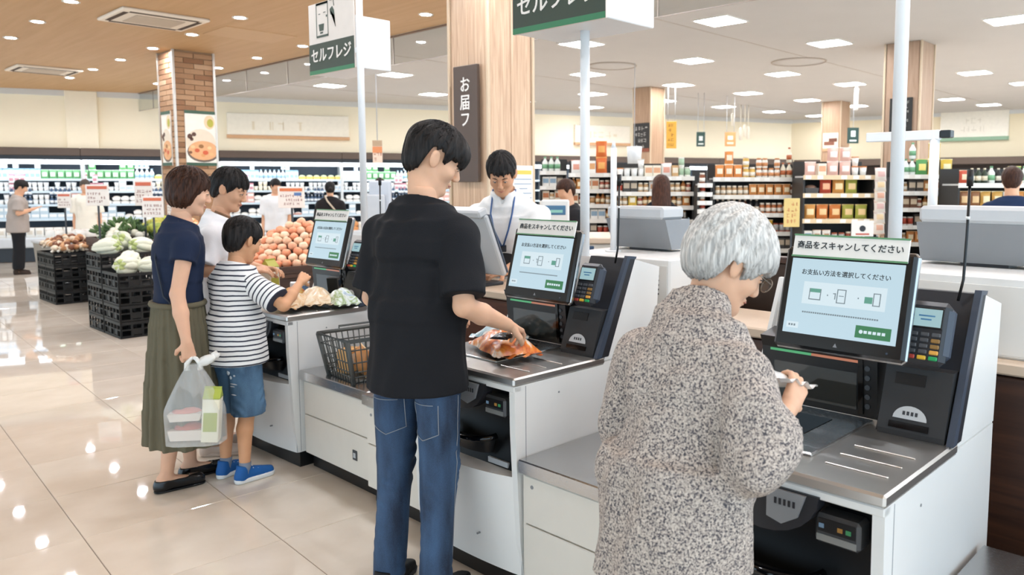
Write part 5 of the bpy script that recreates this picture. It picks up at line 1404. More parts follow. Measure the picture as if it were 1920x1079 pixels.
# ================================================================== PEOPLE
# bodies and clothes are grown from limbs blended in a distance field, then meshed as one smooth skin
class Field:
    def __init__(s, lo, hi, h):
        s.h = h; s.lo = np.array(lo, np.float32)
        n = np.maximum(4, np.ceil((np.array(hi) - np.array(lo)) / h).astype(int) + 1)
        s.ax = [s.lo[i] + h * np.arange(n[i], dtype=np.float32) for i in range(3)]
        s.F = np.full(tuple(n), 1.0, np.float32)
    def sub(s, lo, hi):
        sl = []
        for i in range(3):
            a = int(max(0, math.floor((lo[i] - s.lo[i]) / s.h))); b = int(min(s.F.shape[i], math.ceil((hi[i] - s.lo[i]) / s.h) + 1))
            if b <= a: return None, None
            sl.append(slice(a, b))
        P = (s.ax[0][sl[0]][:, None, None], s.ax[1][sl[1]][None, :, None], s.ax[2][sl[2]][None, None, :])
        return tuple(sl), P
    def put(s, sl, d, k, mode='u'):
        A = s.F[sl]
        if mode == 'u':
            h = np.maximum(k - np.abs(A - d), 0) / max(k, 1e-6); s.F[sl] = np.minimum(A, d) - h * h * k * .25
        else:
            d = -d; h = np.maximum(k - np.abs(A - d), 0) / max(k, 1e-6); s.F[sl] = np.maximum(A, d) + h * h * k * .25
    def seg(s, a, b, ra, rb, k=.012, fa=1.0, fb=1.0, w=None, mode='u', cuts=(), disp=None, flat=False):
        # rounded cone a-b; fa/fb squash it along direction w; cuts: (point, normal) half spaces removed
        a = np.array(a, np.float32); b = np.array(b, np.float32); m = max(ra, rb) * max(1, fa, fb) + k + 2 * s.h
        sl, P = s.sub(np.minimum(a, b) - m, np.maximum(a, b) + m)
        if sl is None: return s
        ab = b - a; L2 = float(ab @ ab) + 1e-9
        X, Y, Z = P[0] - a[0], P[1] - a[1], P[2] - a[2]
        tu = (X * ab[0] + Y * ab[1] + Z * ab[2]) / L2; t = np.clip(tu, 0, 1); tp = tu if flat else t
        X = X - tp * ab[0]; Y = Y - tp * ab[1]; Z = Z - tp * ab[2]
        q2 = X * X + Y * Y + Z * Z
        if w is not None:
            w = np.array(w, np.float32); w = w / np.linalg.norm(w)
            f = fa + (fb - fa) * t; qw = X * w[0] + Y * w[1] + Z * w[2]
            q2 = q2 + qw * qw * (1 / (f * f) - 1)
        d = np.sqrt(np.maximum(q2, 0)) - (ra + (rb - ra) * t)
        if w is not None: d = d * np.minimum(1, f + .25)
        if flat: d = np.maximum(d, np.maximum(-tu, tu - 1) * math.sqrt(L2) - .03)
        if disp is not None: d = d + disp(P[0], P[1], P[2])
        for c, n in cuts: d = np.maximum(d, (P[0] - c[0]) * n[0] + (P[1] - c[1]) * n[1] + (P[2] - c[2]) * n[2])
        s.put(sl, d, k, mode); return s
    def chain(s, pts, rw, rd, w, k=.02, cuts=(), disp=None):
        for i in range(len(pts) - 1):
            s.seg(pts[i], pts[i + 1], rw[i], rw[i + 1], k, rd[i] / rw[i], rd[i + 1] / rw[i + 1], w, 'u', cuts, disp, True)
        return s
    def ell(s, c, r, Rm=None, k=.008, mode='u'):
        m = max(r) + k + 2 * s.h; c = np.array(c, np.float32)
        sl, P = s.sub(c - m, c + m)
        if sl is None: return s
        X, Y, Z = P[0] - c[0], P[1] - c[1], P[2] - c[2]
        if Rm is not None:
            Rm = np.array(Rm, np.float32)
            X, Y, Z = (X * Rm[0, 0] + Y * Rm[1, 0] + Z * Rm[2, 0], X * Rm[0, 1] + Y * Rm[1, 1] + Z * Rm[2, 1], X * Rm[0, 2] + Y * Rm[1, 2] + Z * Rm[2, 2])
        k0 = np.sqrt((X / r[0]) ** 2 + (Y / r[1]) ** 2 + (Z / r[2]) ** 2); k1 = np.sqrt((X / r[0] ** 2) ** 2 + (Y / r[1] ** 2) ** 2 + (Z / r[2] ** 2) ** 2) + 1e-6
        s.put(sl, k0 * (k0 - 1) / k1, k, mode); return s
    def cut(s, c, n):
        s.F = np.maximum(s.F, (s.ax[0][:, None, None] - c[0]) * n[0] + (s.ax[1][None, :, None] - c[1]) * n[1] + (s.ax[2][None, None, :] - c[2]) * n[2]); return s
    def warp(s, fn):
        s.F = s.F + fn(s.ax[0][:, None, None], s.ax[1][None, :, None], s.ax[2][None, None, :]).astype(np.float32); return s
    def surface(s, smooth=1):
        F = s.F
        F[0], F[-1] = 1, 1; F[:, 0], F[:, -1] = 1, 1; F[:, :, 0], F[:, :, -1] = 1, 1
        I = F < 0; n = F.shape; c = np.zeros((n[0] - 1, n[1] - 1, n[2] - 1), np.int8)
        for i in (0, 1):
            for j in (0, 1):
                for k in (0, 1): c += I[i:n[0] - 1 + i, j:n[1] - 1 + j, k:n[2] - 1 + k]
        act = (c > 0) & (c < 8); ci, cj, ck = np.nonzero(act)
        idx = np.full(c.shape, -1, np.int32); idx[act] = np.arange(len(ci))
        val = {}
        for i in (0, 1):
            for j in (0, 1):
                for k in (0, 1): val[i, j, k] = F[ci + i, cj + j, ck + k]
        acc = np.zeros((len(ci), 3), np.float32); cnt = np.zeros(len(ci), np.float32)
        for a in range(3):
            o = [t for t in range(3) if t != a]
            for p in (0, 1):
                for q in (0, 1):
                    e0 = [0, 0, 0]; e0[o[0]] = p; e0[o[1]] = q; e1 = list(e0); e1[a] = 1
                    v0, v1 = val[tuple(e0)], val[tuple(e1)]; mk = (v0 < 0) != (v1 < 0)
                    t = np.where(mk, v0 / np.where(mk, v0 - v1, 1), 0)
                    pos = np.zeros((len(ci), 3), np.float32); pos[:, o[0]] = p; pos[:, o[1]] = q; pos[:, a] = t
                    acc += pos * mk[:, None]; cnt += mk
        V = (acc / cnt[:, None] + np.stack([ci, cj, ck], 1)) * s.h + s.lo
        quads = []
        for a in range(3):
            o = [t for t in range(3) if t != a]
            A = [slice(None)] * 3; B = [slice(None)] * 3; A[a] = slice(0, n[a] - 1); B[a] = slice(1, n[a])
            d = I[tuple(A)] != I[tuple(B)]; e = np.nonzero(d); e = np.stack(e, 1)
            e = e[(e[:, o[0]] > 0) & (e[:, o[1]] > 0) & (e[:, o[0]] < n[o[0]] - 1) & (e[:, o[1]] < n[o[1]] - 1)]
            def cell(u, v):
                x = e.copy(); x[:, o[0]] -= u; x[:, o[1]] -= v; return idx[x[:, 0], x[:, 1], x[:, 2]]
            q = np.stack([cell(1, 1), cell(0, 1), cell(0, 0), cell(1, 0)], 1)
            fl = I[e[:, 0], e[:, 1], e[:, 2]] != (a == 1)
            q[~fl] = q[~fl][:, ::-1]; quads.append(q)
        Q = np.concatenate(quads)
        for _ in range(smooth):
            S = np.zeros_like(V); Nn = np.zeros(len(V), np.float32)
            for a in range(4):
                p, q = Q[:, a], Q[:, (a + 1) % 4]
                for x in range(3): S[:, x] += np.bincount(p, V[q, x], len(V)) + np.bincount(q, V[p, x], len(V))
                Nn += np.bincount(p, minlength=len(V)) + np.bincount(q, minlength=len(V))
            V = V * .45 + .55 * S / Nn[:, None]
        return V.astype(np.float32), Q
def mesh_np(name, VQ, material):
    V = np.concatenate([v for v, q in VQ]); o = 0; qs = []
    for v, q in VQ: qs.append(q + o); o += len(v)
    Q = np.concatenate(qs).astype(np.int32)
    me = bpy.data.meshes.new(name)
    me.vertices.add(len(V)); me.vertices.foreach_set('co', V.ravel())
    me.loops.add(Q.size); me.loops.foreach_set('vertex_index', Q.ravel())
    me.polygons.add(len(Q)); me.polygons.foreach_set('loop_start', np.arange(0, Q.size, 4, dtype=np.int32))
    me.polygons.foreach_set('use_smooth', np.ones(len(Q), bool))
    me.update(calc_edges=True); me.materials.append(material)
    return me

def skin(col='d9a98a'):
    return mat(col, rough=.5, var=.05, scale=25, sss=.12, spec=.35)
def hair_mat(name, c1, c2, rough=.5, nape=None):
    m, nt, b = nmat(name); N, L = nt.nodes, nt.links
    tc = N.new('ShaderNodeTexCoord'); mp = N.new('ShaderNodeMapping'); mp.inputs['Scale'].default_value = (110, 110, 9); L.new(tc.outputs['Object'], mp.inputs['Vector'])
    nz = N.new('ShaderNodeTexNoise'); nz.inputs['Scale'].default_value = 1.6; nz.inputs['Detail'].default_value = 3; L.new(mp.outputs[0], nz.inputs['Vector'])
    cr = N.new('ShaderNodeValToRGB'); cr.color_ramp.elements[0].position = .35; cr.color_ramp.elements[0].color = hx(c1); cr.color_ramp.elements[1].position = .68; cr.color_ramp.elements[1].color = hx(c2)
    L.new(nz.outputs[0], cr.inputs[0]); L.new(cr.outputs[0], b.inputs['Base Color']); b.inputs['Roughness'].default_value = rough
    b.inputs['Specular IOR Level'].default_value = .22
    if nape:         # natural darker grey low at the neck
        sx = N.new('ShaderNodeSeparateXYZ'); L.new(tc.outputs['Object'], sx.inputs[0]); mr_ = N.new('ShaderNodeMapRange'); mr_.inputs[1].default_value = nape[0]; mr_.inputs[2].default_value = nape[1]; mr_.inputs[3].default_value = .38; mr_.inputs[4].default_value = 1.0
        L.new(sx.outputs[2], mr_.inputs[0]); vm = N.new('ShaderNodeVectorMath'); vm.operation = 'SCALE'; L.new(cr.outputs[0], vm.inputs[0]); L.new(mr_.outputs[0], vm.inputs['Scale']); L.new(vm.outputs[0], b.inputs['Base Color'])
    bp = N.new('ShaderNodeBump'); bp.inputs['Strength'].default_value = .5; bp.inputs['Distance'].default_value = .004; L.new(nz.outputs[0], bp.inputs['Height']); L.new(bp.outputs[0], b.inputs['Normal'])
    return m
def denim_mat(name, c1, c2):
    m, nt, b = nmat(name); N, L = nt.nodes, nt.links
    tc = N.new('ShaderNodeTexCoord'); mp = N.new('ShaderNodeMapping'); mp.inputs['Scale'].default_value = (5, 5, 1.4); L.new(tc.outputs['Object'], mp.inputs['Vector'])
    nz = N.new('ShaderNodeTexNoise'); nz.inputs['Scale'].default_value = 2.4; nz.inputs['Detail'].default_value = 5; L.new(mp.outputs[0], nz.inputs['Vector'])
    n2 = N.new('ShaderNodeTexNoise'); n2.inputs['Scale'].default_value = 320; L.new(tc.outputs['Object'], n2.inputs['Vector'])
    ad = N.new('ShaderNodeMath'); ad.operation = 'MULTIPLY_ADD'; ad.inputs[1].default_value = .25; L.new(n2.outputs[0], ad.inputs[0]); L.new(nz.outputs[0], ad.inputs[2])
    cr = N.new('ShaderNodeValToRGB'); cr.color_ramp.elements[0].position = .42; cr.color_ramp.elements[0].color = hx(c1); cr.color_ramp.elements[1].position = .85; cr.color_ramp.elements[1].color = hx(c2)
    L.new(ad.outputs[0], cr.inputs[0]); L.new(cr.outputs[0], b.inputs['Base Color']); b.inputs['Roughness'].default_value = .8
    bp = N.new('ShaderNodeBump'); bp.inputs['Strength'].default_value = .25; bp.inputs['Distance'].default_value = .002; L.new(n2.outputs[0], bp.inputs['Height']); L.new(bp.outputs[0], b.inputs['Normal'])
    return m
def stripe_mat(name, d, per, c1, c2, duty=.3):
    m, nt, b = nmat(name); N, L = nt.nodes, nt.links
    tc = N.new('ShaderNodeTexCoord'); dt = N.new('ShaderNodeVectorMath'); dt.operation = 'DOT_PRODUCT'; dt.inputs[1].default_value = tuple(v / per for v in d)
    nz = N.new('ShaderNodeTexNoise'); nz.inputs['Scale'].default_value = 9; L.new(tc.outputs['Object'], nz.inputs['Vector'])
    L.new(tc.outputs['Object'], dt.inputs[0])
    ad = N.new('ShaderNodeMath'); ad.operation = 'MULTIPLY_ADD'; ad.inputs[1].default_value = .35; L.new(nz.outputs[0], ad.inputs[0]); L.new(dt.outputs['Value'], ad.inputs[2])
    fr_ = N.new('ShaderNodeMath'); fr_.operation = 'FRACT'; L.new(ad.outputs[0], fr_.inputs[0])
    lt = N.new('ShaderNodeMath'); lt.operation = 'LESS_THAN'; lt.inputs[1].default_value = duty; L.new(fr_.outputs[0], lt.inputs[0])
    mx = N.new('ShaderNodeMix'); mx.data_type = 'RGBA'; mx.inputs[6].default_value = hx(c1); mx.inputs[7].default_value = hx(c2); L.new(lt.outputs[0], mx.inputs[0])
    L.new(mx.outputs[2], b.inputs['Base Color']); b.inputs['Roughness'].default_value = .8
    return m
def tweed_mat(name):
    m, nt, b = nmat(name); N, L = nt.nodes, nt.links
    tc = N.new('ShaderNodeTexCoord')
    vo = N.new('ShaderNodeTexVoronoi'); vo.inputs['Scale'].default_value = 310; L.new(tc.outputs['Object'], vo.inputs['Vector'])
    nz = N.new('ShaderNodeTexNoise'); nz.inputs['Scale'].default_value = 225; nz.inputs['Detail'].default_value = 2; L.new(tc.outputs['Object'], nz.inputs['Vector'])
    cr = N.new('ShaderNodeValToRGB')
    for p, c in ((.0, '434045'), (.41, '595559'), (.47, '938983'), (.58, 'b0a49a'), (.75, 'cbbfb4')):
        if p == .0: e = cr.color_ramp.elements[0]; e.position = .3
        elif p == .75: e = cr.color_ramp.elements[-1]; e.position = p
        else: e = cr.color_ramp.elements.new(p)
        e.color = hx(c)
    sp = N.new('ShaderNodeSeparateColor'); L.new(vo.outputs['Color'], sp.inputs[0])
    mixv = N.new('ShaderNodeMath'); mixv.operation = 'MULTIPLY_ADD'; mixv.inputs[1].default_value = .28; L.new(sp.outputs[0], mixv.inputs[0])
    ms = N.new('ShaderNodeMath'); ms.operation = 'MULTIPLY_ADD'; ms.inputs[1].default_value = .9; ms.inputs[2].default_value = -.06; L.new(nz.outputs[0], ms.inputs[0]); L.new(ms.outputs[0], mixv.inputs[2])
    L.new(mixv.outputs[0], cr.inputs[0]); L.new(cr.outputs[0], b.inputs['Base Color']); b.inputs['Roughness'].default_value = .85
    bp = N.new('ShaderNodeBump'); bp.inputs['Strength'].default_value = .35; bp.inputs['Distance'].default_value = .003; L.new(nz.outputs[0], bp.inputs['Height']); L.new(bp.outputs[0], b.inputs['Normal'])
    return m
def cloth(col, rough=.8, bump=.15): return mat(col, rough=rough, var=.08, scale=7, bump=bump, bscale=260, spec=.3)

HAIRLINE = {   # lower edge of the hair (z) against x in the head's frame, back to front
    'short': ([-.14, -.06, -.035, -.028, .012, .02, .04, .05, .06, .075, .13], [-.082, -.086, -.06, .016, .022, -.012, -.016, .03, .05, .052, .045]),
    'fringe': ([-.14, -.06, -.046, -.034, .016, .022, .042, .055, .075, .10, .14], [-.072, -.078, -.055, .034, .038, .0, .0, .03, .024, .014, .0]),
    'bob': ([-.14, -.08, -.03, .0, .018, .034, .05, .066, .085, .14], [-.098, -.108, -.104, -.094, -.07, -.03, .005, .022, .028, .024]),
    'tied': ([-.14, -.06, -.03, -.02, .01, .022, .036, .05, .07, .085, .14], [-.07, -.075, -.05, -.015, .0, -.02, .0, .03, .042, .038, .03]),
    'old': ([-.14, -.06, -.04, -.03, .012, .02, .05, .065, .08, .14], [-.075, -.082, -.062, .0, .012, -.022, -.016, .018, .03, .028]),
    'long': ([-.14, .03, .05, .07, .14], [-.42, -.40, -.05, .03, .03]),
}
def person(label, base, rz, H, clothes, hair=('short', None), lean=0, head=(0, 0, 0), arms=None, stance=.09, female=False, res=.0062, skin_col='d9a98a', hres=.0036, detail=True, build=1.0, hs=None, headshift=(0, 0, 0), feet=None, bow=0.0, group=None):
    """clothes: list of (kind, name, material, options). arms: {'R':(elbow, wrist, finger direction, palm normal, curl), ...} in world coordinates."""
    S = H / 1.70; fem = .92 if female else 1.0
    t = thing('person', label, 'person', (base[0], base[1], 0), rz, group)
    ca, sa = math.cos(rz), math.sin(rz)
    def loc(p): x, y = p[0] - base[0], p[1] - base[1]; return np.array((x * ca + y * sa, -x * sa + y * ca, p[2]))
    def vec(d): v = np.array((d[0] * ca + d[1] * sa, -d[0] * sa + d[1] * ca, d[2])); return v / np.linalg.norm(v)
    L_ = R(lean); up = np.array((math.sin(L_), 0, math.cos(L_))); fwd = np.array((math.cos(L_), 0, -math.sin(L_)))
    pel = np.array((0, 0, .515 * H)); T = lambda f, o=0.0: pel + up * (f - .515) * H + fwd * o * S
    B_ = R(lean + bow); upb = np.array((math.sin(B_), 0, math.cos(B_))); chest = T(.72)
    U = lambda f, o=0.0: chest + upb * (f - .72) * H + np.array((math.cos(B_), 0, -math.sin(B_))) * o * S
    sw = (.108 if not female else .096) * H * build
    shl = {'R': U(.760) + np.array((0, -sw, 0)), 'L': U(.760) + np.array((0, sw, 0))}
    neck0 = U(.835); hsz = (hs or (H * .135 / .243 if H > 1.4 else .86))
    pitch, yaw, roll = (R(a) for a in head)
    Rm = (Matrix.Rotation(yaw, 3, 'Z') @ Matrix.Rotation(pitch, 3, 'Y') @ Matrix.Rotation(roll, 3, 'X'))
    RA = np.array(Rm); hc = U(.835) + upb * .088 * H * .98 + np.array((.018 * S + .05 * math.sin(pitch) * math.cos(yaw), .05 * math.sin(pitch) * math.sin(yaw), -.012 * abs(pitch))) + np.array(headshift)
    HP = lambda x, y, z: hc + RA @ (np.array((x, y, z)) * hsz)
    arm = {}
    for sd, sg in (('R', -1), ('L', 1)):
        if arms and sd in arms:
            e, w, d, n, curl = arms[sd]; arm[sd] = (loc(e), loc(w), vec(d), vec(n), curl)
        else:
            e = shl[sd] + np.array((-.015 * S, sg * .035 * S, -.175 * H)); w = e + np.array((.045 * S, -sg * .0, -.145 * H))
            arm[sd] = (e, w, np.array((.15, 0, -.98)), np.array((0, -sg, 0.)), .35)
    ft = {}
    for i, (sd, sg) in enumerate((('R', -1), ('L', 1))):
        f = feet[i] if feet else (0, sg * stance, sg * 8)
        an = np.array((f[0] - .04 * S, f[1], .05 * H)); hip = pel + np.array((0, sg * .052 * H, -.02 * H)); kn = (an + hip) / 2 + np.array((.025 * S, 0, .015 * H))
        ft[sd] = (hip, kn, an, R(f[2]))
    # ---------------- body
    ap = [a[0] for a in arm.values()] + [a[1] + a[2] * .2 * S for a in arm.values()] + [a[2] for a in ft.values()] + [T(.515), U(.84), hc] + list(shl.values())
    lo = np.min(ap, 0) - .22 * S; hi = np.max(ap, 0) + .22 * S; lo[2] = -.02
    F = Field(lo, hi, res)
    rb = fem * S * build
    F.chain([T(.46), T(.55), T(.61), T(.67), U(.73), U(.765), U(.80), U(.838)], [v * rb for v in (.140, .165, .145, .148, .160, .142, .092, .046)], [v * rb for v in (.09, .105, .095, .10, .110, .100, .075, .046)], fwd, .03)
    F.seg(U(.79), neck0 + upb * .02, .055 * rb, .046 * rb, .03)
    for sd in 'RL':
        e, w, d, n, curl = arm[sd]; s_ = shl[sd]
        F.seg(neck0 - upb * .052 * S + np.array((0, (1 if sd == 'L' else -1) * .03 * S, 0)), s_, .045 * rb, .044 * rb, .03); F.seg(s_, e, .046 * rb, .038 * rb, .02); F.seg(e, e + (w - e) * .4, .038 * rb, .040 * rb, .012); F.seg(e + (w - e) * .4, w, .040 * rb, .0255 * rb, .012)
        hip, kn, an, fy = ft[sd]
        lr = rb * (.72 if any(c_[0] == 'trousers' and c_[3]['hem'] < .2 for c_ in clothes) else 1.0)
        F.seg(hip, kn, .082 * lr, .055 * lr, .03); F.seg(kn, kn + (an - kn) * .35 + np.array((-.012, 0, 0)), .054 * lr, .054 * lr, .015); F.seg(kn + (an - kn) * .35 + np.array((-.012, 0, 0)), an, .053 * lr, .034 * lr, .015)
        fd = np.array((math.cos(fy), math.sin(fy), 0)); F.seg(an + np.array((0, 0, -.02)) - fd * .02, an + fd * .13 * S - np.array((0, 0, .05 * H - .028)), .034 * rb, .028 * rb, .02)
    parts_VQ = []
    def hand(F, w, d, n, sg, curl, s_):
        tdir = np.cross(d, n) * sg; tdir /= np.linalg.norm(tdir)
        pc = w + d * .045 * s_
        F.seg(w, w + d * .03 * s_, .024 * s_, .028 * s_, .012, .75, .62, n)
        for k in range(4):
            off = (.027, .009, -.009, -.026)[k] * s_; ln = (.068, .076, .070, .055)[k] * s_; b = w + d * (.082 - .004 * (k == 3) - .003 * (k == 0)) * s_ + tdir * off
            F.seg(w + d * .02 * s_ + tdir * off * .6, b, .0145 * s_, .0105 * s_, .008)
            a = 0.; p = b; r0 = .0095 * s_
            for ph, fr_ in enumerate((.44, .31, .25)):
                a += curl * (.55, .95, .6)[ph] + .05 * k * curl
                dd = d * math.cos(a) + n * math.sin(a) + tdir * (.08, .02, -.03, -.09)[k]; q = p + dd * ln * fr_
                F.seg(p, q, r0, r0 * .92, .0025); p = q; r0 *= .92
        b = w + d * .022 * s_ + tdir * .022 * s_ + n * .006; td = d * .62 + tdir * .68 + n * (.25 + .35 * curl); td /= np.linalg.norm(td)
        q = b + td * .04 * s_; F.seg(b, q, .0135 * s_, .0115 * s_, .008); td2 = d * .85 + tdir * .25 + n * (.3 + .4 * curl); td2 /= np.linalg.norm(td2); F.seg(q, q + td2 * .028 * s_, .0112 * s_, .009 * s_, .003)
    for sd, sg in (('R', -1), ('L', 1)):
        e, w, d, n, curl = arm[sd]
        if detail:
            n = n - d * (n @ d); n /= np.linalg.norm(n); s_ = S * (1.0 if not female else .94)
            pts = [w - .05 * S, w + .05 * S, w + d * .19 * S - .05, w + d * .19 * S + .05]
            HF = Field(np.min(pts, 0) - .03, np.max(pts, 0) + .03, .0034)
            HF.seg(w - (w - e) / np.linalg.norm(w - e) * .06, w, .030 * rb, .0255 * rb, .01); hand(HF, w, d, n, sg, curl, s_); parts_VQ.append(HF.surface(1))
        else: F.seg(w, w + d * .12 * S, .028 * rb, .02 * rb, .01, .6, .6, n)
    # ---------------- head
    hr = hres
    HL = Field(hc - .19 * hsz / .9, hc + .19 * hsz / .9, hr) if detail else F
    if not detail: pass
    E_ = lambda c, r, k=.008, mode='u', Q=None: HL.ell(HP(*c), tuple(v * hsz for v in r), (RA if Q is None else RA @ np.array(Q)), k, mode)
    G_ = lambda a, b, ra, rb_, k=.006, mode='u': HL.seg(HP(*a), HP(*b), ra * hsz, rb_ * hsz, k, mode=mode)
    E_((-.012, 0, .035), (.1, .077, .088)); E_((.028, 0, -.032), (.062, .060, .082), .03)
    for sg in (-1, 1):
        G_((-.01, sg * .052, -.045), (.058, sg * .022, -.098), .017, .017, .03); E_((.055, sg * .04, -.026), (.03, .026, .026), .02)
    E_((.07, 0, -.1), (.022, .024, .018), .02)
    if detail:
        for sg in (-1, 1):
            E_((.098, sg * .031, .006), (.016, .018, .011), .012, 's'); G_((.087, sg * .012, .026), (.078, sg * .044, .024), .007, .006, .012)
            E_((.082, sg * .031, .004), (.0135, .015, .0105), .004)
            E_((-.008, sg * .084, -.002), (.021, .0085, .035), .005, 'u', Euler((0, -.22, sg * -.45)).to_matrix()); E_((.0, sg * .094, .004), (.010, .006, .017), .004, 's', Euler((0, -.22, sg * -.3)).to_matrix())
            E_((.101, sg * .0105, -.034), (.010, .0075, .0075), .006)
        G_((.088, 0, .018), (.108, 0, -.026), .0065, .0115, .012); E_((.089, 0, -.0595), (.009, .022, .0055), .006); E_((.0875, 0, -.071), (.0095, .018, .0065), .006); E_((.0985, 0, -.0652), (.005, .022, .0015), .003, 's')
    else:
        for sg in (-1, 1): E_((-.006, sg * .078, -.004), (.02, .012, .033), .006)
        G_((.088, 0, .018), (.108, 0, -.026), .007, .013, .012)
    nk = .049 * S * (.9 if female else 1.0) * (build if build < 1 else 1)
    HL.seg(HP(-.028, 0, -.05), neck0 - upb * .01, nk * 1.02, nk * 1.12, .025)
    if detail: parts_VQ.append(HL.surface(1))
    body = link('body', mesh_np('body', [F.surface(1)] + parts_VQ, skin(skin_col)), t)
    # ---------------- face details as children
    M4 = Matrix(((*(RA[0] * hsz), hc[0]), (*(RA[1] * hsz), hc[1]), (*(RA[2] * hsz), hc[2]), (0, 0, 0, 1)))
    if detail:
        hcol = hair[1]
        for sg in (-1, 1):
            q = MB(); q.M = M4; q.ell((.0832, sg * .031, .004), (.0128, .0125, .0085), 12, 8); q.ell((.0925, sg * .031, .0025), (.0042, .0052, .0052), 10, 8, 1); q.tube([(.0885, sg * .018, .004), (.0975, sg * .028, .009), (.0955, sg * .038, .008), (.084, sg * .046, .004)], .0016, 5, 1)
            q.build('eye', [mat('e8e2dc', rough=.25), mat('1d1512', rough=.3)], t)
            q = MB(); q.M = M4; q.tube([(.0935, sg * .014, .023), (.0925, sg * .028, .029), (.082, sg * .046, .026)], [.0022, .003, .0014], 6); q.build('eyebrow', hcol, t)
        q = MB(); q.M = M4; q.tube([(.089, -.021, -.0655), (.0975, -.008, -.063), (.0985, 0, -.0638), (.0975, .008, -.063), (.089, .021, -.0655)], [.0012, .0028, .003, .0028, .0012], 6); q.tube([(.089, -.019, -.0668), (.0965, 0, -.0705), (.089, .019, -.0668)], [.0012, .0034, .0012], 6); q.build('lips', mat('b5705f', rough=.45), t)
    # ---------------- hair
    st, hm = hair[0], hair[1]; vol = hair[2] if len(hair) > 2 else 1.0
    if hm is not None:
        hw = .34 if st == 'long' else .19
        HF = Field(hc - np.array((.2, .2, hw if st != 'long' else .45)) * hsz / .9, hc + np.array((.2, .2, .2)) * hsz / .9, hres if detail else res * .8)
        Eh = lambda c, r, k=.02: HF.ell(HP(*c), tuple(v * hsz for v in r), RA, k)
        Eh((-.014, 0, .042), (.110 * vol, .089 * vol, .098 * vol))
        if st in ('bob',): Eh((-.022, 0, -.02), (.092 * vol, .094 * vol, .095)); 
        if st in ('fringe',): Eh((.03, 0, .05), (.088 * vol, .08 * vol, .075)); Eh((-.045, 0, -.01), (.075, .078, .085))
        if st in ('short', 'tied'): Eh((-.04, 0, -.01), (.075, .080, .085))
        if st == 'old': Eh((-.035, 0, .0), (.088 * vol, .088 * vol, .092)); Eh((.03, 0, .05), (.082 * vol, .082 * vol, .07 * vol)); Eh((-.02, 0, .075), (.09 * vol, .082 * vol, .075 * vol))
        if st == 'long':
            Eh((-.03, 0, -.02), (.095, .095, .10)); HF.seg(HP(-.045, 0, -.02), HP(-.085, 0, -.36), .098 * hsz, .13 * hsz, .03, .85, .45, RA[:, 0])
        if st == 'tied': Eh((-.125, 0, .0), (.035, .035, .035), .015)
        hx_, hz_ = HAIRLINE[st]; seed = hair[3] if len(hair) > 3 else 1.0
        inv = RA.T / hsz
        def warp(X, Y, Z):
            x, y, z = X - hc[0], Y - hc[1], Z - hc[2]
            a = inv[0, 0] * x + inv[0, 1] * y + inv[0, 2] * z; b = inv[1, 0] * x + inv[1, 1] * y + inv[1, 2] * z; c = inv[2, 0] * x + inv[2, 1] * y + inv[2, 2] * z
            phi = np.arctan2(b, a + .02)
            lock = np.sin(phi * 15 + 2.2 * np.sin(c * 22 + seed) + seed) * .0026 + np.sin(phi * 43 + 2.5 * np.sin(c * 31) + 2 * seed) * .0012 + np.sin(a * 38 + b * 31 + c * 25 + seed) * .002
            warp.cutv = (np.interp(a, hx_, hz_) + .006 * np.sin(phi * 23 + seed) + .004 * np.sin(phi * 51) - c) * hsz
            # keep the face free below the fringe, in front of the hairline
            return lock * hsz
        W_ = warp(HF.ax[0][:, None, None], HF.ax[1][None, :, None], HF.ax[2][None, None, :])
        HF.F = np.maximum(HF.F + W_.astype(np.float32), warp.cutv.astype(np.float32))
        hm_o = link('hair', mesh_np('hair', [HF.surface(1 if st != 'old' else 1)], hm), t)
        # loose locks lying over the cap, from the crown outwards
        if detail:
            rr = random.Random(int(seed * 10)); q = MB(); nlock = 260 if st == 'old' else 170
            for _ in range(nlock):
                ph = rr.uniform(-PI, PI); th0 = rr.uniform(.05, 1.15); ln = rr.uniform(.35, .75); pts = []; rs = []
                for k in range(6):
                    th = th0 + ln * k / 5; wv = ph + .12 * math.sin(k * 1.2 + ph * 3)
                    rx, ry, rz_ = .110 * vol, .089 * vol, .098 * vol
                    lift = 1.0 + .012 * rr.random() + (.035 if st == 'old' else .01) * (k / 5) ** 2
                    x = -.014 + rx * math.sin(th) * math.cos(wv) * lift; y = ry * math.sin(th) * math.sin(wv) * lift; z = .042 + rz_ * math.cos(th) * lift
                    if th > 1.5: z = .042 + rz_ * math.cos(1.5) - .1 * (th - 1.5)
                    if z < np.interp(x, hx_, hz_) + .004: break
                    pts.append((x, y, z)); rs.append((.0024 if st == 'old' else .0020) * (1 - .13 * k))
                if len(pts) >= 3:
                    rs[0] *= .5; rs[len(pts) - 1] *= .35
                    q.tube(pts, rs[:len(pts)], 4)
            q.M = None
            q.v = [tuple(M4 @ Vector(p)) for p in q.v]
            lo_ = q.build('loose_locks', hm, hm_o); lo_['kind'] = 'stuff'
    # ---------------- clothes
    def rbf(v): return v * rb
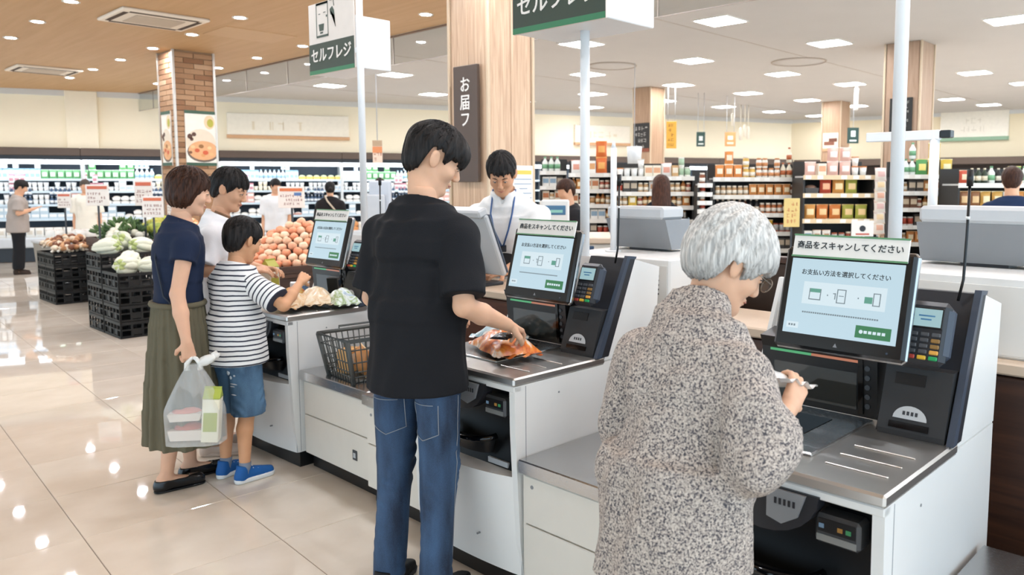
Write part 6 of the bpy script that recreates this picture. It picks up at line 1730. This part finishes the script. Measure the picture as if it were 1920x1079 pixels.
    for kind, name, m, o in clothes:
        e = o.get('ease', .014); fold = o.get('fold', .004); r0 = o.get('res', res)
        if kind == 'top':
            hem = o['hem']; sl_ = o.get('sleeve', .5); fl = o.get('flare', 0); pts = [a[0] for a in arm.values()] + [T(.5), U(.84)] + list(shl.values())
            if sl_ > 1: pts += [a[1] for a in arm.values()]
            lo = np.min(pts, 0) - .22 * S; hi = np.max(pts, 0) + .2 * S; lo[2] = hem - .03
            C_ = Field(lo, hi, r0); ph = o.get('seed', 1.0)
            def dsp(X, Y, Z): return fold * (np.sin(X * 19 + Z * 23 + 2.2 * np.sin(Y * 17 + ph)) * .6 + np.sin(Y * 31 - Z * 17 + ph * 2 + 2 * np.sin(X * 13)) * .5 + .5 * np.sin((Y + X) * 55 + Z * 9))
            fl_n = max(4, int((.61 * H - hem) / .08)) if hem < .5 * H else 0
            P_l = [T(.61), T(.67), U(.73), U(.766), U(.80), U(.835)]; w_l = [rbf(.150) + e, rbf(.156) + e, rbf(.166) + e, rbf(.150) + e, rbf(.103) + e, rbf(.060) + e]; d_l = [rbf(.106) + e, rbf(.11) + e, rbf(.116) + e, rbf(.106) + e, rbf(.080) + e, rbf(.050) + e]
            low = np.array((o.get('hx', 0.), 0, hem - .05)); hw_, hd_ = o.get('hw', rbf(.180) + e), o.get('hd', rbf(.130) + e)
            if hem < .53 * H: w_l[0] = max(w_l[0], hw_ * .92); d_l[0] = max(d_l[0], hd_ * .92)
            P_l = [low] + P_l; w_l = [hw_ + fl] + w_l; d_l = [hd_ + fl] + d_l
            C_.chain(P_l, w_l, d_l, fwd, .03, disp=dsp)
            C_.seg(U(.80), neck0 + upb * .01, .060 * rb + e, .050 * rb + e, .03)
            for sd, sg in (('R', -1), ('L', 1)):
                a_e, a_w = arm[sd][0], arm[sd][1]; s_ = shl[sd]
                C_.seg(neck0 - upb * .052 * S + np.array((0, sg * .035 * S, 0)), s_ - upb * .0, .048 * rb + e, .045 * rb + e, .045, disp=dsp)
                if o.get('sleeve_part') : pass
                if sl_ <= 1:
                    dirv = (a_e - s_) / np.linalg.norm(a_e - s_); end = s_ + (a_e - s_) * sl_
                    if not o.get('sleeve_part'): C_.seg(s_, end + dirv * .03, .047 * rb + e, .048 * rb + e * o.get('sl_ease', 1.6), .025, cuts=[(end, dirv)], disp=dsp)
                else:
                    C_.seg(s_, a_e, .055 * rb + e, .052 * rb + e * 1.8, .025, disp=dsp); dirv = (a_w - a_e) / np.linalg.norm(a_w - a_e); end = a_e + (a_w - a_e) * (sl_ - 1)
                    C_.seg(a_e, end + dirv * .03, .054 * rb + e * 1.6, .038 * rb + e * 1.5, .025, cuts=[(end, dirv)], disp=dsp)
            C_.cut((0, 0, hem), (0, 0, -1))
            if not o.get('collar'):
                nd = HP(-.025, 0, -.06) - neck0; nd = nd / np.linalg.norm(nd)
                C_.seg(neck0 - upb * .02 + fwd * .022 * o.get('scoop', 1), neck0 + nd * .10, nk * 1.10 + .010 * o.get('scoop', 1), nk * 1.1 + .03, .004, mode='s')
                C_.cut(neck0 + upb * o.get('necktop', .0), upb * .95 + fwd * o.get('nslope', .3))
            else:
                nd = HP(-.025, 0, -.06) - neck0; nd = nd / np.linalg.norm(nd)
                C_.seg(neck0 - upb * .012, neck0 + nd * .042, nk * 1.14 + .018, nk * 1.14 + .014, .012); C_.seg(neck0 + nd * .012, neck0 + nd * .12, nk * 1.14 + .003, nk * 1.14 + .006, .004, mode='s'); C_.cut(neck0 + nd * .046, nd)
                if o.get('open_v'): C_.seg(neck0 + fwd * .085 + upb * -.05, neck0 + fwd * .07 + upb * .05, .004, .028, .004, mode='s')
            ob = link(name, mesh_np(name, [C_.surface(o.get('smooth', 2))], m), t)
            if o.get('sleeve_part'):
                for sd in 'RL':
                    a_e = arm[sd][0]; s_ = shl[sd]; dirv = (a_e - s_) / np.linalg.norm(a_e - s_); end = s_ + (a_e - s_) * sl_
                    pts = [s_, a_e]; Sf = Field(np.min(pts, 0) - .15, np.max(pts, 0) + .15, r0)
                    Sf.seg(s_ + (U(.805) - s_) * .12, end + dirv * .03, .056 * rb + e, .050 * rb + e * 1.7, .02, cuts=[(end, dirv)], disp=dsp)
                    ms = o['sleeve_part'](dirv)
                    link('sleeve', mesh_np('sleeve', [Sf.surface(2)], ms), t)
        elif kind == 'trousers':
            hem = o['hem']; tops = [c_[3]['hem'] for c_ in clothes if c_[0] == 'top']; waist = min(o.get('waist', .60) * H, (tops[0] + .035) if tops else 9); wide = o.get('wide', 0.0); pts = [a for f in ft.values() for a in f[:3]] + [T(.6)]
            lo = np.min(pts, 0) - .2 * S; hi = np.max(pts, 0) + .2 * S; lo[2] = hem - .03
            C_ = Field(lo, hi, r0); ph = o.get('seed', 2.0)
            def dsp(X, Y, Z):
                kz = np.exp(-((Z - .27 * H) / .11) ** 2) + .8 * np.exp(-((Z - hem - .06) / .07) ** 2) + .5 * np.exp(-((Z - .47 * H) / .07) ** 2)
                pat = np.clip(np.sin(X * 41 + Z * 9 + ph) + .6 * np.sin(Y * 37 + Z * 13), 0, 1)
                return fold * ((.15 + kz) * pat * np.sin(Z * 120 + 4.0 * np.sin(X * 25 + ph) + 5 * np.sin(Y * 21)) * .8 + .5 * np.sin(X * 31 + Y * 27 + Z * 12 + ph))
            C_.chain([T(.485), T(.55), T(.61)], [rbf(.160) + e * .6, rbf(.155) + e * .3, rbf(.145) + e * .3], [rbf(.104) + e * .6, rbf(.105) + e * .3, rbf(.1) + e * .3], fwd, .03, disp=dsp)
            for sd in 'RL':
                hip, kn, an, fy = ft[sd]
                C_.seg(hip, kn, .085 * rb + e, .060 * rb + e + wide * .5, .02, disp=dsp); C_.seg(kn, an + np.array((.01, 0, -.04)), .060 * rb + e + wide * .5, .047 * rb + e + wide, .012, disp=dsp)
                C_.seg(hip + np.array((-.03, 0, -.03)), hip + np.array((-.03, 0, .0)), .078 * rb + e, .07 * rb + e, .03)
            C_.cut((0, 0, hem), (0, 0, -1)); C_.cut((0, 0, waist), (0, 0, 1))
            link(name, mesh_np(name, [C_.surface(o.get('smooth', 1))], m), t)
        elif kind == 'skirt':
            z0, z1 = o['hem'], o['waist']; wt_, ht_ = o['w'], o['hw']; lo = (-.34, -.34, z0 - .03); hi = (.34, .34, z1 + .04)
            C_ = Field(lo, hi, r0)
            def dsp(X, Y, Z):
                k = np.clip((z1 - Z) / (z1 - z0), 0, 1); ph = np.arctan2(Y, X)
                return -.016 * k ** .7 * np.sin(ph * 13 + 1.5 * np.sin(Z * 4 + ph)) - .005 * np.sin(ph * 31 + Z * 3)
            n = 5; P_l = [np.array((o.get('dx', 0) * (1 - i / n), 0, z0 - .04 + (z1 - z0 + .04) * i / n)) for i in range(n + 1)]
            w_l = [ht_ + (wt_ - ht_) * (i / n) ** 1.4 for i in range(n + 1)]; d_l = [v * (.80 - .1 * i / n) for i, v in enumerate(w_l)]
            C_.chain(P_l, w_l, d_l, (1, 0, 0), .01, disp=dsp); C_.cut((0, 0, z0), (0, 0, -1)); C_.cut((0, 0, z1), (0, 0, 1))
            link(name, mesh_np(name, [C_.surface(1)], m), t)
            ob = MB(); ob.tube([(wt_ * .72 * math.cos(a), wt_ * math.sin(a), z1 - .012) for a in [2 * PI * k / 32 for k in range(32)]], .014, 8, closed=True); ob.build('waistband', m, t)
        elif kind == 'shoes':
            for i, sd in enumerate('RL'):
                hip, kn, an, fy = ft[sd]; fd = np.array((math.cos(fy), math.sin(fy), 0)); lat = np.array((-math.sin(fy), math.cos(fy), 0)); ln = o.get('len', .155) * S * 1.7 / 1.7
                A = np.array((an[0], an[1], 0))
                C_ = Field(A - .22, A + .25 + fd * .1, .0042); C_.lo[2]
                hh = o.get('h', .055); top = o.get('top', .09)
                C_.seg(A - fd * .028 * S + np.array((0, 0, .033)), A + fd * ln + np.array((0, 0, .027)), .034 * S * o.get('wf', 1), .037 * S * o.get('wf', 1), .01, .8, .8, lat)
                C_.seg(A - fd * .025 * S + np.array((0, 0, .03)), A - fd * .018 * S + np.array((0, 0, top)), .036 * S, .034 * S, .02); C_.seg(A + np.array((0, 0, top * .8)), A + fd * ln * .62 + np.array((0, 0, .042)), .034 * S, .030 * S, .02, .85, .9, lat)
                if o.get('pump'):
                    C_.seg(A + np.array((0, 0, .075)) + fd * .0, A + fd * .085 * S + np.array((0, 0, .07)), .031 * S, .026 * S, .006, mode='s'); C_.cut((0, 0, .062), (0, 0, 1))
                else:
                    C_.cut(A + np.array((0, 0, top)), np.array((.25 * fd[0], .25 * fd[1], 1)))
                C_.cut((0, 0, .012), (0, 0, -1))
                sh = link('shoe', mesh_np('shoe', [C_.surface(1)], m), t)
                C2 = Field(A - .22, A + .25 + fd * .1, .0042); C2.seg(A - fd * .028 * S + np.array((0, 0, .02)), A + fd * ln + np.array((0, 0, .02)), .038 * S * o.get('wf', 1), .040 * S * o.get('wf', 1), .01, .85, .85, lat)
                C2.cut((0, 0, o.get('sole', .022)), (0, 0, 1)); C2.cut((0, 0, .001), (0, 0, -1)); link('sole', mesh_np('sole', [C2.surface(0)], o.get('sole_m', m)), sh)
        elif kind == 'socks':
            q = MB()
            for sd in 'RL':
                hip, kn, an, fy = ft[sd]; p1 = an + (kn - an) * .12
                q.cyl(tuple(an - np.array((0, 0, .02))), tuple(p1), .038 * rb, .041 * rb, 16)
            link(name, q.mesh(name, m), t)
    t_info = dict(arm=arm, HP=HP, U=U, T=T, rb=rb, M4=M4, shl=shl, neck0=neck0, upb=upb, hsz=hsz, ft=ft, S=S)
    return t, t_info

BLKHAIR = hair_mat('black_hair', '0a0909', '292422', .52)
BRNHAIR = hair_mat('dark_brown_hair', '24140d', '4a2d1f', .5)
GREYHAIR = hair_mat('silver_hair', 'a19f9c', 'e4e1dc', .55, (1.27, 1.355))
# --- young man at the middle kiosk
BASEM = (1.635, 2.32)
man, mi = person('young man in a black T-shirt and blue jeans reaching over the middle kiosk', BASEM, R(17), 1.735,
    [('top', 't_shirt', cloth('17181c', .85), dict(hem=.765, sleeve=.86, ease=.018, fold=.005, hw=.192, hd=.158, sl_ease=1.9, necktop=-.002, nslope=.2, seed=.7)),
     ('trousers', 'jeans', denim_mat('jeans_denim', '132238', '3d5b7e'), dict(hem=.055, waist=.50, fold=.0055, ease=.010, wide=.0)),
     ('shoes', 'shoes', cloth('17181a', .6), dict(sole_m=mat('2a2a2c', rough=.7)))],
    hair=('fringe', BLKHAIR, 1.05, 1.0), lean=4, bow=3, head=(27, -46, 0),
    arms={'R': ((1.665, 2.085, 1.085), (1.905, 2.135, .985), (.86, .35, -.32), (-.25, .25, -.95), .75), 'L': ((1.60, 2.545, 1.08), (1.86, 2.48, 1.02), (.9, -.2, -.3), (0, -.4, -.9), .6)},
    feet=((-.02, -.10, -6), (-.03, .10, 10)), skin_col='dcae90', res=.0058, build=.93)
q = MB(); q.M = None
tag(bag_pack('black_packet', 'small black packet held by the young man over the orange snack bag', 'packet', (1.955, 2.215, .915), R(25), .09, .075, .022, ['1c1c1e', '2a2a2d', '202022'], 4, False), None)
from mathutils.bvhtree import BVHTree
def wrap(o, pts, d=(1, 0, 0), off=.0015):
    # lays points on the surface of a garment, looking along d in the wearer's own frame
    me = o.data; bt = BVHTree.FromPolygons([v.co for v in me.vertices], [p.vertices[:] for p in me.polygons])
    out = []
    for p in pts:
        h = bt.ray_cast(Vector(p), Vector(d))
        if h[0] is not None: out.append(tuple(h[0] + h[1] * (off if h[1].dot(Vector(d)) < 0 else -off)))
    return out
def child(t, n): return [c for c in t.children if c.name.split('.')[0] == n][0]
jn = child(man, 'jeans'); STITCH = mat('8a8f96', rough=.8)
for sg in (-1, 1):
    zt, zb, w_ = .735, .605, .06; yc = sg * .082
    pl = [(-.4, yc - w_, zt), (-.4, yc - w_ * .95, zb + .025), (-.4, yc, zb), (-.4, yc + w_ * .95, zb + .025), (-.4, yc + w_, zt), (-.4, yc - w_, zt)]
    dense = [tuple(Vector(pl[i]).lerp(Vector(pl[i + 1]), k / 8)) for i in range(5) for k in range(8)]
    MB().tube(wrap(jn, dense), .0016, 5).build('back_pocket_stitching', STITCH, jn)
MB().tube(wrap(jn, [(-.4, .0, .80 - .02 * k) for k in range(14)]), .0016, 5).build('centre_seam', STITCH, jn)
for sg in (-1, 1):
    MB().tube(wrap(jn, [(.0, sg * .5, .76 - .035 * k) for k in range(20)], (0, -sg, 0)), .0015, 5).build('side_seam', STITCH, jn)
# --- grey-haired woman at the near kiosk
TWEED = tweed_mat('speckled_tunic')
eld, ei = person('grey-haired woman in a speckled grey tunic and glasses at the nearest kiosk', (1.318, .958), R(-2), 1.475,
    [('top', 'tunic', TWEED, dict(hem=.675, sleeve=1.5, ease=.02, fold=.010, hw=.178, hd=.158, collar=True, seed=2.0, smooth=1)),
     ('trousers', 'trousers', cloth('16161a'), dict(hem=.06, waist=.52, ease=.004)), ('shoes', 'shoes', cloth('202022', .6), dict(len=.13, sole_m=mat('2a2a2c')))],
    hair=('old', GREYHAIR, 1.10, 2.0), lean=9, bow=9, head=(32, -34, 0), female=True, build=.90, hs=.84, headshift=(.0, .0, -.01),
    arms={'R': ((1.335, .765, .965), (1.535, .800, 1.015), (.80, .12, .55), (.15, .9, -.35), .6), 'L': ((1.37, 1.11, .965), (1.53, 1.01, .995), (.85, -.4, .25), (.2, -.85, -.2), .6)},
    skin_col='d8ab8e', res=.0056)
q = MB(); q.M = ei['M4']
for sg in (-1, 1):
    q.tube([(.112 + .002 * math.cos(a), sg * (.034 + .024 * math.cos(a)), .002 + .019 * math.sin(a)) for a in [2 * PI * k / 20 for k in range(20)]], .0014, 6, closed=True)
    q.tube([(.110, sg * .058, .008), (.06, sg * .079, .01), (.0, sg * .086, .012), (-.02, sg * .085, -.005)], .0014, 6)
q.tube([(.113, -.011, .005), (.116, 0, .008), (.113, .011, .005)], .0014, 6)
q.build('glasses', mat('8f8274', rough=.3, metal=.6), eld)
q = MB(); q.M = ei['M4']; q.ell((.111, -.034, .002), (.0008, .0235, .0185), 14, 8); q.ell((.111, .034, .002), (.0008, .0235, .0185), 14, 8); q.build('lenses', GLASS, eld)
t = bag_pack('food_packet', 'white food packet held up by the grey-haired woman at the scanner', 'packet', (1.605, .895, 1.035), R(80), .16, .11, .035, ['eceae6', 'dfe3e6', 'f2f0ec'], 12); t.rotation_euler = (R(20), R(10), R(80))
# --- woman in navy with the carrier bag
SKIRT = cloth('66604e', .85)
w1, wi = person('woman with short brown hair, navy top and olive skirt holding a carrier bag', (1.455, 4.06), R(-8), 1.595,
    [('top', 'navy_top', cloth('18243d', .8), dict(hem=.875, sleeve=.34, ease=.012, fold=.003, hw=.158, hd=.122, scoop=1.25, sl_ease=1.5, seed=3.0)),
     ('skirt', 'skirt', SKIRT, dict(hem=.225, waist=.93, w=.160, hw=.222)),
     ('shoes', 'shoes', mat('141416', rough=.25), dict(len=.15, pump=True, top=.075, sole=.012))],
    hair=('bob', BRNHAIR, 1.03, 3.0), lean=2, bow=4, head=(14, -10, 0), female=True, build=.98,
    arms={'R': ((1.388, 3.875, .985), (1.392, 3.80, .765), (.12, 0, -.98), (.15, .95, 0), 1.25)},
    feet=((-.06, -.06, 2), (.075, .06, 6)), skin_col='dcae92')
q = MB()
U_ = wi['U']; q.tube([tuple(U_(.83) + np.array((-.05, .07, .01))), tuple(U_(.80) + np.array((-.088, .03, 0))), tuple(U_(.72) + np.array((-.112, -.05, 0))), tuple(U_(.62) + np.array((-.08, -.115, -.02))), tuple(U_(.56) + np.array((.0, -.155, -.02)))], .005, 6)
q.tube([tuple(U_(.83) + np.array((-.03, -.075, .0))), tuple(U_(.80) + np.array((.06, -.07, .0))), tuple(U_(.72) + np.array((.112, .0, 0))), tuple(U_(.62) + np.array((.095, .09, -.02)))], .005, 6)
q.build('bag_strap', mat('232a38', rough=.6), w1)
# carrier bag
hp = (1.405, 3.79, .665)
BAGM = glass_mat('clear_film', 'fdfefe', .05, .25, .24)
t = thing('carrier_bag', 'clear plastic carrier bag of groceries hanging from the hand of the woman in navy', 'bag', (hp[0] + .01, hp[1], .285), R(-40))
rr = random.Random(4)
def bagf(u, v):
    a = 2 * PI * u; k = 1 - .80 * max(0, (v - .42) / .58) ** 1.15
    c, s = math.cos(a), math.sin(a); ex = lambda z, p: math.copysign(abs(z) ** p, z)
    pl = 1 + .05 * math.sin(a * 9 + v * 3) * (.3 + v)
    return (.128 * ex(c, .6) * k * pl, .08 * ex(s, .6) * k * pl, .375 * v)
q = MB(); q.grid(bagf, 48, 18); q.add([bagf(i / 48, 0) for i in range(48)], [tuple(reversed(range(48)))]); q.build('film_bag', BAGM, t)
q = MB()
for sx in (-1, 1): q.tube([(sx * .03, 0, .345), (sx * .03, 0, .375), (.012 * sx, 0, .40), (0, .0, .405)], [.014, .012, .010, .009], 8)
q.ell((.06, .0, .39), (.045, .02, .022), 14, 10, 0, Euler((0, -.35, 0)), .16, rr); q.ell((.09, .01, .405), (.03, .012, .018), 10, 8, 0, Euler((0, -.7, .4)), .2, rr); q.build('knotted_handles', mat('e6e6e2', rough=.3), t)
for (x, y, z, me, nm, lab, cat, rot) in ((-.05, -.005, .006, goods('tray', 'e9dcd0', 'c2604e', .16, .11, .07), 'food_tray', 'red meat tray at the bottom of the carrier bag', 'food tray', (0, 0, 0)), (-.05, -.005, .10, goods('tray', 'e9dcd0', 'd98a78', .15, .10, .05), 'food_tray', 'pink meat tray stacked on top inside the carrier bag', 'food tray', (0, 0, .1)),
        (.07, -.045, .006, goods('carton', 'f0ead2', 'a9b54a', .075, .075, .26), 'drink_carton', 'cream and green drink carton inside the carrier bag', 'carton', (0, .08, .1))):
    p = world(t, (x, y, z)); tag(link(nm, me, None, p, (rot[0], rot[1], rot[2] + R(-40))), lab, cat)
# --- woman in white
w2, w2i = person('woman with tied dark hair and a white T-shirt, standing behind the boy', (1.785, 4.43), R(-30), 1.605,
    [('top', 't_shirt', cloth('e6e7ea', .85), dict(hem=.80, sleeve=.82, ease=.022, fold=.006, hw=.185, hd=.14, scoop=1.1, sl_ease=2.0, seed=4.0)),
     ('trousers', 'trousers', cloth('1a2233'), dict(hem=.07, waist=.57, ease=.012)), ('shoes', 'shoes', mat('b9a394', rough=.5), dict(len=.145, pump=True, top=.075))],
    hair=('tied', BLKHAIR, 1.03, 4.0), lean=3, bow=5, head=(22, -16, 0), female=True,
    arms={'R': ((1.64, 4.25, 1.045), (1.83, 4.10, 1.04), (.75, -.4, .1), (.2, .3, -.9), .6), 'L': ((1.93, 4.52, 1.05), (2.02, 4.33, 1.02), (.6, -.8, 0), (-.3, -.2, -.9), .6)}, skin_col='d5a484')
q = MB(); U_ = w2i['U']; q.tube([tuple(U_(.845) + np.array((-.02, -.07, .0))), tuple(U_(.80) + np.array((.10, -.055, .02))), tuple(U_(.74) + np.array((.155, .02, .01))), tuple(U_(.64) + np.array((.135, .10, 0))), tuple(U_(.58) + np.array((.06, .19, 0)))], .007, 6); q.build('bag_strap', mat('7c5c42', rough=.6), w2)
# --- boy
def slv(d): return stripe_mat('sleeve_stripes', tuple(d), .0245, 'e8e8e8', '2b3040', .30)
DEN2 = denim_mat('shorts_denim', '2c4560', '5a7f9f')
boy, bi = person('boy in a striped T-shirt, denim shorts and blue shoes at the far kiosk', (1.675, 3.93), R(13), 1.325,
    [('top', 'striped_t_shirt', stripe_mat('shirt_stripes', (0, 0, 1), .0245, 'e8e8e8', '2b3040', .30), dict(hem=.605, sleeve=.80, ease=.02, fold=.004, hw=.168, hd=.142, sleeve_part=slv, necktop=.0, nslope=.2, seed=5.0)),
     ('trousers', 'denim_shorts', DEN2, dict(hem=.345, waist=.56, ease=.02, wide=.028, fold=.004)), ('socks', 'socks', cloth('7d8696'), {}),
     ('shoes', 'shoes', cloth('1f5a9c', .55), dict(len=.155, top=.085, sole=.026, sole_m=mat('e2e4e4', rough=.5), wf=1.12))],
    hair=('short', BLKHAIR, 1.06, 5.0), lean=2, bow=3, head=(20, -4, 0), build=.92, hs=.86,
    arms={'R': ((1.80, 3.655, .905), (1.945, 3.76, 1.0), (.7, .5, .45), (-.1, .7, -.6), .9), 'L': ((1.75, 4.12, .87), (1.91, 4.13, .90), (.9, 0, 0), (0, -.3, -.9), .6)},
    feet=((.0, -.075, -10), (.0, .075, 6)), skin_col='cf9b76')
for sg, an in zip((-1, 1), (bi['ft']['R'], bi['ft']['L'])):      # laces
    q = MB(); a, fy = an[2], an[3]
    for k in range(4):
        c = Vector((a[0], a[1], 0)) + Vector((math.cos(fy), math.sin(fy), 0)) * (.035 + .018 * k); l = Vector((-math.sin(fy), math.cos(fy), 0)) * .02; z = .076 - .008 * k
        q.tube([tuple(c + l * (1 if k % 2 else -1) + Vector((0, 0, z - .008))), tuple(c + Vector((.004, 0, z))), tuple(c - l * (1 if k % 2 else -1) + Vector((.008, 0, z - .008)))], .0032, 5)
    q.build('laces', mat('c9ced6', rough=.7), [o for o in boy.children if o.name.startswith('shoe')][0 if sg < 0 else 1])
# printed motif on the back pocket of the shorts
sj = child(boy, 'denim_shorts'); q = MB()
for (y, z, w_, h_) in ((-.062, .575, .022, .026), (-.066, .548, .016, .018), (-.08, .515, .055, .006), (-.07, .502, .035, .005), (-.092, .56, .014, .010), (-.075, .46, .04, .005)):
    c = wrap(sj, [(-.4, y, z)])
    if c: q.ell(c[0], (.004, w_ / 2, h_ / 2), 10, 6)
q.build('pocket_motif', mat('c3c9cf', rough=.7), sj)['kind'] = 'stuff'
MB().tube(wrap(sj, [(-.4, .0, .60 - .015 * k) for k in range(10)]), .002, 5).build('centre_seam', mat('24384e', rough=.8), sj)
# --- shop assistant
st_, si = person('shop assistant in a white shirt with a blue lanyard, leaning over the staff counter', (3.27, 3.62), R(213), 1.73,
    [('top', 'white_shirt', cloth('e9e9e8', .8), dict(hem=.86, sleeve=.78, ease=.022, fold=.006, hw=.19, hd=.14, collar=True, open_v=True, sl_ease=1.9, seed=6.0)),
     ('trousers', 'trousers', cloth('1c1c20'), dict(hem=.07, waist=.57, ease=.012)), ('shoes', 'shoes', cloth('1a1a1c'), {})],
    hair=('short', BLKHAIR, 1.03, 6.0), lean=8, bow=12, head=(36, 8, 0),
    arms={'R': ((3.0, 3.90, 1.07), (2.86, 3.72, .99), (-.7, -.7, -.1), (0, 0, -1), .5), 'L': ((3.22, 3.36, 1.07), (2.98, 3.36, 1.0), (-.95, .15, -.1), (.0, 0.2, -1), .5)}, skin_col='cb9877')
U_ = si['U']; q = MB()
for sg in (-1, 1): q.tube([tuple(si['neck0'] + np.array((-.05, sg * .035, .03))), tuple(U_(.832) + np.array((.03, sg * .07, .045))), tuple(U_(.80, .125) + np.array((0, sg * .066, 0))), tuple(U_(.75, .165) + np.array((0, sg * .045, 0))), tuple(U_(.69, .175) + np.array((0, sg * .006, 0)))], .0055, 6)
q.build('lanyard', mat('35588a', rough=.5), st_)
q = MB(); p = U_(.685, .17); q.box(p[0] - .006, p[0] + .006, -.022, .022, p[2] - .03, p[2] + .012, bev=.003); q.build('badge_clip', mat('2a2c30', rough=.4), st_)
q = MB(); q.M = None; p = si['T'](.60); q.ell((.04, 0, p[2] - .02), (.17, .185, .10), 18, 12); q.build('waist_apron', cloth('1b1b1d'), st_)

# --- people farther away, the same build with less detail
FAR = dict(detail=False, res=.014)
person('person in a loose grey T-shirt and black trousers at the far left', (3.18, 15.75), R(-10), 1.58,
    [('top', 't_shirt', cloth('a49a93'), dict(hem=.70, sleeve=.8, ease=.03, hw=.21, hd=.165)), ('trousers', 'trousers', cloth('19191c'), dict(hem=.09, waist=.56, ease=.02, wide=.02)), ('shoes', 'shoes', cloth('3a2e28'), {})],
    hair=('short', BLKHAIR, 1.12, 7.0), lean=4, head=(25, -10, 0), arms={'R': ((3.15, 15.52, 1.02), (3.38, 15.52, 1.10), (.9, 0, .3), (0, 0, -1), .4)}, **FAR)
person('shopkeeper with cropped hair and a white overall behind the turnip price sign', (4.27, 16.0), R(230), 1.60,
    [('top', 'overall', cloth('e9e4d6'), dict(hem=.60, sleeve=.8, ease=.03)), ('trousers', 'trousers', cloth('2a2a2c'), dict(hem=.09)), ('shoes', 'shoes', cloth('2a2a2c'), {})],
    hair=('short', hair_mat('cropped_hair', '3a342f', '5a5148'), 1.0, 8.0), head=(15, 30, 0), **FAR)
person('shopper with dark hair and a white shirt, seen above the peach heap', (6.2, 12.75), R(230), 1.60,
    [('top', 'shirt', cloth('e6e8ea'), dict(hem=.72, sleeve=.8, ease=.03)), ('trousers', 'trousers', cloth('25262c'), dict(hem=.09)), ('shoes', 'shoes', cloth('2a2a2c'), {})],
    hair=('short', BLKHAIR, 1.08, 9.0), head=(20, 40, 0), **FAR)
f4, f4i = person('shopper in black with a pale diagonal strap, seen from behind', (6.46, 11.43), R(62), 1.55,
    [('top', 'black_top', cloth('1f1b1c'), dict(hem=.70, sleeve=1.6, ease=.03)), ('trousers', 'trousers', cloth('1c1c20'), dict(hem=.09)), ('shoes', 'shoes', cloth('2a2a2c'), {})],
    hair=('tied', BLKHAIR, 1.05, 10.0), female=True, **FAR)
q = MB(); U_ = f4i['U']; q.tube([tuple(U_(.85) + np.array((-.06, .08, 0))), tuple(U_(.80) + np.array((-.155, .05, 0))), tuple(U_(.70) + np.array((-.185, -.07, 0))), tuple(U_(.60) + np.array((-.15, -.16, 0)))], .014, 6); q.build('bag_strap', mat('c9b9a4', rough=.6), f4)
person('shopper with dark hair and a dark top behind the pale standing terminal', (6.72, 10.42), R(240), 1.60,
    [('top', 'dark_top', cloth('2c2c32'), dict(hem=.70, sleeve=.9, ease=.03)), ('trousers', 'trousers', cloth('1c1c20'), dict(hem=.09)), ('shoes', 'shoes', cloth('2a2a2c'), {})],
    hair=('bob', BRNHAIR, 1.05, 11.0), head=(15, 20, 0), female=True, **FAR)
person('woman with long brown hair seen from behind, in front of the grocery gondola', (6.28, 4.72), R(38), 1.60,
    [('top', 'black_top', cloth('17161a'), dict(hem=.70, sleeve=1.7, ease=.02)), ('trousers', 'trousers', cloth('1c1c20'), dict(hem=.09)), ('shoes', 'shoes', cloth('2a2a2c'), {})],
    hair=('long', hair_mat('brown_hair', '2a1a14', '573728'), 1.08, 12.0), female=True, **FAR)
person('person in dark clothes beside the cash register, behind the second white post', (5.55, 5.30), R(160), 1.56,
    [('top', 'dark_top', cloth('1b1a1d'), dict(hem=.70, sleeve=1.7, ease=.03)), ('trousers', 'trousers', cloth('1c1c20'), dict(hem=.09)), ('shoes', 'shoes', cloth('2a2a2c'), {})],
    hair=('short', BRNHAIR, 1.06, 13.0), head=(20, 10, 0), **FAR)
person('person in a navy top seen from behind at the right edge of the picture', (7.72, 1.92), R(20), 1.66,
    [('top', 'navy_top', cloth('1a2b4a'), dict(hem=.70, sleeve=.9, ease=.025)), ('trousers', 'trousers', cloth('22252c'), dict(hem=.09)), ('shoes', 'shoes', cloth('2a2a2c'), {})],
    hair=('short', BRNHAIR, 1.08, 14.0), head=(10, -10, 0), arms={'R': ((7.78, 1.65, 1.03), (7.98, 1.66, 1.02), (.9, 0, 0), (0, 0, -1), .4)}, **FAR)
